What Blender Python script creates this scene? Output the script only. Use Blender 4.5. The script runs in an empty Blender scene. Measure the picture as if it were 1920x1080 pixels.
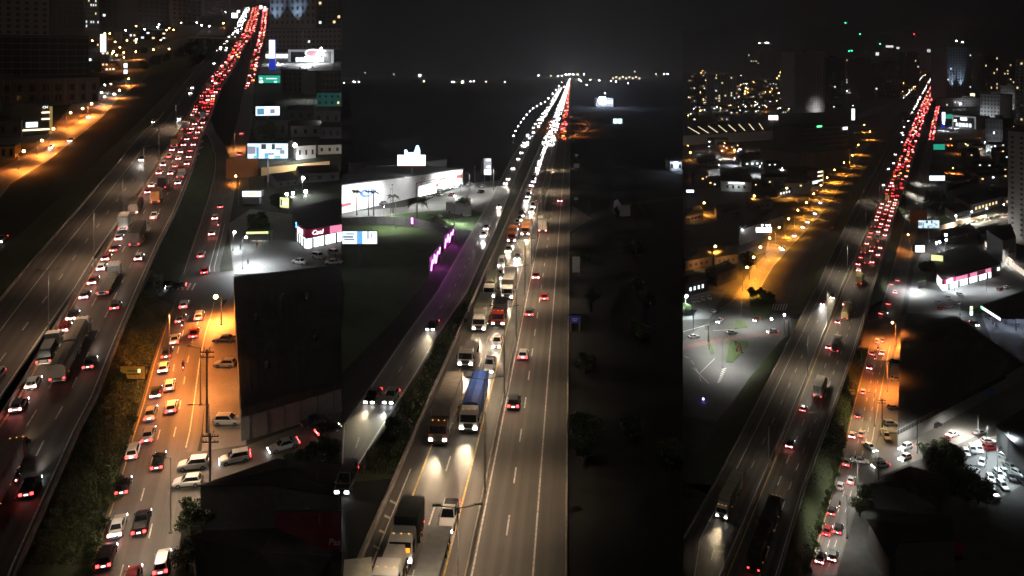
import bpy, bmesh, math, random
from mathutils import Vector, Matrix
random.seed(11)
sc = bpy.context.scene
COL = sc.collection

# ------------------------------------------------------------------ camera
# A level view camera with vertical lens shift (perspective control): verticals stay vertical.
F, YC, CX = 1500.0, 110.0, 960.0          # focal length and eye level in pixels of a 1920 wide frame
CAMZ = 110.0
cam_d = bpy.data.cameras.new('camera'); cam = bpy.data.objects.new('camera', cam_d); COL.objects.link(cam)
cam.location = (0, 0, CAMZ); cam.rotation_euler = (math.radians(90), 0, 0)
cam_d.sensor_width = 36; cam_d.lens = F * 36 / 1920
cam_d.shift_y = -(540 - YC) / 1920
cam_d.clip_start = 0.5; cam_d.clip_end = 40000
sc.camera = cam
# ------------------------------------------------------------------ night sky
world = bpy.data.worlds.new('World'); sc.world = world; world.use_nodes = True
wn = world.node_tree; wn.nodes.clear()
wo = wn.nodes.new('ShaderNodeOutputWorld'); wb = wn.nodes.new('ShaderNodeBackground')
sky = wn.nodes.new('ShaderNodeTexSky'); sky.sky_type = 'NISHITA'; sky.sun_disc = False
sky.sun_elevation = math.radians(-1.0); sky.sun_rotation = math.radians(3); sky.dust_density = 1.0
tc = wn.nodes.new('ShaderNodeTexCoord'); sx = wn.nodes.new('ShaderNodeSeparateXYZ'); cxy = wn.nodes.new('ShaderNodeCombineXYZ')
mx = wn.nodes.new('ShaderNodeMath'); mx.operation = 'MAXIMUM'; mx.inputs[1].default_value = 0.10
wn.links.new(tc.outputs['Generated'], sx.inputs[0]); wn.links.new(sx.outputs[0], cxy.inputs[0]); wn.links.new(sx.outputs[1], cxy.inputs[1])
wn.links.new(sx.outputs[2], mx.inputs[0]); wn.links.new(mx.outputs[0], cxy.inputs[2]); wn.links.new(cxy.outputs[0], sky.inputs['Vector'])
hs = wn.nodes.new('ShaderNodeHueSaturation'); hs.inputs['Saturation'].default_value = 0.0
wn.links.new(sky.outputs[0], hs.inputs['Color']); wn.links.new(hs.outputs[0], wb.inputs[0]); wn.links.new(wb.outputs[0], wo.inputs[0])
wb.inputs[1].default_value = 0.0038
# ------------------------------------------------------------------ a trace of moonlight
sd = bpy.data.lights.new('moon', 'SUN'); sd.energy = 0.13; sd.angle = math.radians(6); sd.color = (1.0, 0.9, 0.78)
so = bpy.data.objects.new('moon', sd); COL.objects.link(so); so.location = (0, 0, 300)
so.rotation_euler = (math.radians(38), math.radians(-12), 0)
vs = sc.view_settings; vs.view_transform = 'Standard'; vs.look = 'None'; vs.exposure = 0.0; vs.gamma = 1.0; vs.use_curve_mapping = False
cy = sc.cycles
cy.use_denoising = True; cy.denoiser = 'OPENIMAGEDENOISE'; cy.denoising_input_passes = 'RGB_ALBEDO_NORMAL'
cy.use_light_tree = True; cy.max_bounces = 1; cy.diffuse_bounces = 1; cy.glossy_bounces = 1; cy.transmission_bounces = 1
cy.sample_clamp_indirect = 2.0; cy.sample_clamp_direct = 0; cy.caustics_reflective = False; cy.caustics_refractive = False
cy.use_adaptive_sampling = True; cy.adaptive_threshold = .015; cy.adaptive_min_samples = 20

# ------------------------------------------------------------------ three districts seen side by side
# each has its own ground plane: H = metres the plane passes below the camera, yh = its vanishing row
PAN = {'L': (72.0, -20.0, -420, 640), 'M': (50.0, 138.0, 640, 1280), 'R': (110.0, 110.0, 1280, 2340)}
def slope(p): return (YC - PAN[p][1]) / F
def P(p, x, y, h=0.0):
    H, yh = PAN[p][0], PAN[p][1]
    t = F * (H - h) / (y - yh)
    return Vector(((x - CX) / F * t, t, CAMZ - H + h + slope(p) * t))
def gz(p, Y): return CAMZ - PAN[p][0] + slope(p) * Y
def px_of(v): return CX + F * v.x / v.y
def py_of(v): return YC + F * (CAMZ - v.z) / v.y
def scl(p, y): return (y - PAN[p][1]) / PAN[p][0]      # pixels per metre on the ground at that row
def nrm(p): return Vector((0, -slope(p), 1)).normalized()
def clampx(p, v, m=0.0):
    lo, hi = PAN[p][2] + m, PAN[p][3] - m
    q = px_of(v)
    if q < lo: v = Vector(((lo - CX) / F * v.y, v.y, v.z))
    if q > hi: v = Vector(((hi - CX) / F * v.y, v.y, v.z))
    return v
PNAME = {'L': 'left', 'M': 'middle', 'R': 'right'}

# ------------------------------------------------------------------ materials
MAT = {}
def mat(name, col, rough=.8, metal=0.0, var=.2, scale=3.0, emit=0.0, ecol=None, objcol=False, bump=0.0, world=False, coat=0.0, scale2=None):
    if name in MAT: return MAT[name]
    m = bpy.data.materials.new(name); m.use_nodes = True; nt = m.node_tree; b = nt.nodes['Principled BSDF']
    b.inputs['Roughness'].default_value = rough; b.inputs['Metallic'].default_value = metal
    if coat: b.inputs['Coat Weight'].default_value = coat
    if world: src = nt.nodes.new('ShaderNodeNewGeometry').outputs['Position']
    else: src = nt.nodes.new('ShaderNodeTexCoord').outputs['Object']
    nz = nt.nodes.new('ShaderNodeTexNoise'); nz.inputs['Scale'].default_value = scale; nz.inputs['Detail'].default_value = 4
    nt.links.new(src, nz.inputs['Vector'])
    fac = nz.outputs['Fac']
    if scale2:
        n2 = nt.nodes.new('ShaderNodeTexNoise'); n2.inputs['Scale'].default_value = scale2; n2.inputs['Detail'].default_value = 2
        nt.links.new(src, n2.inputs['Vector'])
        ad = nt.nodes.new('ShaderNodeMath'); ad.operation = 'ADD'; hv = nt.nodes.new('ShaderNodeMath'); hv.operation = 'MULTIPLY'; hv.inputs[1].default_value = .5
        nt.links.new(fac, ad.inputs[0]); nt.links.new(n2.outputs['Fac'], ad.inputs[1]); nt.links.new(ad.outputs[0], hv.inputs[0]); fac = hv.outputs[0]
    rp = nt.nodes.new('ShaderNodeMapRange'); rp.inputs[1].default_value = .3; rp.inputs[2].default_value = .7
    rp.inputs[3].default_value = 1 - var; rp.inputs[4].default_value = 1 + var
    nt.links.new(fac, rp.inputs[0])
    mul = nt.nodes.new('ShaderNodeVectorMath'); mul.operation = 'SCALE'
    if objcol:
        oi = nt.nodes.new('ShaderNodeObjectInfo'); nt.links.new(oi.outputs['Color'], mul.inputs[0])
    else: mul.inputs[0].default_value = col[:3]
    nt.links.new(rp.outputs[0], mul.inputs['Scale']); nt.links.new(mul.outputs[0], b.inputs['Base Color'])
    if bump:
        bp = nt.nodes.new('ShaderNodeBump'); bp.inputs['Strength'].default_value = bump; nt.links.new(fac, bp.inputs['Height']); nt.links.new(bp.outputs[0], b.inputs['Normal'])
    if emit:
        b.inputs['Emission Color'].default_value = (*(ecol or col)[:3], 1); b.inputs['Emission Strength'].default_value = emit
    MAT[name] = m
    return m
def glow(name, col, s):
    """something that gives off light"""
    if name in MAT: return MAT[name]
    m = bpy.data.materials.new(name); m.use_nodes = True; nt = m.node_tree; b = nt.nodes['Principled BSDF']
    b.inputs['Base Color'].default_value = (*[c * .6 for c in col], 1); b.inputs['Roughness'].default_value = .4
    b.inputs['Emission Color'].default_value = (*col, 1); b.inputs['Emission Strength'].default_value = s
    MAT[name] = m
    return m
def asphalt(name, col, lanes, wear=.25):
    """asphalt with patches and worn wheel tracks that follow the lanes (uv.x runs across 0..1, uv.y in metres)"""
    m = bpy.data.materials.new(name); m.use_nodes = True; nt = m.node_tree; b = nt.nodes['Principled BSDF']; L = nt.links.new
    b.inputs['Roughness'].default_value = .62
    uv = nt.nodes.new('ShaderNodeUVMap'); s = nt.nodes.new('ShaderNodeSeparateXYZ'); L(uv.outputs[0], s.inputs[0])
    a = nt.nodes.new('ShaderNodeMath'); a.operation = 'MULTIPLY'; a.inputs[1].default_value = lanes * 2 * math.pi * 2; L(s.outputs[0], a.inputs[0])
    c = nt.nodes.new('ShaderNodeMath'); c.operation = 'COSINE'; L(a.outputs[0], c.inputs[0])
    g = nt.nodes.new('ShaderNodeNewGeometry')
    n1 = nt.nodes.new('ShaderNodeTexNoise'); n1.inputs['Scale'].default_value = .06; n1.inputs['Detail'].default_value = 5; L(g.outputs['Position'], n1.inputs['Vector'])
    n2 = nt.nodes.new('ShaderNodeTexNoise'); n2.inputs['Scale'].default_value = 1.3; n2.inputs['Detail'].default_value = 4; L(g.outputs['Position'], n2.inputs['Vector'])
    mp = nt.nodes.new('ShaderNodeMapping'); mp.inputs['Scale'].default_value = (14, .03, 1); L(uv.outputs[0], mp.inputs[0])
    n3 = nt.nodes.new('ShaderNodeTexNoise'); n3.inputs['Scale'].default_value = 1.0; n3.inputs['Detail'].default_value = 3; L(mp.outputs[0], n3.inputs['Vector'])
    def mad(x, k, o):
        q = nt.nodes.new('ShaderNodeMath'); q.operation = 'MULTIPLY_ADD'; L(x, q.inputs[0]); q.inputs[1].default_value = k
        if isinstance(o, (int, float)): q.inputs[2].default_value = o
        else: L(o, q.inputs[2])
        return q.outputs[0]
    v = mad(c.outputs[0], -wear * .3, 1.0); v = mad(n1.outputs['Fac'], 1.5, mad(v, 1, -.75)); v = mad(n2.outputs['Fac'], .5, mad(v, 1, -.25)); v = mad(n3.outputs['Fac'], wear * 2.4, mad(v, 1, -wear * 1.2))
    mul = nt.nodes.new('ShaderNodeVectorMath'); mul.operation = 'SCALE'; mul.inputs[0].default_value = col
    L(v, mul.inputs['Scale']); L(mul.outputs[0], b.inputs['Base Color'])
    rr = mad(n2.outputs['Fac'], .3, .42); L(rr, b.inputs['Roughness'])
    MAT[name] = m
    return m

m_road = asphalt('asphalt_highway', (.105, .096, .084), 3, .45)
m_road2 = asphalt('asphalt_street', (.11, .104, .096), 2, .42)
m_soil = mat('dark_grass_ground', (.022, .024, .012), .95, var=.5, scale=.08, scale2=1.2, world=True)
m_grass = mat('verge_grass', (.038, .05, .016), .95, var=.6, scale=.25, scale2=3, world=True, bump=.4)
m_lawn = mat('mown_lawn', (.05, .085, .022), .95, var=.4, scale=.3, scale2=4, world=True, bump=.3)
m_lot = mat('worn_concrete_paving', (.16, .16, .155), .8, var=.25, scale=.15, scale2=2.2, world=True)
m_walk = mat('pavement_slabs', (.2, .185, .17), .85, var=.22, scale=.3, scale2=3, world=True)
m_city = mat('city_ground', (.045, .045, .043), .9, var=.5, scale=.03, scale2=.4, world=True)
m_line = mat('white_road_paint', (.62, .6, .55), .7, var=.35, scale=2.0, world=True)
m_yline = mat('yellow_road_paint', (.6, .42, .14), .7, var=.35, scale=2.0, world=True)
m_redpaint = mat('red_cycle_lane_paint', (.19, .095, .08), .8, var=.4, scale=1.2, world=True)
m_conc = mat('barrier_concrete', (.3, .27, .23), .85, var=.25, scale=.8, world=True)
m_concd = mat('dark_concrete', (.12, .115, .11), .85, var=.3, scale=.6)
m_paint = mat('vehicle_paint', (1, 1, 1), .32, .15, var=.03, scale=1.5, objcol=True, coat=.5)
m_matte = mat('painted_sheet', (1, 1, 1), .65, 0, var=.16, scale=.9, objcol=True)
m_glass = mat('dark_vehicle_glass', (.012, .014, .017), .08, 0, var=.1)
m_rubber = mat('tyre_rubber', (.018, .018, .018), .85, var=.2)
m_rim = mat('wheel_rim_alloy', (.35, .35, .36), .4, .7, var=.1)
m_trim = mat('black_plastic_trim', (.025, .025, .027), .6, var=.2)
m_steel = mat('galvanised_steel', (.2, .2, .2), .55, .5, var=.2)
m_wood = mat('weathered_pole_wood', (.07, .055, .045), .85, var=.4, scale=4)
m_head = glow('headlight_glow', (1.0, .93, .82), 26)
m_headb = glow('headlight_glow_cold', (.9, .95, 1.0), 26)
m_headoff = mat('unlit_headlight', (.5, .5, .5), .2, var=.05)
m_tail = glow('taillight_glow', (1.0, .04, .04), 9)
m_brake = glow('brake_light_glow', (1.0, .2, .19), 28)
m_tailoff = mat('unlit_taillight', (.25, .02, .02), .3, var=.05)
m_plate = glow('lit_number_plate', (1.0, .93, .9), 2.2)
m_amber = glow('amber_marker_light', (1.0, .42, .06), 2.2)
m_sodium = glow('sodium_lamp_glow', (1.0, .5, .12), 60)
m_white = glow('white_lamp_glow', (.95, .98, 1.0), 60)
m_lampoff = mat('lamp_housing', (.16, .16, .16), .5, .3, var=.1)
m_bark = mat('tree_bark', (.05, .04, .03), .9, var=.4, scale=6)
m_leaf = mat('tree_foliage', (.04, .062, .016), .7, var=.55, scale=.9)
m_leaf2 = mat('bush_foliage', (.05, .075, .018), .7, var=.5, scale=1.1)
m_palm = mat('palm_foliage', (.04, .055, .018), .6, var=.45, scale=1.3)
m_roofd = mat('dark_sheet_roof', (.03, .029, .029), .75, var=.35, scale=.15, scale2=2)
m_tile = mat('dark_roof_tiles', (.014, .012, .011), .85, var=.45, scale=.4, scale2=5)
m_wallg = mat('grey_render_wall', (.22, .22, .22), .85, var=.2, scale=.25, scale2=2)
m_wallw = mat('white_render_wall', (.55, .55, .53), .8, var=.15, scale=.3, scale2=2)
m_walld = mat('dark_render_wall', (.075, .072, .07), .85, var=.3, scale=.2, scale2=1.5)
m_wallb = mat('brown_render_wall', (.15, .11, .085), .85, var=.3, scale=.25, scale2=2)
m_tower = mat('tower_render', (.27, .26, .25), .85, var=.15, scale=.08, scale2=.7)
m_win = mat('dark_window_glass', (.02, .022, .026), .12, var=.2)
m_winw = glow('warm_lit_window', (1.0, .74, .38), 1.6)
m_winc = glow('cool_lit_window', (.85, .95, 1.0), 1.8)
for q_ in (m_amber, m_plate, m_winw, m_winc): q_.cycles.emission_sampling = 'NONE'      # too faint to light anything
m_screen = glow('lit_sign_face', (1.0, 1.0, 1.0), 2.2)
m_strip = glow('warm_light_strip', (1.0, .8, .5), 3.0)

# ------------------------------------------------------------------ mesh helpers
class MB:
    def __init__(s): s.v = []; s.f = []; s.mi = []; s.mats = []
    def m(s, material):
        if material not in s.mats: s.mats.append(material)
        return s.mats.index(material)
    def quadv(s, pts, material):
        i = len(s.v); s.v += [Vector(p) for p in pts]; s.f.append(tuple(range(i, i + len(pts)))); s.mi.append(s.m(material))
    def box(s, c, d, material, taper=1.0, tapery=None):
        x, y, z = c; a, b, h = d[0] / 2, d[1] / 2, d[2] / 2; tx = taper; ty = taper if tapery is None else tapery
        i = len(s.v)
        s.v += [Vector(q) for q in ((x-a, y-b, z-h), (x+a, y-b, z-h), (x+a, y+b, z-h), (x-a, y+b, z-h), (x-a*tx, y-b*ty, z+h), (x+a*tx, y-b*ty, z+h), (x+a*tx, y+b*ty, z+h), (x-a*tx, y+b*ty, z+h))]
        k = s.m(material)
        for f in ((0, 3, 2, 1), (4, 5, 6, 7), (0, 1, 5, 4), (1, 2, 6, 5), (2, 3, 7, 6), (3, 0, 4, 7)):
            s.f.append(tuple(i + q for q in f)); s.mi.append(k)
    def slab(s, pts, n, th, material):
        """a pane: quad pts pushed out along n by th"""
        n = Vector(n); i = len(s.v); k = s.m(material); N = len(pts)
        s.v += [Vector(p) for p in pts] + [Vector(p) + n * th for p in pts]
        s.f.append(tuple(i + N + q for q in range(N))); s.mi.append(k)
        s.f.append(tuple(i + N - 1 - q for q in range(N))); s.mi.append(k)
        for q in range(N):
            r = (q + 1) % N; s.f.append((i + q, i + r, i + N + r, i + N + q)); s.mi.append(k)
    def rings(s, rings, material, cap=True):
        i = len(s.v); n = len(rings[0]); k = s.m(material)
        for r in rings: s.v += [Vector(p) for p in r]
        for a in range(len(rings) - 1):
            for q in range(n):
                r = (q + 1) % n; s.f.append((i + a*n + q, i + a*n + r, i + (a+1)*n + r, i + (a+1)*n + q)); s.mi.append(k)
        if cap:
            s.f.append(tuple(i + q for q in reversed(range(n)))); s.mi.append(k)
            e = i + (len(rings) - 1) * n; s.f.append(tuple(e + q for q in range(n))); s.mi.append(k)
    def tube(s, a, b, r0, r1, material, n=6):
        a, b = Vector(a), Vector(b); d = (b - a).normalized(); u = d.orthogonal().normalized(); w = d.cross(u)
        s.rings([[c + (u * math.cos(2*math.pi*q/n) + w * math.sin(2*math.pi*q/n)) * r for q in range(n)] for c, r in ((a, r0), (b, r1))], material)
    def ball(s, c, r, material, n=6, k=4):
        c = Vector(c); rg = []
        for j in range(1, k):
            th = math.pi * j / k
            rg.append([c + Vector((math.sin(th)*math.cos(2*math.pi*q/n), math.sin(th)*math.sin(2*math.pi*q/n), -math.cos(th))) * r for q in range(n)])
        s.rings(rg, material)
    def mesh(s, name):
        me = bpy.data.meshes.new(name); me.from_pydata(s.v, [], s.f)
        for q in s.mats: me.materials.append(q)
        me.polygons.foreach_set('material_index', s.mi); me.update()
        return me
    def build(s, name, parent=None, loc=None): return obj(name, s.mesh(name), parent, loc)
def obj(name, me, parent=None, loc=None, color=None, scale=None, rotz=None):
    o = bpy.data.objects.new(name, me); COL.objects.link(o)
    if parent is not None: o.parent = parent
    if loc is not None: o.location = loc
    if color is not None: o.color = (*color[:3], 1)
    if scale is not None: o.scale = scale
    if rotz is not None: o.rotation_euler = (0, 0, rotz)
    return o
def empty(name, M):
    o = bpy.data.objects.new(name, None); COL.objects.link(o); o.empty_display_size = .2
    o.matrix_world = M if isinstance(M, Matrix) else Matrix.Translation(M)
    return o
def tag(o, label=None, cat=None, group=None, kind=None):
    if label: o['label'] = label
    if cat: o['category'] = cat
    if group: o['group'] = group
    if kind: o['kind'] = kind
    return o
def frame(fwd, up, loc):
    f = fwd.normalized(); r = f.cross(up).normalized(); u = r.cross(f)
    m = Matrix((r, f, u)).transposed().to_4x4(); m.translation = loc
    return m
def lamp(kind, loc, power, col, parent=None, radius=.25, size=None, blend=.6, direction=None, name='lamp_light'):
    d = bpy.data.lights.new(name, kind); d.energy = power; d.color = col; d.shadow_soft_size = radius
    if kind == 'SPOT': d.spot_size = math.radians(size or 140); d.spot_blend = blend
    o = bpy.data.objects.new(name, d); COL.objects.link(o)
    if direction is not None: o.rotation_mode = 'QUATERNION'; o.rotation_quaternion = Vector(direction).to_track_quat('-Z', 'Y')
    o.location = loc
    if parent is not None: o.parent = parent
    return o
def cyl_mesh(name, r, w, material, rim=None, n=12):
    b = MB(); rg = [[(x, r*math.cos(2*math.pi*q/n), r*math.sin(2*math.pi*q/n)) for q in range(n)] for x in (-w/2, w/2)]
    b.rings(rg, material)
    if rim:
        for x, s in ((-w/2 - .01, -1), (w/2 + .01, 1)):
            b.slab([(x, r*.6*math.cos(-s*2*math.pi*q/8), r*.6*math.sin(-s*2*math.pi*q/8)) for q in range(8)], (s, 0, 0), .01, rim)
    return b.mesh(name)
UNIT = {}
def unit_box(material):
    if material.name not in UNIT:
        b = MB(); b.box((0, 0, 0), (1, 1, 1), material); UNIT[material.name] = b.mesh('panel_' + material.name)
    return UNIT[material.name]

# ------------------------------------------------------------------ terrain, one sheet per district
def ground_sheet(p, name, material, near=26.0, far=11000.0):
    lo, hi = PAN[p][2], PAN[p][3]; n = 46; cols = 14; b = MB(); k = b.m(material)
    for i in range(n + 1):
        Y = near * (far / near) ** (i / n)
        for j in range(cols + 1):
            q = lo + (hi - lo) * j / cols
            b.v.append(Vector(((q - CX) / F * Y, Y, gz(p, Y))))
    for i in range(n):
        for j in range(cols):
            a = i * (cols + 1) + j; b.f.append((a, a + 1, a + cols + 2, a + cols + 1)); b.mi.append(k)
    return tag(b.build(name), kind='structure')
ground_sheet('L', 'ground', m_soil); ground_sheet('M', 'ground', mat('scrub_ground', (.009, .0095, .006), .95, var=.6, scale=.06, scale2=.9, world=True)); ground_sheet('R', 'ground', m_city)
def terrace(p, q, X):
    b = MB(); k = 24; near, far = 26.0, 11000.0; A = []
    for i in range(k + 1):
        Y = near * (far / near) ** (i / k); x = (X - CX) / F * Y
        z = sorted((gz(p, Y), gz(q, Y))); A.append((x, Y, z[0] - .2, z[1] - .02))
    for i in range(k):
        a, c = A[i], A[i+1]
        b.slab([(a[0], a[1], a[2]), (c[0], c[1], c[2]), (c[0], c[1], c[3]), (a[0], a[1], a[3])], (0.01, 0, 0), .5, m_concd)
    tag(b.build('terrace_wall'), kind='structure')
terrace('L', 'M', 640); terrace('M', 'R', 1280)

def patch(p, name, pts, material, dz=.03, h=0.0, kerb=0.0, kind='structure', parent=None):
    """a paved or planted surface given by its outline; kerb lifts it with a real step"""
    w = [P(p, x, y, h) + Vector((0, 0, dz + kerb)) for x, y in pts]
    bm = bmesh.new(); vs_ = [bm.verts.new(v) for v in w]; f = bm.faces.new(vs_)
    if f.normal.z < 0: bmesh.ops.reverse_faces(bm, faces=[f])
    f.normal_update()
    if f.normal.z < 0: f.normal_flip()
    if kerb:
        r = bmesh.ops.extrude_face_region(bm, geom=[f]); 
        bmesh.ops.translate(bm, verts=[e for e in r['geom'] if isinstance(e, bmesh.types.BMVert)], vec=(0, 0, 0))
        for v in vs_: v.co.z -= kerb + .02
    bmesh.ops.triangulate(bm, faces=bm.faces[:])
    me = bpy.data.meshes.new(name); bm.to_mesh(me); bm.free(); me.materials.append(material)
    o = obj(name, me, parent)
    if parent is None: tag(o, kind=kind)
    return o

class Road:
    def __init__(s, p, name, secs, material, h=0.0, dz=.06, lanes=(.5,), phrase='', lane_names=None, build=True):
        s.p, s.h, s.dz, s.lanes, s.phrase = p, h, dz, lanes, phrase
        s.lane_names = lane_names or (['only'] if len(lanes) == 1 else ['left', 'right'] if len(lanes) == 2 else ['left', 'centre', 'right'] if len(lanes) == 3 else ['far left', 'left', 'right', 'far right'])
        s.Lp, s.Rp = [], []
        for q in secs:
            y, a, c = q[:3]; hh = q[3] if len(q) > 3 else h; y2 = q[4] if len(q) > 4 else y
            s.Lp.append(P(p, a, y, hh)); s.Rp.append(P(p, c, y2, hh))
        s.cum = [0.0]
        for i in range(1, len(secs)): s.cum.append(s.cum[-1] + ((s.Lp[i] + s.Rp[i]) / 2 - (s.Lp[i-1] + s.Rp[i-1]) / 2).length)
        s.len = s.cum[-1]; s.veh = []
        if build:
            b = MB(); k = b.m(material); uvs = []
            for i, (l, r) in enumerate(zip(s.Lp, s.Rp)):
                b.v += [l + Vector((0, 0, dz)), r + Vector((0, 0, dz))]; uvs += [(0, s.cum[i]), (1, s.cum[i])]
            for i in range(len(secs) - 1): b.f.append((2*i, 2*i+1, 2*i+3, 2*i+2)); b.mi.append(k)
            me = b.mesh(name); u = me.uv_layers.new(name='UVMap')
            for lp in me.loops: u.data[lp.index].uv = uvs[lp.vertex_index]
            s.o = tag(obj(name, me), kind='structure')
    def at(s, u, d):
        d = max(0, min(s.len - 1e-4, d)); i = 0
        while i < len(s.cum) - 2 and s.cum[i+1] < d: i += 1
        f = (d - s.cum[i]) / (s.cum[i+1] - s.cum[i])
        a = s.Lp[i].lerp(s.Rp[i], u); c = s.Lp[i+1].lerp(s.Rp[i+1], u)
        return a.lerp(c, f), (c - a).normalized()
    def where(s, pos):
        best = (1e9, 0, 0)
        n = max(40, int(s.len / 6))
        for i in range(n + 1):
            d = s.len * i / n; c = s.at(.5, d)[0]; q = (c - pos).length
            if q < best[0]: best = (q, d)
        d = best[1]
        for st in (s.len / n / 2, s.len / n / 4, s.len / n / 8, s.len / n / 16):
            for e in (-st, st):
                dd = max(0, min(s.len, d + e)); q = (s.at(.5, dd)[0] - pos).length
                if q < best[0]: best = (q, dd)
            d = best[1]
        l, r = s.at(0, d)[0], s.at(1, d)[0]; w = r - l
        return d, (pos - l).dot(w) / w.dot(w)
    def d_at_y(s, y):
        lo, hi = 0, s.len
        for _ in range(40):
            m = (lo + hi) / 2
            if py_of(s.at(.5, m)[0]) > y: lo = m
            else: hi = m
        return lo
    def line(s, u, w=.2, material=None, d0=0, d1=None, name='edge_line', lift=.03):
        d1 = s.len if d1 is None else d1; st = [d0] + [c for c in s.cum if d0 < c < d1] + [d1]
        b = MB(); k = b.m(material or m_line)
        for d in st:
            c, t = s.at(u, d); x = s.at(1, d)[0] - s.at(0, d)[0]; x.normalize()
            b.v += [c - x * w / 2 + Vector((0, 0, s.dz + lift)), c + x * w / 2 + Vector((0, 0, s.dz + lift))]
        for i in range(len(st) - 1): b.f.append((2*i, 2*i+1, 2*i+3, 2*i+2)); b.mi.append(k)
        b.build(name, s.o)
    def dashes(s, u, dash=4, gap=8, w=.2, d0=0, d1=300, material=None, lift=.03):
        d = d0
        while d < d1:
            b = MB(); a, t = s.at(u, d); c, _ = s.at(u, d + dash); x = (s.at(1, d)[0] - s.at(0, d)[0]).normalized() * w / 2; z = Vector((0, 0, s.dz + lift))
            b.quadv([a - x + z, a + x + z, c + x + z, c - x + z], material or m_line); b.build('lane_dash', s.o)
            d += dash + gap
    def barrier(s, u, prof=((-.3, 0), (-.12, .45), (-.09, .85), (.09, .85), (.12, .45), (.3, 0)), d0=0, d1=None, name='barrier', material=None, off=0.0):
        d1 = s.len if d1 is None else d1; st = [d0] + [c for c in s.cum if d0 < c < d1] + [d1]; rg = []
        for d in st:
            c, t = s.at(u, d); x = (s.at(1, d)[0] - s.at(0, d)[0]).normalized()
            rg.append([c + x * (q[0] + off) + Vector((0, 0, q[1] + s.dz - .1)) for q in prof])
        b = MB(); b.rings(rg, material or m_conc)
        return b.build(name)
def strip(p, name, top, bot, material, kind='structure', sub=1):
    """sloping verge between two edges, each a list of (x, y, h)"""
    b = MB(); k = b.m(material)
    for a, c in zip(top, bot): b.v += [P(p, *a) + Vector((0, 0, .03)), P(p, *c) + Vector((0, 0, .03))]
    for i in range(len(top) - 1): b.f.append((2*i, 2*i+1, 2*i+3, 2*i+2)); b.mi.append(k)
    return tag(b.build(name), kind=kind)
# ------------------------------------------------------------------ vehicles (x right, y forward, z up, origin on the road)
COLS = {'white': (.72, .72, .71), 'silver': (.42, .43, .44), 'grey': (.16, .165, .17), 'black': (.014, .014, .016), 'red': (.36, .02, .02),
        'dark blue': (.02, .035, .09), 'beige': (.5, .42, .3), 'yellow': (.6, .42, .05), 'brown': (.12, .06, .04), 'orange': (.55, .16, .03), 'green': (.06, .12, .05), 'blue': (.03, .08, .35)}
wheel_me = cyl_mesh('wheel', .32, .22, m_rubber, m_rim)
twheel_me = cyl_mesh('truck_wheel', .5, .34, m_rubber, m_rim)
def hull(b, st, z0, material):
    rg = []
    for y, zt, w in st:
        rg.append([(-w*.9, y, z0), (w*.9, y, z0), (w, y, z0 + .18), (w, y, zt - .14), (w*.86, y, zt), (-w*.86, y, zt), (-w, y, zt - .14), (-w, y, z0 + .18)])
    b.rings(rg, material)
def pane(b, c4, n, inset, material=None, th=.02):
    c4 = [Vector(q) for q in c4]; m = sum(c4, Vector()) / 4
    b.slab([m + (q - m) * inset + Vector(n) * .003 for q in c4], n, th, material or m_glass)
CAR = {}
m_fardim = glow('dim_taillight', (1, .05, .04), 2.5); m_faramb = glow('turn_light_glow', (1, .4, .08), 9)
CARDIM = {'hatchback': (4.0, 1.48), 'sedan': (4.5, 1.44), 'sport_utility': (4.4, 1.68), 'pickup': (5.2, 1.75), 'van': (5.0, 2.1)}
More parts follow.
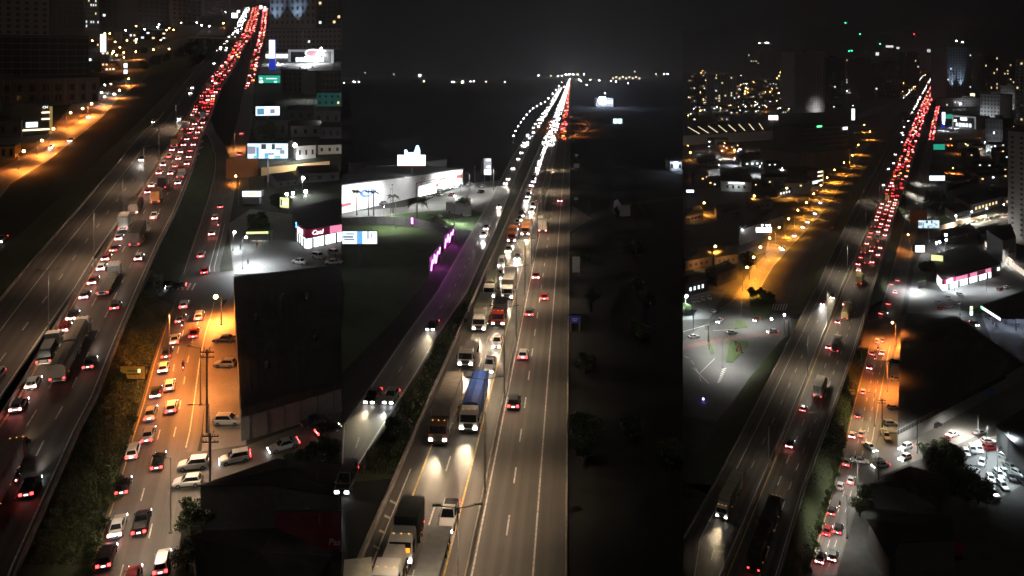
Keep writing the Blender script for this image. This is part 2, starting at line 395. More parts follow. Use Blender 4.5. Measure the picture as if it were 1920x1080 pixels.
def car_parts(kind):
    if kind in CAR: return CAR[kind]
    L, H = CARDIM[kind]; l = L / 2; w = .86; belt = .95 if H < 1.6 else 1.08
    if kind == 'hatchback': cab = (-l + .12, l - 1.15, -l + .45, l - 1.85)
    elif kind == 'sedan': cab = (-l + .75, l - 1.2, -l + 1.3, l - 1.95)
    elif kind == 'sport_utility': cab = (-l + .1, l - 1.2, -l + .35, l - 1.85)
    elif kind == 'pickup': cab = (-.55, l - 1.35, -.35, l - 2.05); w = .92
    else: cab = (-l + .06, l - .55, -l + .15, l - 1.25); w = .95
    b = MB(); zb = belt
    st = [(-l, zb - .15, w*.9), (-l + .1, zb - .03, w*.97), (-l*.4, zb, w), (l*.35, zb, w), (l - .5, zb - .14, w*.96), (l - .12, zb - .25, w*.9), (l, zb - .36, w*.82)]
    hull(b, st, .24, m_paint)
    y0, y1, t0, t1 = cab; wb_, wt = w*.93, w*.74; zt = H
    B = [Vector((-wb_, y0, zb - .03)), Vector((wb_, y0, zb - .03)), Vector((wb_, y1, zb - .05)), Vector((-wb_, y1, zb - .05))]
    T = [Vector((-wt, t0, zt - .03)), Vector((wt, t0, zt - .03)), Vector((wt, t1, zt)), Vector((-wt, t1, zt))]
    b.rings([B, T], m_paint)
    if kind == 'pickup':      # open load bed
        b.box((0, -l + 1.05, zb + .02), (1.5, 1.75, .04), m_trim)
        for q in (-.82, .82): b.box((q, -l + 1.05, zb + .1), (.1, 1.9, .2), m_paint)
        b.box((0, -l + .12, zb + .09), (1.7, .08, .2), m_paint)
    b.box((0, -l - .02, .42), (w*1.7, .12, .22), m_trim); b.box((0, l + .0, .4), (w*1.6, .14, .22), m_trim)
    parts = [('body', b.mesh(kind + '_body'), None)]
    def sd(name, c4, n):
        q = MB(); pane(q, c4, n, .84); parts.append((name, q.mesh(kind + '_' + name), None))
    nf = (B[2] - B[3]).cross(T[3] - B[3]).normalized(); nr = (B[0] - B[1]).cross(T[1] - B[1]).normalized()
    nx = (B[1] - B[2]).cross(T[2] - B[2]).normalized()
    def out(n, ref): return n if n.dot(ref) > 0 else -n
    sd('windshield', (B[2], B[3], T[3], T[2]), out(nf, Vector((0, 1, .5))))
    sd('rear_window', (B[0], B[1], T[1], T[0]), out(nr, Vector((0, -1, .5))))
    nx = out(nx, Vector((1, 0, .3))); sd('side_window', (B[1], B[2], T[2], T[1]), nx)
    sd('side_window', (B[3], B[0], T[0], T[3]), Vector((-nx.x, nx.y, nx.z)))
    for x in (-w + .06, w - .06):
        for y in (-l + .75, l - .85): parts.append(('wheel', wheel_me, (x, y, .32)))
    for x in (-1, 1):
        q = MB(); q.box((x * w*.62, l + .085, .39), (.5, .02, .28), m_head); parts.append(('headlight', q.mesh('headlight'), None))
        q = MB(); q.box((x * w*.76, -l - .02, zb - .24), (.36, .14, .3), m_tail); parts.append(('taillight', q.mesh('taillight'), None))
        q = MB(); q.box((x * (w + .09), y1 - .25, zb + .08), (.16, .1, .14), m_paint); parts.append(('wing_mirror', q.mesh('wing_mirror'), None))
    q = MB(); q.box((0, -l - .03, .68 if H < 1.6 else .75), (.5, .06, .2), m_plate); parts.append(('number_plate', q.mesh('number_plate'), None))
    CAR[kind] = parts
    return parts
LITMESH = {}
def lit(me, material):
    k = (me.name, material.name)
    if k not in LITMESH:
        c = me.copy(); c.materials.clear(); c.materials.append(material); LITMESH[k] = c
    return LITMESH[k]
def far_mesh(facing, bright):
    """small far vehicle: one mesh, body, glass and lamps"""
    k = 'far_car_%d_%d' % (facing, bright)
    if k in UNIT: return UNIT[k]
    b = MB(); w = .86; l = 2.05
    hull(b, [(-l, .8, .78), (-l*.9, .95, .86), (l*.4, .95, .86), (l, .62, .76)], .24, m_paint)
    b.box((0, -.35, 1.2), (1.5, 2.5, .52), m_glass, .8, .72); b.box((0, -.35, 1.48), (1.15, 1.7, .06), m_paint)
    for x in (-.66, .66):
        for y in (-1.3, 1.25): b.box((x*1.15, y, .3), (.2, .6, .6), m_rubber)
    if facing == 0:
        for x in (-.66, .66): b.box((x, -l - .01, .8), (.3, .08, .2), m_tailoff); b.box((x, l + .01, .5), (.3, .06, .2), m_headoff)
    elif facing < 0:
        for x in (-.62, .62): b.ball((x, l + .05, .66), .3, m_head if bright else m_headb, 6, 4)
    else:
        for x in (-.66, .66): b.ball((x, -l - .02, .8), .24, m_brake if bright else m_tail, 6, 4)
        b.box((0, -l - .03, .66), (.5, .08, .2), m_plate)
    UNIT[k] = b.mesh('far_vehicle')
    return UNIT[k]
CARKINDS = ['hatchback', 'hatchback', 'sedan', 'sport_utility', 'hatchback', 'sedan', 'pickup', 'van']
KWORD = {'hatchback': 'hatchback', 'sedan': 'saloon', 'sport_utility': 'tall estate car', 'pickup': 'pickup', 'van': 'van'}
def place_car(M, kind, color, near, lights='run', label=None, group=None, beam=0, facing=1, cold=None):
    """lights: run, brake, off"""
    cold = random.random() < .4 if cold is None else cold
    nm = {'pickup': 'pickup_truck', 'van': 'van'}.get(kind, 'car')
    if not near:
        o = obj('car', far_mesh(0 if lights == 'off' else facing, lights == 'brake' or (facing < 0 and not cold)), color=COLS[color]); o.matrix_world = M
        return tag(o, label, 'car', group)
    r = empty(nm, M); tag(r, label, {'pickup': 'pickup', 'van': 'van'}.get(kind, 'car'), group)
    for n, me, loc in car_parts(kind):
        if n == 'headlight': me = lit(me, m_headoff if lights == 'off' else (m_headb if cold else m_head))
        if n == 'taillight': me = lit(me, m_tailoff if lights == 'off' else (m_brake if lights == 'brake' else m_tail))
        if n == 'number_plate' and lights == 'off': me = lit(me, m_headoff)
        obj(n, me, r, loc, COLS[color] if n in ('body', 'wing_mirror') else None)
    if beam and lights != 'off':
        L = CARDIM[kind][0]
        lamp('SPOT', (0, L/2 + .35, .68), beam * 1.5, (1, .93, .85) if cold else (1, .78, .5), r, .12, 40, 1.0, (0, 1, -.025), 'headlight_beam')
    return r
TRUCKDIM = {}
def truck_template(cargo, n_len, bitrain=False):
    key = (cargo, n_len, bitrain)
    if key in CAR: return CAR[key]
    W = 1.28; cl = 2.3; half = n_len / 2; yf = half; yc = half - cl / 2; parts = []
    b = MB()
    b.rings([[(-W*.98, y, z) for y, z in ((0, 0),)] for _ in ()] or [[(-W, yf - cl, .55), (W, yf - cl, .55), (W, yf, .55), (-W, yf, .55)], [(-W, yf - cl, 1.7), (W, yf - cl, 1.7), (W, yf + .02, 1.7), (-W, yf + .02, 1.7)],
             [(-W*.97, yf - cl, 2.75), (W*.97, yf - cl, 2.75), (W*.97, yf - .2, 2.75), (-W*.97, yf - .2, 2.75)], [(-W*.9, yf - cl + .1, 3.2), (W*.9, yf - cl + .1, 3.2), (W*.86, yf - .75, 3.2), (-W*.86, yf - .75, 3.2)]], m_paint)
    b.box((0, yf + .06, .62), (2.4, .2, .4), m_trim); b.box((0, yf + .03, 1.25), (1.3, .06, .6), m_trim)
    parts.append(('cab', b.mesh('truck_cab'), None, 0))
    q = MB(); n = Vector((0, .98, .19)); q.slab([(-1.12, yf + .02, 1.75), (1.12, yf + .02, 1.75), (1.1, yf - .17, 2.68), (-1.1, yf - .17, 2.68)], n, .03, m_glass); parts.append(('windshield', q.mesh('truck_windshield'), None, 0))
    for s in (-1, 1):
        q = MB(); q.box((s*1.275, yf - .75, 2.15), (.04, .9, .75), m_glass); parts.append(('side_window', q.mesh('truck_side_window'), None, 0))
        q = MB(); q.box((s*1.42, yf - .05, 2.1), (.16, .12, .6), m_trim); parts.append(('wing_mirror', q.mesh('truck_mirror'), None, 0))
        q = MB(); q.box((s*.95, yf + .08, .95), (.46, .16, .26), m_head); parts.append(('headlight', q.mesh('truck_headlight'), None, 0))
        q = MB(); q.box((s*1.02, -half - .03, 1.0), (.34, .1, .2), m_tail); parts.append(('taillight', q.mesh('truck_taillight'), None, 0))
    for x in (-.8, 0, .8):
        q = MB(); q.box((x, yf - .72, 3.22), (.13, .08, .07), m_amber); parts.append(('roof_marker', q.mesh('roof_marker'), None, 0))
    cy1 = half - cl - .35; cy0 = -half; ln = cy1 - cy0; mid = (cy0 + cy1) / 2
    b = MB(); b.box((0, mid, .95), (1.0, ln, .3), m_trim)
    for s in (-1, 1): b.box((s*.9, cy0 + .02, .72), (.5, .06, .5), m_trim)
    b.box((0, cy0 - .02, .62), (2.3, .08, .16), m_rim)
    parts.append(('chassis', b.mesh('truck_chassis'), None, 0))
    segs = [(cy0, cy1)] if not bitrain else [(cy0, mid - .45), (mid + .45, cy1)]
    for a, c in segs:
        ln = c - a; mid_ = (a + c) / 2; b = MB()
        if cargo == 'box':
            b.box((0, mid_, 2.62), (2.56, ln, 2.95), m_matte)
            for y in [a + ln * k / 6 for k in range(1, 6)]: b.box((0, y, 2.62), (2.59, .06, 2.97), m_matte)
            b.box((0, a - .015, 2.6), (2.3, .04, 2.7), m_matte); b.box((0, a - .03, 2.6), (.06, .05, 2.7), m_trim)
        elif cargo == 'tarp':
            rg = []
            for y in [a + ln * k / 8 for k in range(9)]:
                e = .05 * (1 if round((y - a) / ln * 8) % 2 else 0)
                rg.append([(-1.27, y, 1.15), (1.27, y, 1.15), (1.27 + e*.4, y, 2.9), (.9, y, 3.35 + e), (0, y, 3.5 + e), (-.9, y, 3.35 + e), (-1.27 - e*.4, y, 2.9)])
            b.rings(rg, m_matte)
        elif cargo == 'flat':
            b.box((0, mid_, 1.2), (2.5, ln, .16), m_matte)
            b.box((0, c - .06, 1.9), (2.4, .1, 1.3), m_matte)
        elif cargo == 'load':
            b.box((0, mid_, 1.2), (2.5, ln, .16), m_trim)
            b.box((0, mid_ + .2, 2.0), (2.1, ln * .8, 1.4), m_matte, .85)
        elif cargo == 'container':
            b.box((0, mid_, 2.5), (2.44, ln - .2, 2.6), m_matte)
            k = int(ln / .6)
            for i in range(k):
                for s in (-1, 1): b.box((s*1.235, a + .3 + i * .6, 2.5), (.05, .26, 2.3), m_matte)
        parts.append(('trailer', b.mesh('trailer_' + cargo), None, 1))
        k = max(1, int(ln / 4))
        for s in (-1, 1):
            for i in range(k):
                q = MB(); q.box((s*1.3, a + (i + .5) * ln / k, 1.05), (.04, .12, .08), m_amber); parts.append(('side_marker', q.mesh('side_marker'), None, 0))
    ys = [yf - 1.0, yf - 3.2] if n_len > 9 else [yf - 1.0]
    ys += [-half + 1.0, -half + 2.2] + ([-half + 3.4] if n_len > 12 else [])
    if bitrain: ys += [mid + 1.0, mid + 2.2]
    for y in ys:
        for x in (-1.05, 1.05): parts.append(('wheel', twheel_me, (x, y, .5), 0))
    CAR[key] = parts
    return parts
def place_truck(M, cargo, n_len, ccol, tcol, label=None, group=None, beam=0, bitrain=False, lights='run', dash=False):
    r = empty('truck', M); tag(r, label, 'truck', group)
    for n, me, loc, k in truck_template(cargo, n_len, bitrain):
        if n == 'taillight' and lights == 'brake': me = lit(me, m_brake)
        obj(n, me, r, loc, tcol if k else ccol)
    if dash:
        q = MB(); yf = n_len / 2; q.slab([(-1.05, yf + .06, 1.78), (1.05, yf + .06, 1.78), (1.04, yf - .02, 2.18), (-1.04, yf - .02, 2.18)], (0, .98, .19), .02, glow('dashboard_glow', (1, .3, .02), 2.0)); obj('dashboard_light', q.mesh('dashboard_light'), r)
    if beam: lamp('SPOT', (0, n_len/2 + .4, 1.0), beam * 1.5, (1, .76, .48), r, .15, 42, 1.0, (0, 1, -.035), 'headlight_beam')
    return r

# ---- riders and walkers: one continuous skinned body
def body_mesh(name, J, E, R):
    me = bpy.data.meshes.new(name); me.from_pydata([Vector(v) for v in J], E, []); o = bpy.data.objects.new(name, me); COL.objects.link(o)
    sk = o.modifiers.new('s', 'SKIN'); sl = me.skin_vertices[0].data
    for i, r in enumerate(R): sl[i].radius = (r, r)
    sl[0].use_root = True
    o.modifiers.new('d', 'SUBSURF').levels = 1
    dg = bpy.context.evaluated_depsgraph_get(); out = bpy.data.meshes.new_from_object(o.evaluated_get(dg)); out.name = name
    bpy.data.objects.remove(o); bpy.data.meshes.remove(me)
    return out
m_cloth = mat('dark_clothing', (.03, .03, .036), .9, objcol=True, var=.2)
m_skin = mat('skin', (.35, .2, .14), .6)
E_ = [(0, 1), (1, 2), (2, 3), (3, 4), (2, 5), (5, 6), (6, 7), (2, 8), (8, 9), (9, 10), (0, 11), (11, 12), (12, 13), (13, 14), (0, 15), (15, 16), (16, 17), (17, 18)]
R_ = [.15, .16, .15, .07, .1, .08, .06, .045, .08, .06, .045, .1, .075, .055, .05, .1, .075, .055, .05]
rider_me = body_mesh('rider_body', [(0, -.25, .85), (0, -.18, 1.12), (0, -.05, 1.38), (0, -.02, 1.52), (0, .02, 1.68), (-.2, -.03, 1.36), (-.3, .18, 1.15), (-.28, .42, 1.08), (.2, -.03, 1.36), (.3, .18, 1.15), (.28, .42, 1.08),
    (-.14, -.2, .84), (-.2, .22, .78), (-.2, .08, .36), (-.2, .22, .3), (.14, -.2, .84), (.2, .22, .78), (.2, .08, .36), (.2, .22, .3)], E_, R_)
walker_me = body_mesh('walker_body', [(0, 0, .95), (0, 0, 1.2), (0, .01, 1.42), (0, .02, 1.55), (0, .04, 1.7), (-.2, 0, 1.4), (-.27, -.03, 1.12), (-.26, .08, .88), (.2, 0, 1.4), (.27, .05, 1.12), (.27, .16, .9),
    (-.1, 0, .92), (-.11, .1, .5), (-.11, .12, .08), (-.11, .26, .05), (.1, 0, .92), (.11, -.06, .5), (.11, -.2, .1), (.11, -.08, .05)], E_, R_)
rider_me.materials.append(m_cloth); walker_me.materials.append(m_cloth)
helmet = MB(); helmet.ball((0, .03, 1.7), .15, m_paint, 10, 8); helmet_me = helmet.mesh('helmet')
head = MB(); head.ball((0, .05, 1.72), .11, m_skin, 10, 8); head_me = head.mesh('head')
hair = MB(); hair.ball((0, .03, 1.76), .115, m_trim, 10, 8); hair_me = hair.mesh('hair')
def person(M, me, color, label, helmet=True):
    o = obj('person', me, color=color); o.matrix_world = M; tag(o, label, 'person')
    if helmet: obj('helmet', helmet_me, o, color=(.05, .05, .05))
    else: obj('head', head_me, o); obj('hair', hair_me, o)
    return o
bw = cyl_mesh('motorcycle_wheel', .3, .1, m_rubber, m_rim)
bb = MB(); bb.rings([[(-.1, -.75, .62), (.1, -.75, .62), (.08, -.7, .8), (-.08, -.7, .8)], [(-.14, -.2, .5), (.14, -.2, .5), (.13, -.2, .82), (-.13, -.2, .82)], [(-.14, .3, .35), (.14, .3, .35), (.13, .3, .98), (-.13, .3, .98)], [(-.08, .55, .7), (.08, .55, .7), (.06, .5, 1.02), (-.06, .5, 1.02)]], m_paint)
for s_ in (-1, 1):
    bb.tube((s_*.1, .5, .98), (s_*.12, .68, .32), .035, .03, m_trim); bb.tube((0, .48, 1.0), (s_*.34, .4, 1.08), .02, .02, m_trim); bb.tube((s_*.1, -.2, .5), (s_*.1, -.65, .3), .03, .03, m_trim)
bike_me = bb.mesh('motorcycle_frame')
q_ = MB(); q_.box((0, -.78, .72), (.16, .06, .12), m_tail); bike_tail = q_.mesh('motorcycle_taillight')
q_ = MB(); q_.box((0, .6, .9), (.2, .08, .2), m_headb); bike_head = q_.mesh('motorcycle_headlight')
def motorcycle(M, color, label, plabel, tailmat=None):
    r = empty('motorcycle', M); tag(r, label, 'motorcycle')
    obj('frame', bike_me, r, color=color); obj('wheel', bw, r, (0, -.62, .3)); obj('wheel', bw, r, (0, .68, .3)); obj('headlight', bike_head, r); obj('taillight', lit(bike_tail, tailmat or m_brake), r)
    person(M, rider_me, (.02, .02, .025), plabel)
    return r

# ---- road placement
ORD = ['zeroth', 'first', 'second', 'third', 'fourth', 'fifth', 'sixth', 'seventh', 'eighth', 'ninth', 'tenth', 'eleventh', 'twelfth', 'thirteenth', 'fourteenth', 'fifteenth', 'sixteenth', 'seventeenth', 'eighteenth', 'nineteenth', 'twentieth']
def ordn(n): return ORD[n] if n < len(ORD) else '%d%s' % (n, {1: 'st', 2: 'nd', 3: 'rd'}.get(n % 10, 'th'))
def on_road(road, x, y, way, spec, snap=False):
    """queue a vehicle on a road at a picture position; way 1 = going away, -1 = coming"""
    pos = P(road.p, x, y, road.h); d, u = road.where(pos)
    add_road(road, d, u, way, spec)
def add_road(road, d, u, way, spec):
    c, t = road.at(u, d); c = c + Vector((0, 0, road.dz))
    ln = spec.get('len', 4.5)
    road.veh.append((d, u, way, spec, frame(t * way, nrm(road.p), c), ln))
def free(road, d, u, ln):
    for v in road.veh:
        if abs(v[1] - u) < .8 / max(1, len(road.lanes)) and abs(v[0] - d) < (v[5] + ln) / 2 + 1.8: return False
    return True
COLW = ['white'] * 5 + ['silver'] * 4 + ['grey'] * 3 + ['black'] * 4 + ['red'] * 2 + ['dark blue'] + ['beige']
def jam(road, y0, y1, way, gap, lanes=None, ptruck=.12, brake=.6, jitter=.5):
    d0, d1 = road.d_at_y(y0), road.d_at_y(y1)
    for u in (lanes or road.lanes):
        d = d0 + random.uniform(0, gap)
        while d < d1:
            tr = random.random() < ptruck; ln = random.choice((7, 9, 14)) if tr else 4.4
            if free(road, d, u, ln):
                c = random.choice(COLW)
                if tr: sp = dict(truck=random.choice(('box', 'box', 'tarp', 'container', 'flat')), len=ln, c=random.choice(('white', 'red', 'white', 'silver')), t=random.choice(((.6, .6, .58), (.45, .42, .36), (.2, .2, .2), (.35, .1, .06), (.5, .25, .1))))
                else: sp = dict(kind=random.choice(CARKINDS), c=c, lights='brake' if random.random() < brake else 'run')
                sp['auto'] = True
                add_road(road, d, u + random.uniform(-.02, .02), way, sp)
            d += ln + gap * random.uniform(1 - jitter, 1 + jitter)
TC = {'white': 'white', 'red': 'red', 'silver': 'silver', 'beige': 'beige', 'black': 'black', 'orange': 'orange', 'yellow': 'yellow', 'grey': 'grey', 'dark blue': 'dark blue', 'green': 'green', 'blue': 'blue', 'brown': 'brown'}
def flush(road, group, near_s=4.0, beam=0, beam_max_d=200, start='from below', count_from=None):
    """create everything queued on a road, naming each by its lane and its place in the line"""
    lanes = {}
    for v in road.veh: 
        i = min(range(len(road.lanes)), key=lambda k: abs(road.lanes[k] - v[1])); lanes.setdefault(i, []).append(v)
    for i, vs_ in lanes.items():
        vs_.sort(key=lambda v: v[0]); n = 0
        for d, u, way, sp, M, ln in vs_:
            n += 1; loc = M.translation; s = F / loc.y; near = s > near_s
            lane = '' if len(road.lanes) == 1 else ' the %s lane' % road.lane_names[i]
            where = '%s up%s of the %s' % (ordn(n), lane, road.phrase)
            bm_ = beam if d < beam_max_d else 0
            if 'bike' in sp:
                motorcycle(M, (.1, .02, .02), 'motorcycle, ' + where, 'helmeted rider on the motorcycle, ' + where); continue
            if 'truck' in sp:
                w = {'box': 'box truck', 'tarp': 'tarpaulin covered lorry', 'flat': 'flatbed lorry', 'container': 'container lorry', 'load': 'lorry with machinery'}[sp['truck']]
                place_truck(M, sp['truck'], sp['len'], COLS[sp['c']], sp['t'], '%s %s, %s' % (sp.get('desc', TC[sp['c']]), w, where), group, bm_ * 1.3, sp.get('bi', False), sp.get('lights', 'run'), sp.get('dash', False))
            else:
                k = sp.get('kind', 'hatchback')
                place_car(M, k, sp['c'], near, sp.get('lights', 'run'), '%s %s, %s' % (sp['c'], KWORD[k] if near else 'car', where), group, bm_ if near else 0, way)
def distant_traffic(road, y0, y1, way, gap, b, lanes=None, big=1.0, skip=.2):
    """lamps and bodies of vehicles too far to count, added to one mesh"""
    d0, d1 = road.d_at_y(y0), road.d_at_y(y1)
    for u0 in (lanes or road.lanes):
        d = d0 + random.uniform(0, 8)
        while d < d1:
            if random.random() > skip:
                u = u0 + random.uniform(-.1, .1)
                c, t = road.at(u, d); up = nrm(road.p); r = t.cross(up).normalized(); c = c + up * road.dz
                k = 1 + (d / 900); sz = .21 * big * k ** .55 * random.uniform(.4, 1.5)
                A = lambda x, y, z: c + r * x + t * way * y + up * z
                hh = random.choice((1.45, 1.45, 1.6, 1.6, 3.2)); ln = 2.0 if hh < 3 else 4.0
                b.rings([[A(-.85, -ln, .3), A(.85, -ln, .3), A(.85, ln, .3), A(-.85, ln, .3)], [A(-.85, -ln, .9), A(.85, -ln, .9), A(.85, ln, .8), A(-.85, ln, .8)], [A(-.6, -ln*.7, hh), A(.6, -ln*.7, hh), A(.6, ln*.3, hh), A(-.6, ln*.3, hh)]], random.choice((m_trim, m_wallg, m_wallw, m_concd)))
                gm = random.choice((m_head, m_headb)) if way < 0 else random.choice((m_tail, m_tail, m_brake, m_brake, m_tail, m_fardim, m_faramb, m_brake))
                for x in (-.62, .62): b.ball(A(x, ln + .1 if way < 0 else -ln - .1, .8), sz, gm, 5, 4)
                if way > 0 and random.random() < .25: b.ball(A(0, -ln - .1, .7), sz * .6, m_plate, 5, 4)
            d += (4.5 + gap * random.uniform(.4, 1.7)) * (1 + d / 1500)

# ---- street furniture
def lamp_head(b, c, dirx, lit_mat):
    b.box(c, (.7 if abs(dirx.x) > .5 else .34, .34 if abs(dirx.x) > .5 else .7, .16), m_lampoff)
def street_lamp(p, x, y, label, h=9.0, arm=(1.8, 0), glowm=None, power=0, col=(1, .55, .18), hb=0.0, group='street lamps', double=False, cone=150, globe=.22, px_top=None):
    base = P(p, x, y, hb); 
    if px_top is not None: h = (y - px_top) * base.y / F
    r = empty('street_lamp', base); tag(r, label, 'street lamp', group)
    b = MB(); b.tube((0, 0, 0), (0, 0, h), .13, .07, m_steel, 6); b.box((0, 0, .15), (.4, .4, .3), m_concd); b.build('pole', r)
    for s in ((1, -1) if double else (1,)):
        e = Vector((arm[0]*s, arm[1]*s, h + .25)); b = MB(); b.tube((0, 0, h - .05), e, .05, .04, m_steel, 5); b.build('arm', r)
        b = MB(); d = Vector((arm[0]*s, arm[1]*s, 0)); d = d.normalized() if d.length else Vector((1, 0, 0))
        w = d.cross(Vector((0, 0, 1)))
        b.rings([[e - d*.4 - w*.16, e - d*.4 + w*.16, e + d*.4 + w*.16, e + d*.4 - w*.16], [e - d*.35 - w*.12 + Vector((0, 0, .14)), e - d*.35 + w*.12 + Vector((0, 0, .14)), e + d*.35 + w*.12 + Vector((0, 0, .14)), e + d*.35 - w*.12 + Vector((0, 0, .14))]], m_lampoff)
        hd = b.build('lamp_head', r)
        if glowm:
            b = MB(); b.ball(e - Vector((0, 0, .06)), globe, glowm, 8, 6); b.build('bulb', hd)
        if power: lamp('SPOT', e - Vector((0, 0, (globe if glowm else 0) + .35)), power * 2.6, col, r, .2, cone, 1.0, (0, 0, -1))
    return r
def utility_pole(p, x, y, ytop, label, hb=0.0):
    base = P(p, x, y, hb); h = (y - ytop) * base.y / F; r = empty('utility_pole', base); tag(r, label, 'utility pole', 'utility poles')
    b = MB(); b.tube((0, 0, 0), (0, 0, h), .2, .13, m_wood, 8); b.build('pole', r)
    for z in (h - .5, h - 1.3):
        b = MB(); b.box((0, .12, z), (2.3, .1, .13), m_wood); c = b.build('cross_arm', r)
        for k in (-1, -.6, .6, 1):
            b = MB(); b.tube((k, .12, z + .06), (k, .12, z + .3), .07, .04, m_concd, 6); b.build('insulator', c)
    for s in (-1, 1):
        b = MB(); b.tube((0, .1, h - 1.3), (s*.5, .1, h + .35), .035, .03, m_wood, 5); b.build('brace', r)
    return r
def sign_board(p, x0, x1, ytop, ybot, ybase, name, label, face, cat='billboard', post=None, thick=.5, yaw=0.0, posts=None, backing=None, paint=None, hb=0.0, face_parts=()):
    """a board on posts: pixel extents give its size at the distance of its base"""
    base = P(p, (x0 + x1) / 2, ybase, hb); k = base.y / F; w = (x1 - x0) * k; z1 = (ybase - ytop) * k; z0 = (ybase - ybot) * k
    M = Matrix.Translation(base) @ Matrix.Rotation(yaw, 4, 'Z'); r = empty(name, M); tag(r, label, cat)
    b = MB(); b.box((0, thick / 2, (z0 + z1) / 2), (w, thick, z1 - z0), backing or m_trim); b.build('board', r)
    if face is not None:
        b = MB(); b.box((0, -.04, (z0 + z1) / 2), (w * .97, .06, (z1 - z0) * .93), face); fo = b.build('sign_face', r)
        for (a, c, d, e, mm) in face_parts:      # printed shapes on the face, in fractions of it
            b = MB(); b.box((w*.97*(a + c/2 - .5), -.085, z0 + (z1 - z0)*(.035 + .93*(d + e/2))), (w*.97*c, .02, (z1 - z0)*.93*e), mm); b.build('printed_shape', fo)
    for q in (posts if posts is not None else (0,)):
        b = MB(); b.tube((q * w, thick / 2, 0), (q * w, thick / 2, z0 + .02), .3 if posts is None else .12, .26 if posts is None else .1, m_steel, 8); b.build('post', r)
    return r, w, z0, z1
FONTMESH = {}
def lettering(text, size, material, parent, loc, extr=.04, align='CENTER', rot=(math.pi/2, 0, 0), shear=0.0):
    cu = bpy.data.curves.new('lettering', 'FONT'); cu.body = text; cu.size = size; cu.extrude = extr; cu.align_x = align; cu.align_y = 'CENTER'; cu.shear = shear; cu.resolution_u = 2
    o = bpy.data.objects.new('t', cu); COL.objects.link(o); dg = bpy.context.evaluated_depsgraph_get()
    me = bpy.data.meshes.new_from_object(o.evaluated_get(dg)); bpy.data.objects.remove(o); me.materials.clear(); me.materials.append(material)
    t = obj('lettering', me, parent, loc); t.rotation_euler = rot
    return t

# ---- plants
def crown_mesh(name, n, rx, rz, leaf, material, clumps=14, seed=1):
    rnd = random.Random(seed); b = MB(); k = b.m(material); cs = []
    for _ in range(clumps):
        while True:
            c = Vector((rnd.uniform(-1, 1), rnd.uniform(-1, 1), rnd.uniform(-1, 1)))
            if c.length < .85: break
        cs.append((Vector((c.x*rx, c.y*rx, c.z*rz)), rnd.uniform(.28, .5)))
    for i in range(n):
        c, cr = cs[rnd.randrange(clumps)]
        d = Vector((rnd.gauss(0, 1), rnd.gauss(0, 1), rnd.gauss(0, 1))).normalized() * rnd.random() ** .45 * cr
        q = c + Vector((d.x*rx, d.y*rx, d.z*rz)); u = Vector((rnd.gauss(0, 1), rnd.gauss(0, 1), rnd.gauss(0, 1))).normalized(); w = u.orthogonal().normalized(); s = leaf * rnd.uniform(.6, 1.3)
        i0 = len(b.v); b.v += [q - u*s, q + w*s*.55, q + u*s, q - w*s*.55]; b.f.append((i0, i0+1, i0+2, i0+3)); b.mi.append(k)
    return b.mesh(name)
CROWN = [crown_mesh('crown', 2600, 1.0, .8, .085, m_leaf, 18, s) for s in (3, 5, 9)]
BUSH = [crown_mesh('bush_foliage', 1100, 1.0, .7, .1, m_leaf2, 10, s) for s in (13, 15)]
def tree(p, x, y, r, h, label, k=0, group=None, cat='tree', hb=0.0):
    base = P(p, x, y, hb); e = empty('tree', base); tag(e, label, cat, group); cz = h - r * .75
    b = MB(); b.tube((0, 0, 0), (0, 0, cz), .05*h*.5 + .08, .08, m_bark, 7)
    for q in range(5):
        a = q * 1.256; b.tube((0, 0, cz * .7), (math.cos(a)*r*.6, math.sin(a)*r*.6, cz + .2*r), .09, .03, m_bark, 5)
    b.build('trunk', e); c = obj('crown', CROWN[k % 3], e, (0, 0, cz), scale=(r, r, r)); c.rotation_euler = (0, 0, random.uniform(0, 6))
    return e
def shrub(p, x, y, r, label, k=0, group='roadside shrubs', hb=0.0, zs=1.0, name='shrub'):
    o = obj(name, BUSH[k % 2], None, P(p, x, y, hb) + Vector((0, 0, r*.45*zs)), scale=(r, r, r*zs)); o.rotation_euler = (0, 0, random.uniform(0, 6)); tag(o, label, 'shrub', group)
    return o
def frond_mesh(name, L, droop, seed):
    rnd = random.Random(seed); b = MB(); pts = [Vector((0, L*t, L*(.45*t - droop*t*t))) for t in [i/9 for i in range(10)]]
    for i in range(9): b.tube(pts[i], pts[i+1], .035*(1 - i/10), .035*(1 - (i+1)/10), m_palm, 4)
    for i in range(1, 27):
        t = i/27*9; a = pts[int(t)].lerp(pts[min(9, int(t)+1)], t - int(t)); w = L*.24*math.sin(math.pi*min(1, .15 + i/27*.9))
        for s in (-1, 1):
            tip = a + Vector((s*w, w*.55, -w*.45)); b.quadv([a - Vector((0, .1, 0)), a + Vector((0, .24, 0)), tip], m_palm)
    return b.mesh(name)
def palm(p, x, y, h, L, label, n=16, seed=0, hb=0.0, skirt=True):
    base = P(p, x, y, hb); e = empty('palm_tree', base); tag(e, label, 'palm tree', 'palms by the store'); rnd = random.Random(seed)
    b = MB(); z = 0
    for i in range(6): b.tube((0, 0, h*i/6), (0, 0, h*(i+1)/6), .2 - .012*i, .19 - .012*i, m_bark, 8)
    b.build('trunk', e)
    ms = [frond_mesh('frond', L, q, seed) for q in (.35, .8, 1.25)]
    for i in range(n):
        f = obj('frond', ms[i % 3], e, (0, 0, h)); f.rotation_euler = (0, 0, i * 2.399 + rnd.uniform(-.2, .2))
    return e

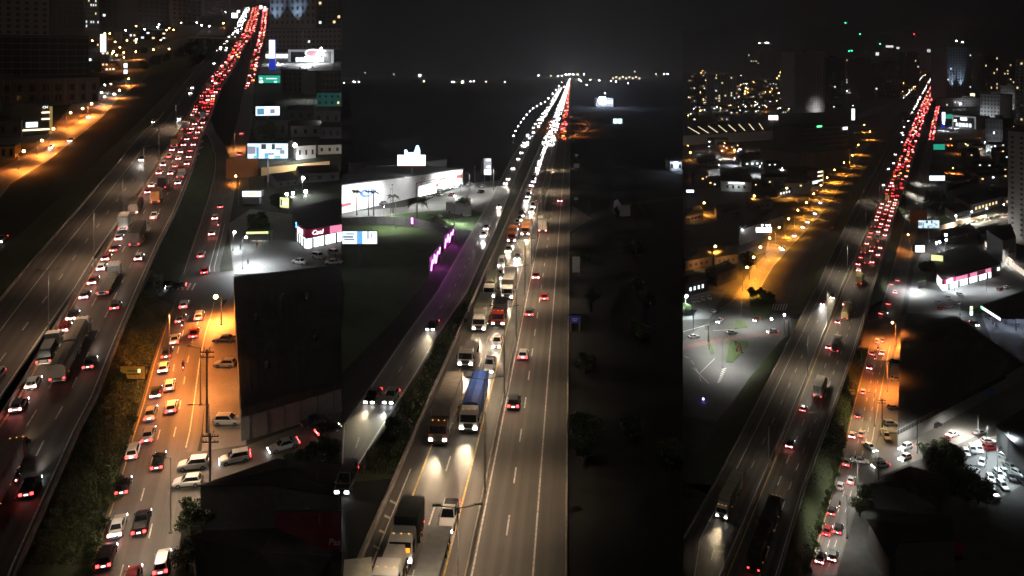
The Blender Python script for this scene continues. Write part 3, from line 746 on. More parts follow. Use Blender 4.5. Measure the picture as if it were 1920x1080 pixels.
# ---- buildings
def footprint(p, pts): return [clampx(p, v) for v in pts]
def poly_building(p, name, roof_px, h, label, wall, roof, cat='building', ridge=0.0, eave=.35, parapet=0.0, z0=None):
    """roof outline as seen, at eave height h above the ground"""
    top = [P(p, x, y, h) for x, y in roof_px]; c = sum(top, Vector()) / len(top); base = Vector((c.x, c.y, gz(p, c.y)))
    r = empty(name, base); tag(r, label, cat)
    lo = [Vector((v.x, v.y, gz(p, v.y) - .3)) - base for v in top]; hi = [v - base for v in top]
    b = MB(); n = len(top)
    for i in range(n):
        j = (i + 1) % n; w = MB(); b.quadv([lo[i], lo[j], hi[j], hi[i]], wall)
    wo_ = b.build('wall', r)
    b = MB(); cc = sum(hi, Vector()) / n
    ov = [clampx(p, v + base + (v - cc).normalized() * eave) - base for v in hi]
    if ridge:
        ap = cc + Vector((0, 0, ridge)); k = 0
        if n == 4:
            e1 = (ov[0] + ov[1]) / 2; e2 = (ov[2] + ov[3]) / 2; a1 = (ov[1] + ov[2]) / 2; a2 = (ov[0] + ov[3]) / 2
            if (e1 - e2).length > (a1 - a2).length: m1, m2 = e1.lerp(e2, .3), e1.lerp(e2, .7); fs = [(0, 1, 'a'), (1, 2, 'b', 'a'), (2, 3, 'b'), (3, 0, 'a', 'b')]
            else: m1, m2 = a2.lerp(a1, .3), a2.lerp(a1, .7); fs = [(0, 1, 'b', 'a'), (1, 2, 'b'), (2, 3, 'a', 'b'), (3, 0, 'a')]
            R = {'a': m1 + Vector((0, 0, ridge)), 'b': m2 + Vector((0, 0, ridge))}
            for f in fs: b.quadv([ov[q] if isinstance(q, int) else R[q] for q in f], roof)
        else:
            for i in range(n): b.quadv([ov[i], ov[(i+1) % n], ap], roof)
        b.quadv([v - Vector((0, 0, .12)) for v in reversed(ov)], roof)
        for i in range(n):
            j = (i+1) % n; b.quadv([ov[i] - Vector((0, 0, .12)), ov[j] - Vector((0, 0, .12)), ov[j], ov[i]], roof)
    else:
        b.rings([[v - Vector((0, 0, .02)) for v in ov], [v + Vector((0, 0, .3)) for v in ov]], roof)
    b.build('roof', r)
    return r, base, lo, hi
def box_building(p, name, A, B, ytop, depth, label, wall, roof, cat='building', win=None, h=None, parapet=.5, ridge=0, group=None, sides=True, hr=None):
    """front base edge from picture point A to B; rises to row ytop above A"""
    a, c = P(p, *A), P(p, *B); c.z = a.z; 
    if h is None: h = (A[1] - ytop) * a.y / F
    d = Vector((c.x - a.x, c.y - a.y, 0)); w = d.length; d.normalize(); n = Vector((-d.y, d.x, 0))
    mid = (a + c) / 2; base = Vector((mid.x, mid.y, min(gz(p, a.y), gz(p, c.y))))
    rz = math.atan2(d.y, d.x); M = Matrix.Translation(base) @ Matrix.Rotation(rz, 4, 'Z'); r = empty(name, M); tag(r, label, cat, group); Mi = M.inverted()
    cor = [a, c, c + n * depth, a + n * depth]; cor = [clampx(p, v) for v in cor]; lc = [Mi @ v for v in cor]
    dip = -depth * .0 - .3; top = [Vector((v.x, v.y, (h if i in (0, 3) or hr is None else hr))) for i, v in enumerate(lc)]; bot = [Vector((v.x, v.y, dip)) for v in lc]
    b = MB(); b.rings([bot, top], wall); b.build('wall', r)
    b = MB(); cc = sum(top, Vector()) / 4; e = .25
    ov = [Mi @ clampx(p, M @ (v + (v - cc).normalized() * e)) for v in top]
    if ridge:
        m1 = (ov[0] + ov[3]) / 2 + Vector((0, 0, ridge)); m2 = (ov[1] + ov[2]) / 2 + Vector((0, 0, ridge))
        b.quadv([ov[0], ov[1], m2, m1], roof); b.quadv([ov[2], ov[3], m1, m2], roof); b.quadv([ov[1], ov[2], m2], wall); b.quadv([ov[3], ov[0], m1], wall)
        b.quadv([v - Vector((0, 0, .05)) for v in reversed(ov)], roof)
    else:
        b.rings([[v - Vector((0, 0, .05)) for v in ov], [v + Vector((0, 0, parapet)) for v in ov]], roof)
    b.build('roof', r)
    if win: windows(r, lc, h, **win)
    return r, w, h, lc
def windows(r, lc, h, nx=5, nz=8, fw=.55, fh=.5, lit_p=.06, z0=.06, z1=.97, ns=0, mats=None, side=None, seed=0, dark=None):
    rnd = random.Random(seed + nx * 31 + nz); mats = mats or (m_winw, m_winc)
    faces = [(lc[0], lc[1], nx)]
    if ns: faces.append((lc[1], lc[2], ns) if side == 'right' else (lc[3], lc[0], ns))
    for a, c, k in faces:
        d = Vector((c.x - a.x, c.y - a.y, 0)); L = d.length; d.normalize(); n = Vector((d.y, -d.x, 0)); cw = L / k; ch = h * (z1 - z0) / nz; rz = math.atan2(d.y, d.x)
        for i in range(k):
            for j in range(nz):
                lt = rnd.random() < lit_p
                mm = rnd.choice(mats) if lt else (dark or m_win)
                q = a + d * cw * (i + .5) + n * .03; obj('window', unit_box(mm), r, (q.x, q.y, h * z0 + ch * (j + .5)), scale=(cw * fw, .12, ch * fh), rotz=rz)
# =================================================================== LEFT DISTRICT
HB = 6.0
L_nb = Road('L', 'highway', [(1300, -312, -58), (1060, -162, 34), (810, -13, 145), (745, 30, 179), (640, 92, 220), (540, 150, 262), (460, 202, 297), (400, 236, 328), (320, 289, 360), (257, 329, 378), (225, 349, 393), (160, 386, 418), (110, 422, 449), (80, 441, 464), (60, 456, 479), (25, 469, 487), (12, 473, 489)], m_road, h=HB, lanes=(.2, .5, .8), phrase="left picture's jammed highway")
L_sb = Road('L', 'highway', [(1100, -420, -215), (900, -300, -105), (742, -140, 6), (626, -45, 84), (540, 22, 144), (470, 82, 186), (392, 150, 240), (302, 226, 303), (257, 262, 327), (225, 298, 348), (160, 344, 384), (110, 386, 420), (80, 416, 439), (60, 434, 454), (25, 452, 467), (12, 457, 471)], m_road, h=HB, lanes=(.35, .75), phrase="left picture's open carriageway")
for r_ in (L_nb,):
    r_.line(.045, .3, m_yline); r_.line(.945, .25); r_.dashes(.36, 5, 7, .24, 0, 330); r_.dashes(.655, 4, 6, .24, 0, 330)
L_sb.line(.32, .25); L_sb.line(.965, .25); L_sb.dashes(.64, 4, 10, .24, 0, 330)
tag(L_nb.barrier(0.0, off=-.3), 'concrete median barrier beside the jammed lanes of the left picture', 'barrier')
tag(L_nb.barrier(1.0, ((-.2, 0), (-.14, .7), (.14, .7), (.2, 0)), off=.2), 'low concrete parapet along the grass side of the left highway', 'parapet')
tag(L_sb.barrier(0.0, ((-.2, 0), (-.14, .75), (.14, .75), (.2, 0)), off=-.2), 'pale parapet at the outer edge of the empty carriageway, left picture', 'parapet')
L_sv = Road('L', 'service_road', [(1300, 70, 300), (1080, 158, 328), (945, 206, 348), (810, 247, 378), (757, 264, 384), (680, 285, 392), (625, 303, 402), (590, 316, 413), (555, 328, 420), (502, 344, 412), (440, 366, 426), (365, 391, 440), (315, 402, 448), (285, 428, 462), (230, 444, 474), (165, 458, 476), (110, 470, 486), (70, 484, 497), (25, 490, 503), (12, 492, 504)], m_road2, lanes=(.22, .55, .84), phrase="left picture's service road")
d1_ = L_sv.d_at_y(560); L_sv.line(.05, .2, m_yline, 0, d1_); L_sv.line(.83, .18, None, L_sv.d_at_y(840), d1_); L_sv.dashes(.4, 3, 5, .18, 0, L_sv.d_at_y(590)); L_sv.dashes(.62, 3, 5, .18, 0, L_sv.d_at_y(960)); L_sv.dashes(.62, 3, 6, .18, L_sv.d_at_y(820), L_sv.d_at_y(600))
L_sv.line(.06, .2, None, L_sv.d_at_y(515), L_sv.d_at_y(300)); L_sv.line(.72, .18, None, L_sv.d_at_y(510), L_sv.d_at_y(420)); L_sv.line(.85, .18, None, L_sv.d_at_y(510), L_sv.d_at_y(420))
L_rp = Road('L', 'slip_road', [(345, 398, 428, .1), (315, 402, 434, 1.0), (290, 402, 428, 2.5), (268, 396, 418, 4.5), (248, 385, 404, 5.8), (228, 376, 396, 6.0)], m_road2, dz=.1, phrase='ramp')
L_rp.line(.06, .18)
L_lf = Road('L', 'service_road', [(400, -150, -20), (345, -65, 22), (320, -10, 60), (302, 28, 90), (270, 74, 130), (250, 102, 155), (222, 138, 190), (185, 182, 222), (162, 213, 252), (147, 234, 274), (137, 246, 280)], m_road2, lanes=(.3, .7), phrase='amber lit far side road, left picture')
L_lf.line(.95, .2); L_lf.dashes(.5, 3, 6, .2, 0, 160)
L_lf2 = Road('L', 'street', [(66, 366, 420), (50, 386, 428), (38, 402, 434), (25, 424, 440)], m_road2, phrase='')
# gore chevrons
for i in range(7):
    y = 330 - i * 12; a = L_nb.at(.97, L_nb.d_at_y(y))[0]; q = px_of(a); b = MB(); z = Vector((0, 0, .12)); w = (12 - abs(i - 4) * 2) * .9
    b.quadv([P('L', q + 1, y, HB) + z, P('L', q + w, y - 5, HB) + z, P('L', q + w, y - 7.5, HB) + z, P('L', q + 1, y - 2.5, HB) + z], m_line); b.build('chevron_marking', L_rp.o)
# verges
strip('L', 'embankment', [(-56, 1300, HB), (36, 1060, HB), (147, 810, HB), (222, 640, HB), (264, 540, HB)], [(68, 1300, 0), (165, 1060, 0), (246, 810, 0), (296, 640, 0), (322, 572, 0)], m_grass)
strip('L', 'embankment', [(268, 530, HB), (299, 460, HB), (330, 400, HB), (362, 320, HB), (384, 252, HB)], [(336, 525, 0), (358, 462, 0), (380, 400, 0), (401, 320, .5), (400, 272, 4.0)], m_grass)
strip('L', 'embankment', [(-300, 900, HB), (-140, 742, HB), (22, 540, HB), (150, 392, HB), (226, 302, HB), (298, 225, HB), (386, 110, HB)], [(-420, 830, 0), (-240, 700, 0), (-50, 520, 0), (95, 385, 0), (185, 300, 0), (268, 222, 0), (376, 110, 0)], m_grass)
# bridge over the crossing street
b = MB(); q0, q1, q2, q3 = P('L', 262, 540, HB), P('L', 275, 514, HB), P('L', 275, 514, 0), P('L', 262, 540, 0)
b.slab([P('L', 256, 556, HB - .2), P('L', 282, 506, HB - .2), P('L', 282, 506, 0.0), P('L', 256, 556, 0.0)], (1, 0, 0), .6, mat('pale_green_abutment', (.28, .3, .2), .85)); tag(b.build('bridge_abutment'), 'concrete abutment coloured by green light under the left highway bridge', 'abutment')  # green light is put into the concrete colour
patch('L', 'street', [(296, 556), (330, 518), (440, 508), (438, 560), (330, 580)], m_road2, .09)
for i in range(5):
    b = MB(); z = Vector((0, 0, .14)); x = 322 + i * 9; b.quadv([P('L', x, 545) + z, P('L', x + 3, 545) + z, P('L', x + 10, 532) + z, P('L', x + 7, 532) + z], m_line); tag(b.build('crosswalk_stripe'), kind='structure')
patch('L', 'street', [(325, 985), (344, 850), (458, 838), (640, 772), (640, 850), (500, 882), (390, 938)], m_road2, .1)
patch('L', 'pavement', [(404, 600), (437, 545), (462, 836), (378, 848), (388, 700)], m_walk, .02, kerb=.12)
patch('L', 'forecourt', [(438, 514), (428, 420), (470, 392), (545, 402), (640, 432), (640, 500), (560, 512)], m_lot, .05)
patch('L', 'pavement', [(100, 262), (130, 235), (160, 205), (225, 155), (215, 150), (140, 190), (90, 250)], m_walk, .02, kerb=.12)
patch('L', 'lawn', [(262, 150), (330, 128), (410, 104), (372, 100), (300, 118), (250, 134)], m_lawn, .05)
patch('L', 'street', [(250, 100), (330, 74), (372, 66), (378, 74), (330, 92), (250, 118)], m_lot, .07)
patch('L', 'forecourt', [(486, 138), (500, 96), (545, 100), (625, 122), (622, 134), (540, 140)], m_lot, .05)
patch('L', 'street', [(455, 300), (640, 262), (640, 276), (462, 322)], m_road2, .09)

# ---- traffic: hand placed near vehicles, then the queue
def car(road, x, y, way, kind, c, lights='run'): on_road(road, x, y, way, dict(kind=kind, c=c, lights=lights, len=CARDIM[kind][0]))
def trk(road, x, y, way, cargo, ln, c, t, **k): on_road(road, x, y, way, dict(truck=cargo, len=ln, c=c, t=t, **k))
trk(L_nb, -6, 935, 1, 'box', 19, 'red', (.3, .2, .16), desc='long dark roofed')
car(L_nb, 66, 912, 1, 'sport_utility', 'black')
car(L_nb, 28, 772, 1, 'hatchback', 'silver', 'brake'); car(L_nb, 52, 732, 1, 'hatchback', 'white', 'brake')
trk(L_nb, 84, 675, 1, 'load', 9, 'white', (.05, .06, .08), desc='dark')
trk(L_nb, 134, 668, 1, 'tarp', 22, 'white', (.15, .14, .11), bi=True, desc='double trailer')
car(L_nb, 175, 680, 1, 'sedan', 'black'); car(L_nb, 115, 624, 1, 'hatchback', 'red', 'brake'); car(L_nb, 129, 602, 1, 'sedan', 'black', 'brake')
trk(L_nb, 204, 535, 1, 'flat', 15, 'white', (.3, .29, .27), desc='empty white')
car(L_nb, 154, 562, 1, 'hatchback', 'grey', 'brake'); car(L_nb, 223, 573, 1, 'hatchback', 'black'); car(L_nb, 170, 534, 1, 'sedan', 'red', 'brake'); car(L_nb, 187, 508, 1, 'hatchback', 'white', 'brake'); car(L_nb, 195, 490, 1, 'hatchback', 'red', 'brake')
car(L_nb, 212, 472, 1, 'sedan', 'black', 'run'); car(L_nb, 219, 452, 1, 'hatchback', 'silver', 'brake'); car(L_nb, 265, 484, 1, 'sport_utility', 'white', 'brake')
trk(L_nb, 262, 448, 1, 'container', 15, 'white', (.06, .05, .05), desc='dark'); trk(L_nb, 230, 430, 1, 'box', 8, 'white', (.4, .38, .33), desc='pale'); trk(L_nb, 251, 398, 1, 'tarp', 11, 'red', (.12, .1, .09), lights='brake', desc='dark')
trk(L_nb, 294, 378, 1, 'box', 8, 'white', (.5, .2, .05), desc='orange backed'); car(L_nb, 291, 408, 1, 'pickup', 'white', 'run'); trk(L_nb, 306, 352, 1, 'box', 8, 'silver', (.1, .1, .11), desc='grey')
car(L_nb, 282, 352, 1, 'hatchback', 'white', 'brake'); car(L_nb, 275, 364, 1, 'hatchback', 'red', 'brake')
trk(L_nb, 347, 244, 1, 'box', 7, 'white', (.6, .58, .55), desc='pale'); trk(L_nb, 390, 168, 1, 'box', 8, 'white', (.6, .58, .55), desc='tall white'); trk(L_nb, 381, 222, 1, 'box', 8, 'white', (.2, .28, .34), desc='blue grey')
jam(L_nb, 352, 205, 1, 8.5, ptruck=.05, brake=.75)
flush(L_nb, 'vehicles queueing on the highway in the left picture', near_s=3.4, beam=2200, beam_max_d=170)
motorcycle(frame(L_nb.at(.62, L_nb.d_at_y(905))[1], nrm('L'), L_nb.at(.60, L_nb.d_at_y(905))[0] + Vector((0, 0, .07))), (.2, .02, .02), 'motorcycle with a pink tail light beside the long trailer, bottom left', 'rider in dark clothes beside the long trailer, bottom left')
for x, y, c, k in ((2, 708, 'white', 'sport_utility'), (266, 300, 'black', 'sedan'), (285, 231, 'grey', 'hatchback'), (338, 223, 'white', 'hatchback'), (358, 176, 'white', 'van'), (361, 166, 'grey', 'sedan'), (402, 120, 'white', 'sedan'), (407, 98, 'white', 'hatchback')): car(L_sb, x, y, -1, k, c)
flush(L_sb, 'vehicles coming on the open carriageway, left picture', near_s=3.4, beam=2200, beam_max_d=900)
for x, y, c, k, l in ((214, 1003, 'white', 'sedan', 'brake'), (267, 985, 'black', 'pickup', 'run'), (193, 1062, 'black', 'sport_utility', 'run'), (249, 1090, 'red', 'hatchback', 'run'), (311, 1052, 'white', 'sport_utility', 'run'), (226, 925, 'black', 'hatchback', 'run'), (244, 860, 'white', 'sport_utility', 'run'), (297, 871, 'black', 'sedan', 'run'),
    (274, 826, 'silver', 'sedan', 'run'), (277, 787, 'beige', 'sedan', 'run'), (322, 768, 'white', 'hatchback', 'run'), (317, 729, 'white', 'hatchback', 'run'), (288, 746, 'black', 'hatchback', 'brake'), (303, 698, 'white', 'hatchback', 'brake'), (310, 670, 'black', 'sedan', 'run'),
    (326, 643, 'white', 'sedan', 'run'), (337, 604, 'grey', 'sport_utility', 'run'), (343, 577, 'white', 'hatchback', 'run'), (376, 595, 'silver', 'sport_utility', 'run'), (365, 628, 'red', 'sedan', 'run'),
    (384, 511, 'red', 'hatchback', 'run'), (377, 482, 'silver', 'sport_utility', 'run'), (398, 440, 'white', 'hatchback', 'brake'), (404, 411, 'white', 'sport_utility', 'brake'), (414, 389, 'grey', 'hatchback', 'run'), (450, 291, 'red', 'sedan', 'run'), (453, 252, 'red', 'hatchback', 'run')): car(L_sv, x, y, 1, k, c, l)
on_road(L_sv, 345, 692, 1, dict(bike=1, len=2)); on_road(L_sv, 341, 615, 1, dict(bike=1, len=2)); on_road(L_sv, 411, 424, 1, dict(bike=1, len=2))
flush(L_sv, 'vehicles on the service road, left picture', near_s=3.4, beam=500, beam_max_d=260)
for x, y, c in ((98, 277, 'white'), (137, 263, 'black'), (168, 221, 'white'), (216, 178, 'white')): car(L_lf, x, y, -1, 'sedan', c)
flush(L_lf, 'cars on the amber lit side road', near_s=3.4, beam=1500, beam_max_d=900)
b = MB()
distant_traffic(L_nb, 204, 12, 1, 7, b, big=1.1, skip=.12); distant_traffic(L_sb, 96, 12, -1, 22, b, lanes=(.3, .75), big=1.3); distant_traffic(L_sv, 168, 16, 1, 6, b, lanes=(.25, .75), big=1.1)
distant_traffic(L_sb, 60, 11, -1, 26, b, lanes=(.5,), big=2.0)  # second pass of oversized headlights, added as glare at the far end
tag(b.build('distant_traffic'), 'far queue of red and white vehicle lights at the top of the left picture', 'traffic', kind='stuff')
# side street and parked cars: (x, y, heading pixel dx dy, kind, colour, lights, label)
def ground_car(p, x, y, dx, dy, kind, c, lights, label, beam=0, group=None, h=0, dz=.1):
    a = P(p, x, y, h); f = P(p, x + dx, y + dy, h) - a
    place_car(frame(f, nrm(p), a + Vector((0, 0, dz))), kind, c, F / a.y > 3.4, lights, label, group, beam)
ground_car('L', 363, 878, -30, 3, 'sport_utility', 'white', 'off', 'white tall estate car turning out beside the utility pole', 0)
ground_car('L', 352, 910, -30, 3, 'hatchback', 'white', 'off', 'bright white hatchback side on at the street corner')
ground_car('L', 441, 866, -30, 6, 'sport_utility', 'white', 'run', 'white tall estate car with a black roof leaving the side street', 500)
ground_car('L', 532, 842, -30, 9, 'sedan', 'silver', 'run', 'silver saloon with headlights on in the side street', 500)
ground_car('L', 592, 846, -28, 10, 'sedan', 'silver', 'run', 'pinkish silver saloon behind the tree in the side street', 500)
ground_car('L', 616, 812, 28, -10, 'hatchback', 'black', 'run', 'black hatchback driving off up the side street')
ground_car('L', 590, 796, 28, -10, 'sedan', 'black', 'off', 'black saloon parked against the grey warehouse wall')
ground_car('L', 421, 642, -30, 0, 'sedan', 'dark blue', 'off', 'dark blue saloon parked by the warehouse', dz=.16)
ground_car('L', 422, 688, -30, 0, 'hatchback', 'silver', 'off', 'silver hatchback parked nose out by the warehouse', dz=.16)
ground_car('L', 428, 796, 30, 0, 'sport_utility', 'white', 'off', 'white tall estate car parked at the warehouse corner', dz=.16)
ground_car('L', 563, 495, 20, 4, 'sedan', 'white', 'off', 'white saloon parked on the store forecourt'); ground_car('L', 598, 485, 20, 6, 'sport_utility', 'white', 'off', 'white tall estate car in front of the magenta store')
ground_car('L', 628, 478, 20, 6, 'hatchback', 'silver', 'off', 'silver hatchback at the right edge of the store forecourt'); ground_car('L', 626, 496, 20, 0, 'sedan', 'white', 'off', 'white saloon half hidden behind the warehouse roof')
ground_car('L', 330, 541, -20, 2, 'sedan', 'black', 'run', 'black saloon crossing under the highway bridge', 300, dz=.13)
ground_car('L', 4, 452, -14, 12, 'sedan', 'grey', 'run', 'car with headlights on at the dark left edge', 1200)
for i, (x, y) in enumerate(((505, 128), (516, 126), (528, 130), (540, 128), (552, 131), (563, 129), (575, 130), (586, 128), (510, 120), (522, 119), (535, 121))):
    ground_car('L', x, y, 4, 3, 'sedan', ('white', 'silver', 'grey')[i % 3], 'off', '%s parked car on the bright left hand dealership lot, %s from the left' % (('white', 'silver', 'grey')[i % 3], ordn(sorted((505, 516, 528, 540, 552, 563, 575, 586, 510, 522, 535)).index(x) + 1)), group='cars on the dealership lot, left picture')
person(frame(Vector((1, 0, 0)), nrm('L'), P('L', 451, 470) + Vector((0, 0, .05))), walker_me, (.02, .02, .025), 'person in dark clothes standing on the lit forecourt', False)
person(frame(Vector((-1, 0, 0)), nrm('L'), P('L', 465, 497) + Vector((0, 0, .05))), walker_me, (.02, .025, .02), 'person in dark clothes near the forecourt edge', False)
person(frame(Vector((0, -1, 0)), nrm('L'), P('L', 482, 466) + Vector((0, 0, .05))), walker_me, (.3, .06, .02), 'person in orange by the food kiosk', False)

# ---- lamps of the left district
OR = (1.0, .27, .045); WH = (.9, .96, 1.0); WW = (1.0, .86, .66)
street_lamp('L', 415, 610, 'sodium street lamp glowing by the warehouse corner', px_top=558, arm=(-1.2, 0), glowm=m_sodium, power=14000, col=OR, group=None, globe=.45)
for i, (x, y, t) in enumerate(((35, 318, 284), (70, 290, 264), (92, 268, 242), (125, 240, 212), (148, 226, 204), (165, 216, 195), (190, 200, 182), (218, 184, 170), (236, 160, 148), (228, 132, 108))):  # row filled out with added lamps to even the amber light
    street_lamp('L', x, y, 'amber street lamp along the side road at upper left, %s from below' % ordn(i + 1), px_top=t, arm=(2.5, -.8), cone=165, glowm=m_sodium, power=14000, col=OR, globe=.5)
for i, (x, y, t) in enumerate(((192, 174, 160), (203, 180, 158), (185, 196, 174))):
    street_lamp('L', x, y, ('slim lamp with cold light beside the podium', 'violet white lamp behind the side road', 'cold white lamp at the podium corner')[i], px_top=t, glowm=m_white, power=1500, col=WH, globe=.4)
for i, (x, y, t) in enumerate(((91, 640, 507), (176, 500, 395), (230, 418, 328), (270, 352, 275), (298, 300, 240), (330, 240, 196))):
    street_lamp('L', x, y, 'thin double armed lamp post on the highway median, %s from below, left picture' % ordn(i + 1), px_top=t, arm=(1.6, .5), double=True, power=1700 if i else 1000, col=(1, .66, .43), hb=HB, group='median lamp posts, left picture')
for i, (x, y, t) in enumerate(((433, 345, 331), (447, 385, 322), (466, 380, 330))):
    street_lamp('L', x, y, ('amber lamp glowing over the junction below the billboard', 'tall post at the kiosk lawn', 'thin post behind the kiosk lawn')[i], px_top=t, glowm=m_sodium if i == 0 else None, power=3000 if i == 0 else 0, col=OR, globe=.35, group=None)
street_lamp('L', 392, 870, 'curved lamp bracket above the white cars', h=9, arm=(-2.6, -.6), power=2700, col=(1, .7, .44), group=None)
street_lamp('L', 320, 1000, 'lamp post at the bottom lighting the wide street', h=10, arm=(-2, 0), power=2200, col=(1, .74, .5), group=None)
street_lamp('L', 376, 760, 'added sodium post beside the tall utility pole', h=10, arm=(-2, 0), power=8000, col=(1, .34, .08), group=None)  # post added to carry the orange light down the service road
for i, (x, y) in enumerate(((610, 250), (575, 190), (520, 121), (572, 122))): street_lamp('L', x, y, 'cold lamp post between the dark blocks at right, %s from below' % ordn(i + 1), h=11, arm=(0, 1.5), power=(4500, 6000, 26000, 26000)[i], col=WH, group='lamp posts between the blocks, left picture')
street_lamp('L', 440, 280, 'amber lamp reflected on the orange wall', h=7, arm=(.8, 0), power=7000, col=(1, .35, .1), group=None)
for i, (x, y, t) in enumerate(((567, 372, 335), (552, 304, 273), (536, 370, 365), (548, 369, 363), (572, 366, 360), (596, 170, 108), (574, 126, 110))):
    street_lamp('L', x, y, ('tall white globe lamp behind the store', 'white floodlight beside the upper billboard', 'first of three white floodlights on the store roof edge', 'second of three white floodlights on the store roof edge', 'third of three white floodlights on the store roof edge', 'white globe lamp at the dealership frame', 'bright globe in front of the dealership')[i], px_top=t, arm=(.3, -.2), glowm=m_white, power=(2500, 5000, 900, 900, 900, 9000, 14000)[i], col=WH, globe=(.55, .8, .5, .5, .6, 1.4, 2.0)[i], group=None)
street_lamp('L', 455, 505, 'short post with a cold floodlight on the forecourt', h=8, arm=(.8, .3), glowm=m_white, power=9000, col=WH, globe=.3, group=None)
street_lamp('L', 437, 470, 'post with a white lamp at the forecourt entrance', px_top=437, arm=(.4, 0), glowm=m_white, power=2500, col=WH, globe=.35, group=None)
street_lamp('L', 600, 118, 'floodlight over the dealership cars', h=14, arm=(1, 0), glowm=m_white, power=30000, col=WH, globe=.8, group=None)
utility_pole('L', 388, 812, 655, 'tall wooden utility pole with cross arms in front of the warehouse'); utility_pole('L', 394, 962, 812, 'nearer utility pole rising behind the dark roof')
for i, (x, y, t) in enumerate(((317, 690, 588), (193, 905, 878))): street_lamp('L', x, y - (i * 0), ('leaning dark pole at the foot of the embankment', 'thin stake on the embankment')[i], px_top=t, arm=(.6, 0), power=(9000, 0)[i], col=OR, group=None)  # sodium spot added on the leaning pole to brighten the service road

# ---- left district buildings
wh, base_, lo_, hi_ = poly_building('L', 'warehouse', [(438, 521), (640, 499), (640, 714), (452, 768)], 5.2, 'large dark roofed warehouse with a grey side wall at right of the left picture', m_wallg, m_roofd, 'warehouse', ridge=0, eave=.05)
A_, B_ = P('L', 452, 768, 5.2), P('L', 640, 714, 5.2); dl = (B_ - A_); n_ = Vector((dl.y, -dl.x, 0)).normalized()
for i in range(46):      # corrugated eave band
    q = A_ + dl * ((i + .5) / 46) - base_ + n_ * .06; obj('eave_panel', unit_box(m_roofd), wh, q - Vector((0, 0, .55)), scale=(dl.length / 46 * .8, .1, 1.5), rotz=math.atan2(dl.y, dl.x))
for i in range(6):
    q = A_ + dl * ((i + .5) / 6) - base_ + n_ * .05; obj('wall_pilaster', unit_box(m_concd), wh, q - Vector((0, 0, 3.2)), scale=(.12, .1, 3.6), rotz=math.atan2(dl.y, dl.x))
for i in range(15):      # raised seams of the sheet roof, a few roof vents
    a, c = P('L', 438, 521, 5.55).lerp(P('L', 640, 499, 5.55), (i + .5) / 15), P('L', 452, 768, 5.55).lerp(P('L', 640, 714, 5.55), (i + .5) / 15); d = c - a; q = (a + c) / 2 - base_
    o_ = obj('roof_seam', unit_box(m_roofd), wh, q, scale=(d.length, .1, .1), rotz=math.atan2(d.y, d.x)); o_.rotation_euler = (0, -math.asin(d.z / d.length), math.atan2(d.y, d.x))
for x, y in ((480, 600), (530, 560), (590, 640), (500, 690), (575, 560)):
    q = P('L', x, y, 5.5) - base_; b = MB(); b.tube(q, q + Vector((0, 0, .7)), .35, .35, m_steel, 8); b.ball(q + Vector((0, 0, .85)), .45, m_steel, 8, 5); b.build('roof_vent', wh)
hs1 = poly_building('L', 'house', [(376, 910), (520, 862), (640, 872), (636, 930), (515, 906)], 6.0, 'dark hip roofed house at the bottom right of the left picture', m_walld, m_tile, 'house', ridge=1.3)
hs2 = poly_building('L', 'house', [(364, 1007), (515, 992), (620, 1040), (560, 1130), (380, 1120)], 6.5, 'lower dark roofed house with a pale wall, bottom of the left picture', m_wallg, m_tile, 'house', ridge=1.2)
# the red shop board "Pas..."
rb, w_, z0_, z1_ = sign_board('L', 514, 640, 958, 1034, 1075, 'shop_sign', 'dark red unlit shop board with pale letters at the bottom right', mat('dark_red_board', (.16, .012, .016), .6, var=.15), 'sign', posts=(-.3, .3), backing=m_trim)
lettering('Pas', 1.15, mat('pale_sign_letters', (.4, .36, .35), .7), rb, (w_ * .4, -.12, z0_ + (z1_ - z0_) * .24), align='CENTER', shear=.15)
# store with magenta fascia
m_mag = glow('magenta_fascia', (.55, .03, .13), .14); m_mag2 = glow('pink_lit_fascia', (1.0, .3, .5), 1.0); m_shop = glow('bright_shop_interior', (.93, 1.0, .98), 2.6)
st, base_, lo_, hi_ = poly_building('L', 'store', [(548, 392), (640, 372), (640, 420), (574, 434), (556, 418)], 5.0, 'dark roofed corner store with magenta fascia and bright glass front', m_walld, m_roofd, 'store', eave=.02)
def on_edge(p, parent, base, x0, y0, x1, y1, h, z0, z1, material, name, out=.1, th=.15, n=1, fill=1.0):
    a, c = P(p, x0, y0, h), P(p, x1, y1, h); d = c - a; nn = Vector((d.y, -d.x, 0)).normalized()
    if nn.dot(-a.xy.to_3d()) < 0: nn = -nn
    out_ = []
    for i in range(n):
        q = a + d * ((i + .5) / n) + nn * out - base; out_.append(obj(name, unit_box(material), parent, (q.x, q.y, q.z - h + (z0 + z1) / 2), scale=(d.length / n * fill, th, z1 - z0), rotz=math.atan2(d.y, d.x)))
    return out_
on_edge('L', st, base_, 574, 434, 640, 420, 5.0, 2.9, 5.2, m_mag, 'fascia'); on_edge('L', st, base_, 556, 418, 574, 434, 5.0, 2.9, 5.2, m_mag, 'fascia')
on_edge('L', st, base_, 618, 424.6, 640, 420, 5.0, 3.0, 5.0, m_mag2, 'lit_fascia_panel', out=.2)
on_edge('L', st, base_, 574, 434, 640, 420, 5.0, .2, 2.85, m_shop, 'shop_window', n=6, fill=.93); on_edge('L', st, base_, 558, 419.5, 574, 434, 5.0, .2, 2.85, m_shop, 'shop_window', n=3, fill=.8)
on_edge('L', st, base_, 574, 434, 640, 420, 5.0, 0, 2.9, m_trim, 'column', n=3, fill=.09, out=.45, th=.4); on_edge('L', st, base_, 556, 418, 574, 434, 5.0, 0, 2.9, m_trim, 'column', n=4, fill=.12, out=.45, th=.3)
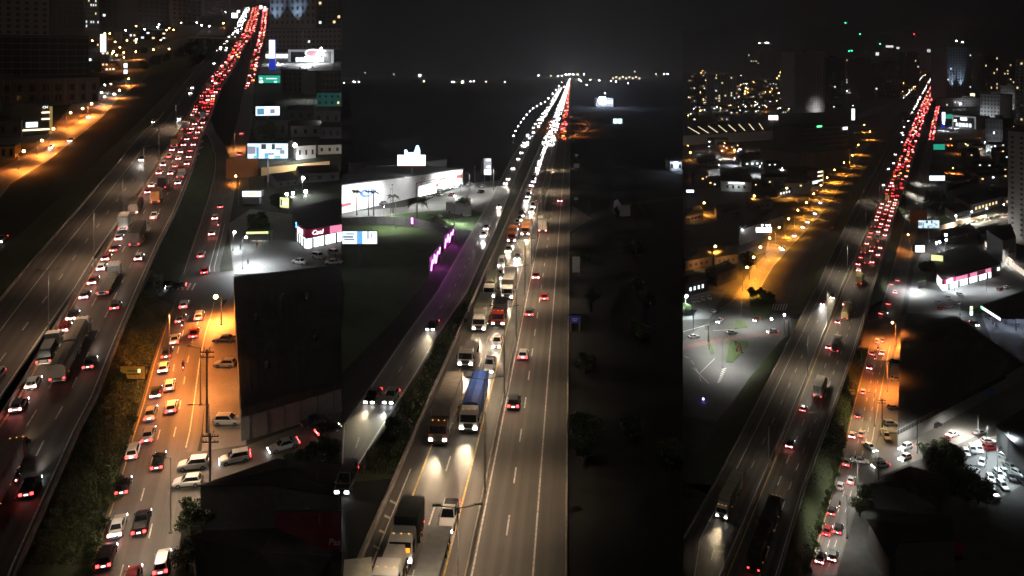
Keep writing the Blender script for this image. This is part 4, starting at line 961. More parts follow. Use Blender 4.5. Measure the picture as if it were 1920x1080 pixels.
a_, c_ = P('L', 574, 434, 5.0), P('L', 640, 420, 5.0); rz_ = math.atan2((c_ - a_).y, (c_ - a_).x); q_ = a_.lerp(c_, .32) - base_ + Vector((.1, -.5, -.8))
lettering('Caol', 1.8, m_screen, st, q_, .08, rot=(math.pi/2, 0, rz_), shear=.2)
a2_, c2_ = P('L', 556, 418, 5.0), P('L', 574, 434, 5.0); rz2_ = math.atan2((c2_ - a2_).y, (c2_ - a2_).x)
lettering('S', 2.3, glow('blue_neon', (.1, .45, 1.0), 4), st, a2_.lerp(c2_, .12) - base_ + Vector((-.35, -.3, -.3)), .08, rot=(math.pi/2, 0, rz2_)); on_edge('L', st, base_, 559.5, 421, 569, 429.5, 5.0, 3.3, 4.6, m_screen, 'sign_face', out=.25)
m_yel = glow('yellow_lit_sign', (.95, 1.0, .45), 1.1)
sign_board('L', 522, 545, 370, 390, 402, 'shop_sign', 'yellow lit sign panel left of the dark store roof', m_yel, 'sign', posts=(-.4, .4), thick=.3, yaw=-.5, face_parts=((.1, .12, .2, .6, m_trim), (.3, .5, .35, .25, m_screen)))
# food kiosk
kb = P('L', 486, 456); ks = empty('food_kiosk', kb); tag(ks, 'small food kiosk with a green and yellow canopy on the forecourt', 'kiosk')
b = MB(); b.rings([[(-3.1, -2, 3.0), (3.1, -1.4, 3.0), (3.4, 2, 3.0), (-2.8, 1.6, 3.0)], [(-3, -1.9, 3.7), (3, -1.3, 3.7), (3.3, 1.9, 3.7), (-2.7, 1.5, 3.7)]], mat('green_canopy', (.08, .16, .05), .7)); b.build('canopy', ks)
b = MB(); b.slab([(-3.0, -2.03, 3.05), (3.0, -1.46, 3.05), (3.0, -1.4, 3.65), (-3.0, -1.97, 3.65)], (.09, -1, 0), .05, m_yel); b.build('canopy_sign', ks)
for x, y in ((-2.7, -1.7), (2.8, -1.2), (3, 1.7), (-2.5, 1.4)):
    b = MB(); b.tube((x, y, 0), (x, y, 3), .06, .06, m_steel); b.build('post', ks)
for x in (-1.6, .3, 2.0):
    b = MB(); b.box((x, -.3, .75), (1.3, .8, .08), m_wallw); b.tube((x, -.3, 0), (x, -.3, .75), .06, .06, m_steel); t_ = b.build('table', ks)
lamp('POINT', (0, 0, 2.7), 260, (.95, 1, .85), ks, .3)
# small white kiosk by the junction
sb, w_, z0_, z1_ = sign_board('L', 454, 490, 358, 369, 384, 'kiosk_sign', 'white and amber lit kiosk front below the billboard', m_screen, 'kiosk', posts=(-.45, .45), thick=3.0, face_parts=((.28, .4, .1, .7, glow('amber_sign', (1, .75, .3), 2.2)),)); 
b = MB(); b.box((0, .5, z0_ / 2), (w_ * .85, 2.4, z0_ * .8), mat('kiosk_counter', (.3, .32, .36), .5)); b.build('counter', sb)
# billboard
m_bb = [glow('billboard_pale', (.72, .9, 1.0), 1.25), glow('billboard_blue', (.12, .38, .62), .8), glow('billboard_dark', (.1, .12, .16), .3), glow('billboard_teal', (.15, .55, .55), .9), glow('billboard_grey', (.42, .45, .6), .6)]
bb_parts = ((.22, .06, 0, .75, m_bb[1]), (.0, .2, .3, .5, m_bb[4]), (.34, .12, .62, .34, m_bb[2]), (.6, .08, .6, .36, m_bb[2]), (.7, .16, .58, .14, m_bb[4]), (.8, .12, .3, .26, m_bb[4]), (.15, .1, .02, .16, m_bb[3]), (.42, .1, .0, .35, m_bb[1]), (.66, .16, .02, .16, m_bb[3]), (.52, .14, .2, .18, m_bb[4]))
r_, w_, z0_, z1_ = sign_board('L', 463, 541, 268, 298, 352, 'billboard', 'large lit billboard with a blue and white picture over the junction', m_bb[0], 'billboard', face_parts=bb_parts)
lamp('POINT', (0, -4, z0_ - 1.5), 1200, WH, r_, .5)
r_, w_, z0_, z1_ = sign_board('L', 480, 524, 199, 217, 262, 'billboard', 'white blue lit billboard above the dark tree, left picture', glow('billboard_white', (.8, .9, 1.0), 1.9), 'billboard', yaw=.25, face_parts=((.05, .3, .1, .7, m_bb[1]), (.6, .2, .2, .5, m_bb[4])))
sign_board('L', 225, 272, 686, 711, 738, 'direction_sign', 'amber lit road sign on the grass embankment', mat('orange_road_sign', (.55, .3, .05), .6, var=.3, emit=.1, ecol=(.9, .45, .05)), 'road sign', posts=(-.3, .2), thick=.12, face_parts=((.08, .18, .15, .3, m_trim), (.3, .6, .6, .08, m_trim), (.3, .5, .35, .08, m_trim), (.72, .12, .5, .3, m_yel)))
# white and blue pylon, green lit sign, pale column sign
pr, w_, z0_, z1_ = sign_board('L', 504.5, 515.5, 74, 131, 133, 'pylon_sign', 'tall pylon sign, white above and blue below', None, 'sign', posts=(), thick=3, backing=mat('blue_pylon', (.02, .04, .35), .4, emit=.5, ecol=(.03, .07, .8)))
b = MB(); b.box((0, -.1, z0_ + (z1_ - z0_) * .68), (w_ * .98, .3, (z1_ - z0_) * .6), m_screen); b.build('sign_face', pr)
sign_board('L', 484, 526, 141, 156, 164, 'shop_sign', 'green lit shop front sign, left picture', glow('green_lit_sign', (.03, .55, .36), .75), 'sign', posts=(-.45, .45), face_parts=((.06, .12, .5, .2, m_winc), (.35, .5, .52, .12, m_winc), (.05, .16, .0, .3, m_screen), (.72, .14, .05, .2, glow('mint_light', (.4, 1, .8), 2))))
sign_board('L', 188, 199, 63, 99, 118, 'pylon_sign', 'tall plain white lit pylon at upper left', m_screen, 'sign', thick=2, posts=(0,))
sign_board('L', 232, 239, 118, 139, 150, 'pylon_sign', 'small white sign column beside the amber road', m_screen, 'sign', thick=1, posts=(0,), face_parts=((0, 1, .38, .18, m_trim),))
# dealership
dl_, w_, h_, lc_ = box_building('L', 'car_showroom', (541, 116), (626, 118), 91, 40, 'car showroom with a pale frame and oval sign', m_walld, m_roofd, 'showroom')
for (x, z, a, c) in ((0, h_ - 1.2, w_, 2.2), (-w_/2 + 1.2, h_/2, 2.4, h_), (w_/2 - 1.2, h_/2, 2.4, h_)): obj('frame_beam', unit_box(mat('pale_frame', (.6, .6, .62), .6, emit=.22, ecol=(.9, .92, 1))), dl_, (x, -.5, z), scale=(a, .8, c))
b = MB(); b.slab([(math.cos(q)*9, 0, math.sin(q)*4.2) for q in [i*math.pi/10 for i in range(20)]], (0, -1, 0), .4, m_screen); o_ = b.build('oval_sign', dl_, (3, -1.0, h_ * .72)); b = MB(); b.slab([(math.cos(q)*7.5, 0, math.sin(q)*3) for q in [i*math.pi/10 for i in range(20)]], (0, -1, 0), .1, glow('rose_sign', (.8, .45, .55), 1.0)); b.build('sign_face', o_, (0, -.45, 0))
for i in range(7): obj('shop_window', unit_box(m_shop if i in (2, 3, 5) else m_winc), dl_, (-w_*.3 + i * w_ * .09, -.2, h_ * .25), scale=(w_*.075, .2, h_*.32))
bx, w_, h_, lc_ = box_building('L', 'car_showroom', (498, 110), (540, 111), 97, 30, 'brightly lit low showroom left of the pale framed one', m_wallw, m_roofd, 'showroom')
for i in range(5): obj('shop_window', unit_box(m_shop), bx, (-w_*.4 + i * w_ * .2, -.2, h_ * .45), scale=(w_*.17, .2, h_*.55))
# blocks
WIN = dict(nx=6, nz=8, lit_p=.03, fw=.5, fh=.5)
bt, w_, h_, lc_ = box_building('L', 'apartment_tower', (506, 52), (592, 54), -60, 60, 'pale tower washed with blue floodlight at the top of the left picture', m_tower, m_roofd, 'tower', win=dict(nx=9, nz=8, lit_p=.0, fw=.4, fh=.5))
for x in (-w_*.35, w_*.12): lamp('SPOT', (x, -22, 2), 220000, (.45, .68, 1), bt, 1, 60, 1, (0, .42, 1))
box_building('L', 'apartment_tower', (596, 60), (640, 62), -60, 40, 'dark tower with a few lit windows at the top right corner of the left picture', m_walld, m_roofd, 'tower', win=dict(nx=5, nz=12, lit_p=.12, fw=.5, fh=.5))
box_building('L', 'office_block', (498, 90), (640, 94), 50, 40, 'long low grey block with rows of small windows, left picture', m_tower, m_roofd, 'building', win=dict(nx=18, nz=4, lit_p=.01, fw=.4, fh=.4))
box_building('L', 'office_block', (530, 176), (576, 174), 132, 22, 'dark block below the dealership', m_walld, m_roofd, 'building', win=dict(nx=5, nz=4, lit_p=0, fw=.4, fh=.5))
box_building('L', 'office_block', (575, 178), (602, 176), 134, 26, 'blank pale grey block beside the dark one', m_tower, m_roofd, 'building')
box_building('L', 'office_block', (603, 184), (640, 182), 134, 26, 'dark windowed block at the right edge, left picture', m_walld, m_roofd, 'building', win=dict(nx=5, nz=4, lit_p=0, fw=.5, fh=.5))
box_building('L', 'house', (594, 200), (640, 200), 174, 20, 'teal painted house at the right edge, left picture', mat('teal_glow_wall', (.06, .2, .18), .8, emit=.12, ecol=(.06, .3, .26)), m_roofd, 'house', win=dict(nx=4, nz=2, lit_p=.2, fw=.3, fh=.35))  # wall emission stands in for light on the house
HL = [((480, 262), (540, 258), 226, 'dark low house under the white billboard'), ((545, 258), (600, 256), 236, 'dark house with a faint skylight'), ((600, 262), (640, 262), 238, 'dark house at the right edge above the boundary wall'), ((556, 300), (592, 296), 274, 'pale house wall right of the billboard'), ((596, 290), (640, 288), 272, 'white house with small windows at the right edge'),
      ((520, 352), (560, 346), 340, 'dark car repair shed behind the kiosk'), ((562, 344), (636, 338), 326, 'long dark shed roof behind the store'), ((590, 236), (638, 236), 208, 'dark roofed house below the teal house'), ((540, 228), (588, 226), 206, 'dark tile roofed house in the right background')]
for i, (a, c, t, lb) in enumerate(HL): box_building('L', 'house', a, c, t, 14, lb, (m_walld, m_wallg, m_walld, m_wallw, m_wallw, m_walld, m_walld, m_walld, m_walld)[i], m_tile, 'house', ridge=2.0, win=dict(nx=3, nz=1, lit_p=.12, fw=.3, fh=.4, seed=i))
bw_, w_, h_, _ = box_building('L', 'boundary_wall', (490, 330), (618, 309), 322, .4, 'long cream boundary wall lit from the street, left picture', mat('cream_wall', (.5, .4, .27), .85), m_concd, 'wall', h=3.2, parapet=.15)
lamp('POINT', (0, -6, 4), 7000, (1, .8, .5), bw_, .3)
box_building('L', 'boundary_wall', (424, 338), (484, 330), 285, .5, 'tall orange lit blank wall behind the junction', mat('ochre_wall', (.3, .11, .04), .85), m_concd, 'wall', h=8, parapet=.1)
# podium and unfinished tower on the left
pd, w_, h_, lc_ = box_building('L', 'parking_podium', (-60, 216), (186, 190), 150, 70, 'wide dark podium of the unfinished tower with pale piers', m_wallb, m_roofd, 'building')
for i in range(22): obj('pier', unit_box(m_wallb), pd, (-w_/2 + (i + .5) * w_ / 22, -.3, h_ * .5), scale=(.7, .5, h_ * .9))
for i in range(10):
    for j in range(2): obj('window', unit_box(m_win), pd, (-w_/2 + (i + .5) * w_ / 10 + 1, -.08, h_ * (.4 + .32 * j)), scale=(w_/10*.5, .12, h_ * .2))
ut, w_, h_, lc_ = box_building('L', 'unfinished_tower', (-60, 172), (166, 158), 66, 50, 'dark unfinished tower with open concrete floors at upper left', m_trim, m_roofd, 'tower')
for j in range(9): obj('floor_slab', unit_box(m_tower), ut, (0, -.4, h_ * (.06 + j * .115)), scale=(w_ * 1.0, 1.2, .45))
for i in range(13): obj('column', unit_box(m_concd), ut, (-w_/2 + (i + .5) * w_ / 13, -.5, h_ * .5), scale=(.6, .6, h_))
TW = [((-10, 84), (92, 80), -40, 'dark apartment tower at the top left corner', .004), ((96, 60), (156, 58), -40, 'dark tower with one column of lit windows, top left', .02), ((160, 58), (186, 57), -30, 'narrow dark tower with scattered lit windows, top left', .16), ((258, 56), (318, 52), -40, 'dark slab tower right of the white pylon', .01), ((322, 50), (378, 46), -40, 'dark tower beside the far amber street', .02), ((190, 56), (252, 54), -40, 'dark tower above the white pylon', .01), ((384, 30), (424, 28), -40, 'far dark tower above the amber street', .03), ((432, 18), (480, 17), -40, 'far dark block closing the highway view', .04)]
for i, (a, c, t, lb, lp) in enumerate(TW): box_building('L', 'apartment_tower', a, c, t, 40, lb, m_walld if i % 2 else m_tower, m_roofd, 'tower', win=dict(nx=6, nz=10, lit_p=lp, fw=.45, fh=.5, seed=i))
# lit shop at lower left
ls, w_, h_, lc_ = box_building('L', 'shop', (22, 258), (96, 250), 196, 24, 'two storey shop with warm light strips on its corner', m_walld, m_roofd, 'shop')
for z in (.2, .52, .72): obj('light_strip', unit_box(m_strip), ls, (w_ * (.1 if z < .3 else .36), -.3, h_ * z), scale=(w_ * (.75 if z < .3 else .22), .25, .7))
obj('light_column', unit_box(m_yel if False else mat('ochre_column', (.5, .35, .12), .7, emit=.35, ecol=(.9, .6, .2))), ls, (w_ * .49, -.35, h_ * .45), scale=(1.3, .3, h_ * .9)); obj('shop_window', unit_box(m_winc), ls, (w_ * .0, -.2, h_ * .36), scale=(w_ * .3, .15, h_ * .16))
lettering('CN', 1.6, m_screen, ls, (w_ * .34, -.4, h_ * .88), .05)
box_building('L', 'shop', (-30, 300), (28, 296), 276, 14, 'low shop with an orange lit wall at the left edge', mat('ochre_shop_wall', (.4, .25, .1), .85), m_roofd, 'shop', win=dict(nx=4, nz=1, fw=.4, fh=.6, lit_p=0))
box_building('L', 'house', (-30, 262), (40, 258), 228, 14, 'dark house below the lit corner shop', m_walld, m_tile, 'house', ridge=2, win=dict(nx=3, nz=1, fw=.3, fh=.4, lit_p=0))
for i, (a, c, t, lb) in enumerate((((190, 136), (222, 130), 116, 'dark shop with a row of white lights by the amber road'), ((165, 120), (205, 116), 92, 'low dark building below the white pylon'), ((228, 82), (262, 80), 60, 'far pale building with a white roof light'), ((262, 76), (312, 72), 56, 'far dark building beside the green park'), ((160, 100), (186, 98), 78, 'far dark house with warm lights, upper left'))):
    box_building('L', 'building', a, c, t, 18, lb, m_walld if i != 2 else m_tower, m_roofd, 'building', win=dict(nx=5, nz=2, fw=.5, fh=.35, lit_p=.3, seed=i * 3))
# far points of light: lamps of far streets
rl = random.Random(4)
for i in range(60):
    x = rl.choice((rl.uniform(160, 330), rl.uniform(160, 330), rl.uniform(330, 430))); y = rl.uniform(40, 120) if x < 330 else rl.uniform(14, 60)
    cw = rl.random() < .55; s_ = scl('L', y)
    street_lamp('L', x, y, 'tiny far street lamp among the buildings at upper left', h=8, glowm=m_sodium if cw else m_white, power=(9000 if i % 2 else 0), col=OR if cw else WH, globe=.8 / s_ + .25, group='far street lamps, left picture')
for i, (x0, x1, yt, yb, y) in enumerate(((486, 492, 10, 17, 26), (494.5, 499, 12, 21, 27), (506, 510, 9, 20, 27), (506, 510, 22, 31, 36), (444, 450, 19, 24, 30), (456, 462, 21, 25, 30), (434, 446, 24, 34, 40))):
    sign_board('L', x0, x1, yt, yb, y, 'lit_sign', 'white lit sign near the far end of the left highway, %s from the left' % ordn((4, 5, 6, 7, 2, 3, 1)[i]), glow('far_white_sign', (1, .95, .9), 3.5), 'sign', posts=(0,), thick=3)
# footbridge over the highway
fb = empty('footbridge', P('L', 400, 84)); tag(fb, 'pale footbridge crossing the far highway, left picture', 'footbridge'); A_, B_ = P('L', 352, 84), P('L', 470, 88); o_ = fb.location
b = MB(); b.slab([A_ - o_ + Vector((0, 0, 9)), B_ - o_ + Vector((0, 0, 9)), B_ - o_ + Vector((0, 0, 11)), A_ - o_ + Vector((0, 0, 11))], (0, 1, 0), 3, m_conc); b.build('deck', fb)
for t in (0, .4, 1):
    q = A_.lerp(B_, t) - o_; b = MB(); b.box((q.x, q.y + 1.5, q.z + 4.5), (1, 1, 9), m_conc); b.build('pier', fb)
# lattice gantry by the bridge
def lattice(p, x, y, ytop, label, lean=0.0):
    base = P(p, x, y); h = (y - ytop) * base.y / F; r = empty('lattice_gantry', base); tag(r, label, 'gantry'); b = MB(); w = .9
    for a in (-w, w):
        for c in (-w*.5, w*.5): b.tube((a, c, 0), (a, c, h), .09, .09, m_concd, 5)
    b.build('uprights', r); n = int(h / 1.1)
    for i in range(n):
        for s in (-1, 1):
            b = MB(); b.tube((-w*s, -w*.5, h*i/n), (w*s, -w*.5, h*(i+1)/n), .05, .05, m_steel, 4); b.build('brace', r)
    return r
lattice('L', 296, 556, 512, 'dark lattice gantry beside the left highway bridge')
# ---- left district plants
tree('L', 360, 1000, 2.3, 4.4, 'round dark tree at the street corner, bottom of the left picture', 0); tree('L', 352, 1068, 2.0, 3.5, 'small dark tree at the bottom beside the pale wall', 1)
tree('L', 606, 912, 2.9, 6.5, 'dark tree hiding the side street cars at right', 2); tree('L', 560, 905, 1.8, 5, 'small dark tree over the house ridge', 0)
tree('L', 500, 232, 7, 12, 'big dark tree below the green sign', 1); tree('L', 500, 270, 6, 11, 'dark tree under the white billboard', 2); tree('L', 525, 392, 3.4, 5.5, 'dark tree beside the yellow sign', 0); tree('L', 482, 432, 3.6, 5.0, 'dark leafy tree behind the food kiosk', 1)
tree('L', 372, 124, 17, 24, 'very large dark tree standing alone beside the far highway', 2)
for i, (x, y, r) in enumerate(((212, 940, 1.2), (222, 915, 1.3), (240, 815, 1.0), (245, 790, 1.1), (236, 840, .9), (195, 985, 1.0), (182, 1020, 1.2), (170, 1050, 1.1), (252, 765, .9), (160, 1085, 1.3))):
    shrub('L', x, y, r, 'yellowish shrub at the foot of the embankment, %s from below' % ordn(sorted([-940, -915, -815, -790, -840, -985, -1020, -1050, -765, -1085]).index(-y) + 1), i, hb=.4, zs=1.0)
for i, (x, y, r) in enumerate(((270, 130, 5), (292, 122, 6), (310, 115, 5), (334, 108, 6), (180, 138, 4), (268, 100, 5))): tree('L', x, y, r, r * 1.5, 'dark tree of the little park at upper left, %s from left' % ordn([2, 4, 5, 6, 1, 3][i]), i, 'park trees, left picture')
def tufts(p, name, top, bot, n, label, size=.28, seed=1, material=None):
    rnd = random.Random(seed); b = MB(); k = b.m(material or m_leaf2)
    T = [P(p, *a) for a in top]; B = [P(p, *a) for a in bot]
    for _ in range(n):
        i = rnd.randrange(len(T) - 1); f = rnd.random(); g = rnd.random(); a = T[i].lerp(T[i+1], f); c = B[i].lerp(B[i+1], f); q = a.lerp(c, g); s = size * rnd.uniform(.5, 1.4)
        u = Vector((rnd.uniform(-1, 1), rnd.uniform(-1, 1), 0)) * s * .5; h = Vector((rnd.uniform(-.3, .3), rnd.uniform(-.3, .3), 1)) * s
        i0 = len(b.v); b.v += [q - u, q + u, q + h]; b.f.append((i0, i0+1, i0+2)); b.mi.append(k)
    return tag(b.build(name), label, 'grass', kind='stuff')
tufts('L', 'rough_grass', [(36, 1060, HB), (147, 810, HB), (222, 640, HB), (262, 545, HB)], [(165, 1060, 0), (246, 810, 0), (296, 640, 0), (320, 575, 0)], 16000, 'rough dark grass covering the embankment between highway and service road, left picture', .26, 3, m_leaf)
# =================================================================== MIDDLE DISTRICT
def bx_(y): return 1071 - .206 * (y - 140)
M_nb = Road('M', 'highway', [(y, bx_(y), 1070 - .0106 * (y - 140)) for y in (1300, 1080, 900, 760, 640, 540, 460, 400, 340, 290, 250, 215, 190, 170, 155, 147)], asphalt('asphalt_pale', (.115, .108, .095), 3.4, .4), lanes=(.19, .5), phrase="middle picture's free carriageway")
M_sb = Road('M', 'highway', [(y, max(640.5, 1071 - .436 * (y - 140)), bx_(y) - 2.5 * (y - 140) / 940) for y in (1300, 1128, 1080, 900, 760, 640, 540, 460, 400, 340, 290, 250, 215, 190, 170, 155, 147)], m_road, lanes=(.4, .66), phrase="middle picture's queue")
M_nb.line(.04, .2); M_nb.line(.667, .2); M_nb.dashes(.34, 4, 7, .2, 0, 330)
M_sb.line(.80, .22, m_yline); M_sb.line(.265, .22, m_yline, M_sb.d_at_y(980), M_sb.d_at_y(200)); M_sb.dashes(.53, 4, 8, .2, 0, 330); M_sb.line(.13, .16, None, M_sb.d_at_y(1075), M_sb.d_at_y(880))
for x, y in ((737, 945), (727, 973), (717, 1001), (706, 1030), (694, 1060)):
    b = MB(); z = Vector((0, 0, .1)); b.quadv([P('M', x - 7, y - 3) + z, P('M', x + 5, y + 3) + z, P('M', x + 7, y - 1) + z, P('M', x - 5, y - 7) + z], m_line); b.build('chevron_marking', M_sb.o)
tag(M_nb.barrier(0.0, off=-.1), 'concrete barrier dividing the two carriageways of the middle picture', 'barrier')
tag(M_sb.barrier(0.0, ((-.2, 0), (-.15, .8), (.15, .8), (.2, 0)), d0=M_sb.cum[1], off=.1), 'pale barrier on the left side of the oncoming queue, middle picture', 'barrier')
tag(M_nb.barrier(1.0, ((-.15, 0), (-.1, .5), (.1, .5), (.15, 0)), off=.05), 'low kerb wall along the dark right side, middle picture', 'kerb')
# shallow drain beside the road
strip('M', 'drainage_ditch', [(1061, 1300, 0), (1064, 760, 0), (1068, 380, 0)], [(1076, 1300, 0), (1075, 760, 0), (1073, 380, 0)], mat('ditch_soil', (.006, .006, .008), .95))
M_fr = Road('M', 'service_road', [(905, 640.5, 652), (860, 640.5, 681), (797, 641, 722), (752, 675, 750), (700, 710, 783), (630, 758, 822), (547, 818, 878), (470, 862, 912), (440, 880, 926), (400, 903, 942), (360, 925, 957), (320, 946, 973), (290, 962, 986), (255, 985, 1003), (215, 1015, 1028), (180, 1038, 1048), (160, 1050, 1058)], m_road2, lanes=(.28, .72), phrase="middle picture's frontage road")
M_fr.line(.06, .15); M_fr.line(.95, .15); M_fr.dashes(.5, 3, 6, .15, 0, 200)
strip('M', 'verge', [(660, 905, 0), (728, 797, 0), (826, 630, 0), (882, 547, 0), (929, 440, 0), (959, 360, 0), (987, 290, 0)], [(741, 897, 0), (783, 797, 0), (856, 630, 0), (892, 547, 0), (939, 440, 0), (974, 360, 0), (1004, 290, 0)], m_grass)
patch('M', 'field', [(640.5, 700), (640.5, 424), (700, 424), (790, 428), (840, 444), (850, 455), (812, 512), (740, 600)], mat('dim_field_grass', (.05, .08, .02), .95, var=.5, scale=.15, scale2=2, world=True), .04)
patch('M', 'lawn', [(700, 408), (760, 412), (850, 424), (890, 434), (905, 400), (880, 392), (800, 396)], m_lawn, .06)
patch('M', 'car_park', [(640.5, 414), (640.5, 398), (760, 388), (880, 344), (935, 338), (948, 350), (905, 398), (800, 398), (700, 410)], m_lot, .05)
ring = [(math.cos(a), math.sin(a)) for a in [i * math.pi / 14 for i in range(29)]]
M_lp = Road('M', 'loop_ramp', [(238 + 20 * s, 1064 + 41 * c, 1064 + 31 * c, 0, 238 + 14.5 * s) for c, s in ring], m_road2, lanes=(.3, .7), phrase='ring')
M_cr = Road('M', 'street', [(388, 1070, 1076), (410, 1110, 1062, 0, 440)], m_road2, phrase='')
strip('M', 'farm_track', [(1072, 445, 0), (1120, 410, 0), (1180, 386, 0), (1279, 372, 0)], [(1076, 425, 0), (1116, 398, 0), (1176, 380, 0), (1279, 367, 0)], mat('track_dirt', (.05, .045, .035), .95, var=.3, scale=.4, world=True))
# ---- traffic
trk(M_sb, 668, 1190, -1, 'box', 8, 'white', (.62, .6, .5), desc='pale roofed')
trk(M_sb, 733, 1100, -1, 'load', 6, 'white', (.5, .5, .48), desc='white cabbed'); trk(M_sb, 763, 1030, -1, 'container', 7, 'white', (.05, .06, .06), dash=True, desc='amber lit white')
trk(M_sb, 804, 1088, -1, 'flat', 14, 'white', (.16, .17, .18), desc='long empty'); car(M_sb, 841, 982, -1, 'pickup', 'white')
trk(M_sb, 838, 790, -1, 'box', 16, 'brown', (.36, .32, .27), desc='long grey sided'); trk(M_sb, 890, 775, -1, 'tarp', 15, 'white', (.02, .07, .3), desc='blue sheeted white')
car(M_sb, 918, 692, -1, 'pickup', 'white'); trk(M_sb, 880, 672, -1, 'flat', 11, 'white', (.2, .19, .18), desc='white'); trk(M_sb, 905, 605, -1, 'box', 14, 'white', (.5, .48, .38), desc='cream'); trk(M_sb, 937, 603, -1, 'container', 9, 'red', (.06, .06, .06), desc='dark')
car(M_sb, 932, 648, -1, 'hatchback', 'white'); trk(M_sb, 955, 550, -1, 'box', 14, 'white', (.3, .3, .28), desc='white fronted'); trk(M_sb, 922, 548, -1, 'tarp', 13, 'white', (.25, .28, .2), desc='green sheeted'); car(M_sb, 941, 497, -1, 'van', 'white')
trk(M_sb, 961, 452, -1, 'box', 8, 'orange', (.5, .2, .07), desc='orange'); trk(M_sb, 986, 440, -1, 'box', 8, 'orange', (.5, .25, .12), desc='orange and cream')
jam(M_sb, 520, 275, -1, 5.5, lanes=(.36, .66), ptruck=.12)
flush(M_sb, 'vehicles coming in the middle picture', near_s=3.8, beam=3400, beam_max_d=600)
for x, y, c, k, l in ((964, 760, 'black', 'sport_utility', 'run'), (981, 670, 'white', 'hatchback', 'run'), (993, 590, 'black', 'hatchback', 'run'), (1021, 561, 'red', 'hatchback', 'run'), (1005, 521, 'red', 'sedan', 'brake')): car(M_nb, x, y, 1, k, c, l)
trk(M_nb, 1018, 434, 1, 'box', 7, 'white', (.6, .55, .5), lights='brake', desc='small pale'); car(M_nb, 1050, 379, 1, 'hatchback', 'red', 'brake')
flush(M_nb, 'vehicles going away in the middle picture', near_s=3.8, beam=2500, beam_max_d=400)
for x, y, c, k in ((700, 747, 'black', 'sedan'), (733, 752, 'grey', 'hatchback'), (811, 616, 'black', 'sedan'), (907, 443, 'white', 'sedan'), (912, 430, 'grey', 'hatchback'), (936, 390, 'silver', 'hatchback'), (948, 345, 'white', 'sedan'), (953, 337, 'white', 'hatchback'), (962, 318, 'white', 'sedan'), (972, 300, 'white', 'sedan'), (978, 288, 'silver', 'sedan'), (984, 276, 'white', 'sedan')): car(M_fr, x, y, -1, k, c)
flush(M_fr, 'cars on the frontage road, middle picture', near_s=3.8, beam=3500, beam_max_d=700)
ground_car('M', 650, 910, -10, 22, 'van', 'black', 'run', 'dark van with a bright headlight at the left edge of the middle picture', 2500)
b = MB()
distant_traffic(M_sb, 276, 146, -1, 5, b, lanes=(.22, .45, .7), big=1.1); distant_traffic(M_fr, 275, 165, -1, 18, b, lanes=(.3, .7), big=1.2); distant_traffic(M_nb, 262, 155, 1, 12, b, lanes=(.2, .5), big=1.0)
distant_traffic(M_lp, 270, 100, 1, 14, b, lanes=(.3,), big=.8)
distant_traffic(M_sb, 205, 144, -1, 9, b, lanes=(.4, .7), big=1.9)  # enlarged headlights laid over the far queue to add glare
tag(b.build('distant_traffic'), 'far stream of white headlights and red tail lights, middle picture', 'traffic', kind='stuff')
# ---- lamps
for i, (y, t) in enumerate(((1172, 952), (926, 711), (748, 576), (640, 500), (560, 450), (500, 405), (448, 368), (408, 340), (360, 305), (320, 278))):
    street_lamp('M', bx_(y), y, 'double armed lamp post on the median, %s from below, middle picture' % ordn(i + 1), px_top=t, arm=(1.9, .1), double=True, power=2300, col=(1, .73, .47), group='median lamp posts, middle picture', cone=118)
for i, (x, y) in enumerate(((962, 268), (966, 258), (971, 248), (976, 240), (981, 232), (987, 224), (993, 217), (999, 211), (1006, 206), (1014, 201), (1022, 197), (1028, 190), (1036, 180), (1042, 172), (1048, 164), (1053, 157))):
    street_lamp('M', x, y, 'small white lamp in the curving row beside the frontage road, %s from below' % ordn(i + 1), h=5, arm=(.3, 0), glowm=m_white, power=0, globe=.28 + .012 * i * i * .3, group='curving row of white lamps')
street_lamp('M', 732, 408, 'slim white lamp column before the store', px_top=356, arm=(.2, 0), power=5000, col=WH, group=None); street_lamp('M', 852, 424, 'white lamp column on the lawn by the trailer', px_top=368, arm=(.2, 0), glowm=m_white, power=9000, col=WH, globe=.2, group=None); street_lamp('M', 720, 402, 'short lit bollard lamp on the lawn', px_top=388, arm=(.1, 0), glowm=m_white, power=900, col=WW, globe=.15, group=None)
street_lamp('M', 903, 326, 'small lamp behind the totem sign', h=5, glowm=m_white, power=500, col=WH, globe=.35, group=None)
# ---- store
sto, w_, h_, lc_ = box_building('M', 'superstore', (641, 401), (868, 350), 0, 46, 'long white superstore with floodlit walls', m_wallw, m_roofd, 'store', h=11.4, hr=7.6, parapet=.4)
for x, z, a, c, mm, nm in ((w_*.06, 3.2, .35, 6.0, mat('red_trim', (.45, .03, .03), .6), 'red_frame'), (w_*.155, 6.2, w_*.19, .35, mat('red_trim', (.45, .03, .03), .6), 'red_frame'), (w_*.25, 3.6, w_*.06, .9, mat('red_trim', (.45, .03, .03), .6), 'red_frame'), (w_*.16, 2.4, w_*.15, 4.4, m_shop, 'shop_window'), (w_*.36, 2.0, w_*.2, 3.0, m_shop, 'shop_window'), (w_*.3, 5.6, w_*.06, .7, mat('red_trim', (.45, .03, .03), .6), 'red_sign'), (w_*.46, 5.0, w_*.05, 1.4, mat('red_trim', (.45, .03, .03), .6), 'red_sign'), (-w_*.47, 4.2, w_*.06, 1.0, mat('red_trim', (.45, .03, .03), .6), 'red_sign')):
    obj(nm, unit_box(mm), sto, (x, -.14, z), scale=(a, .2, c))
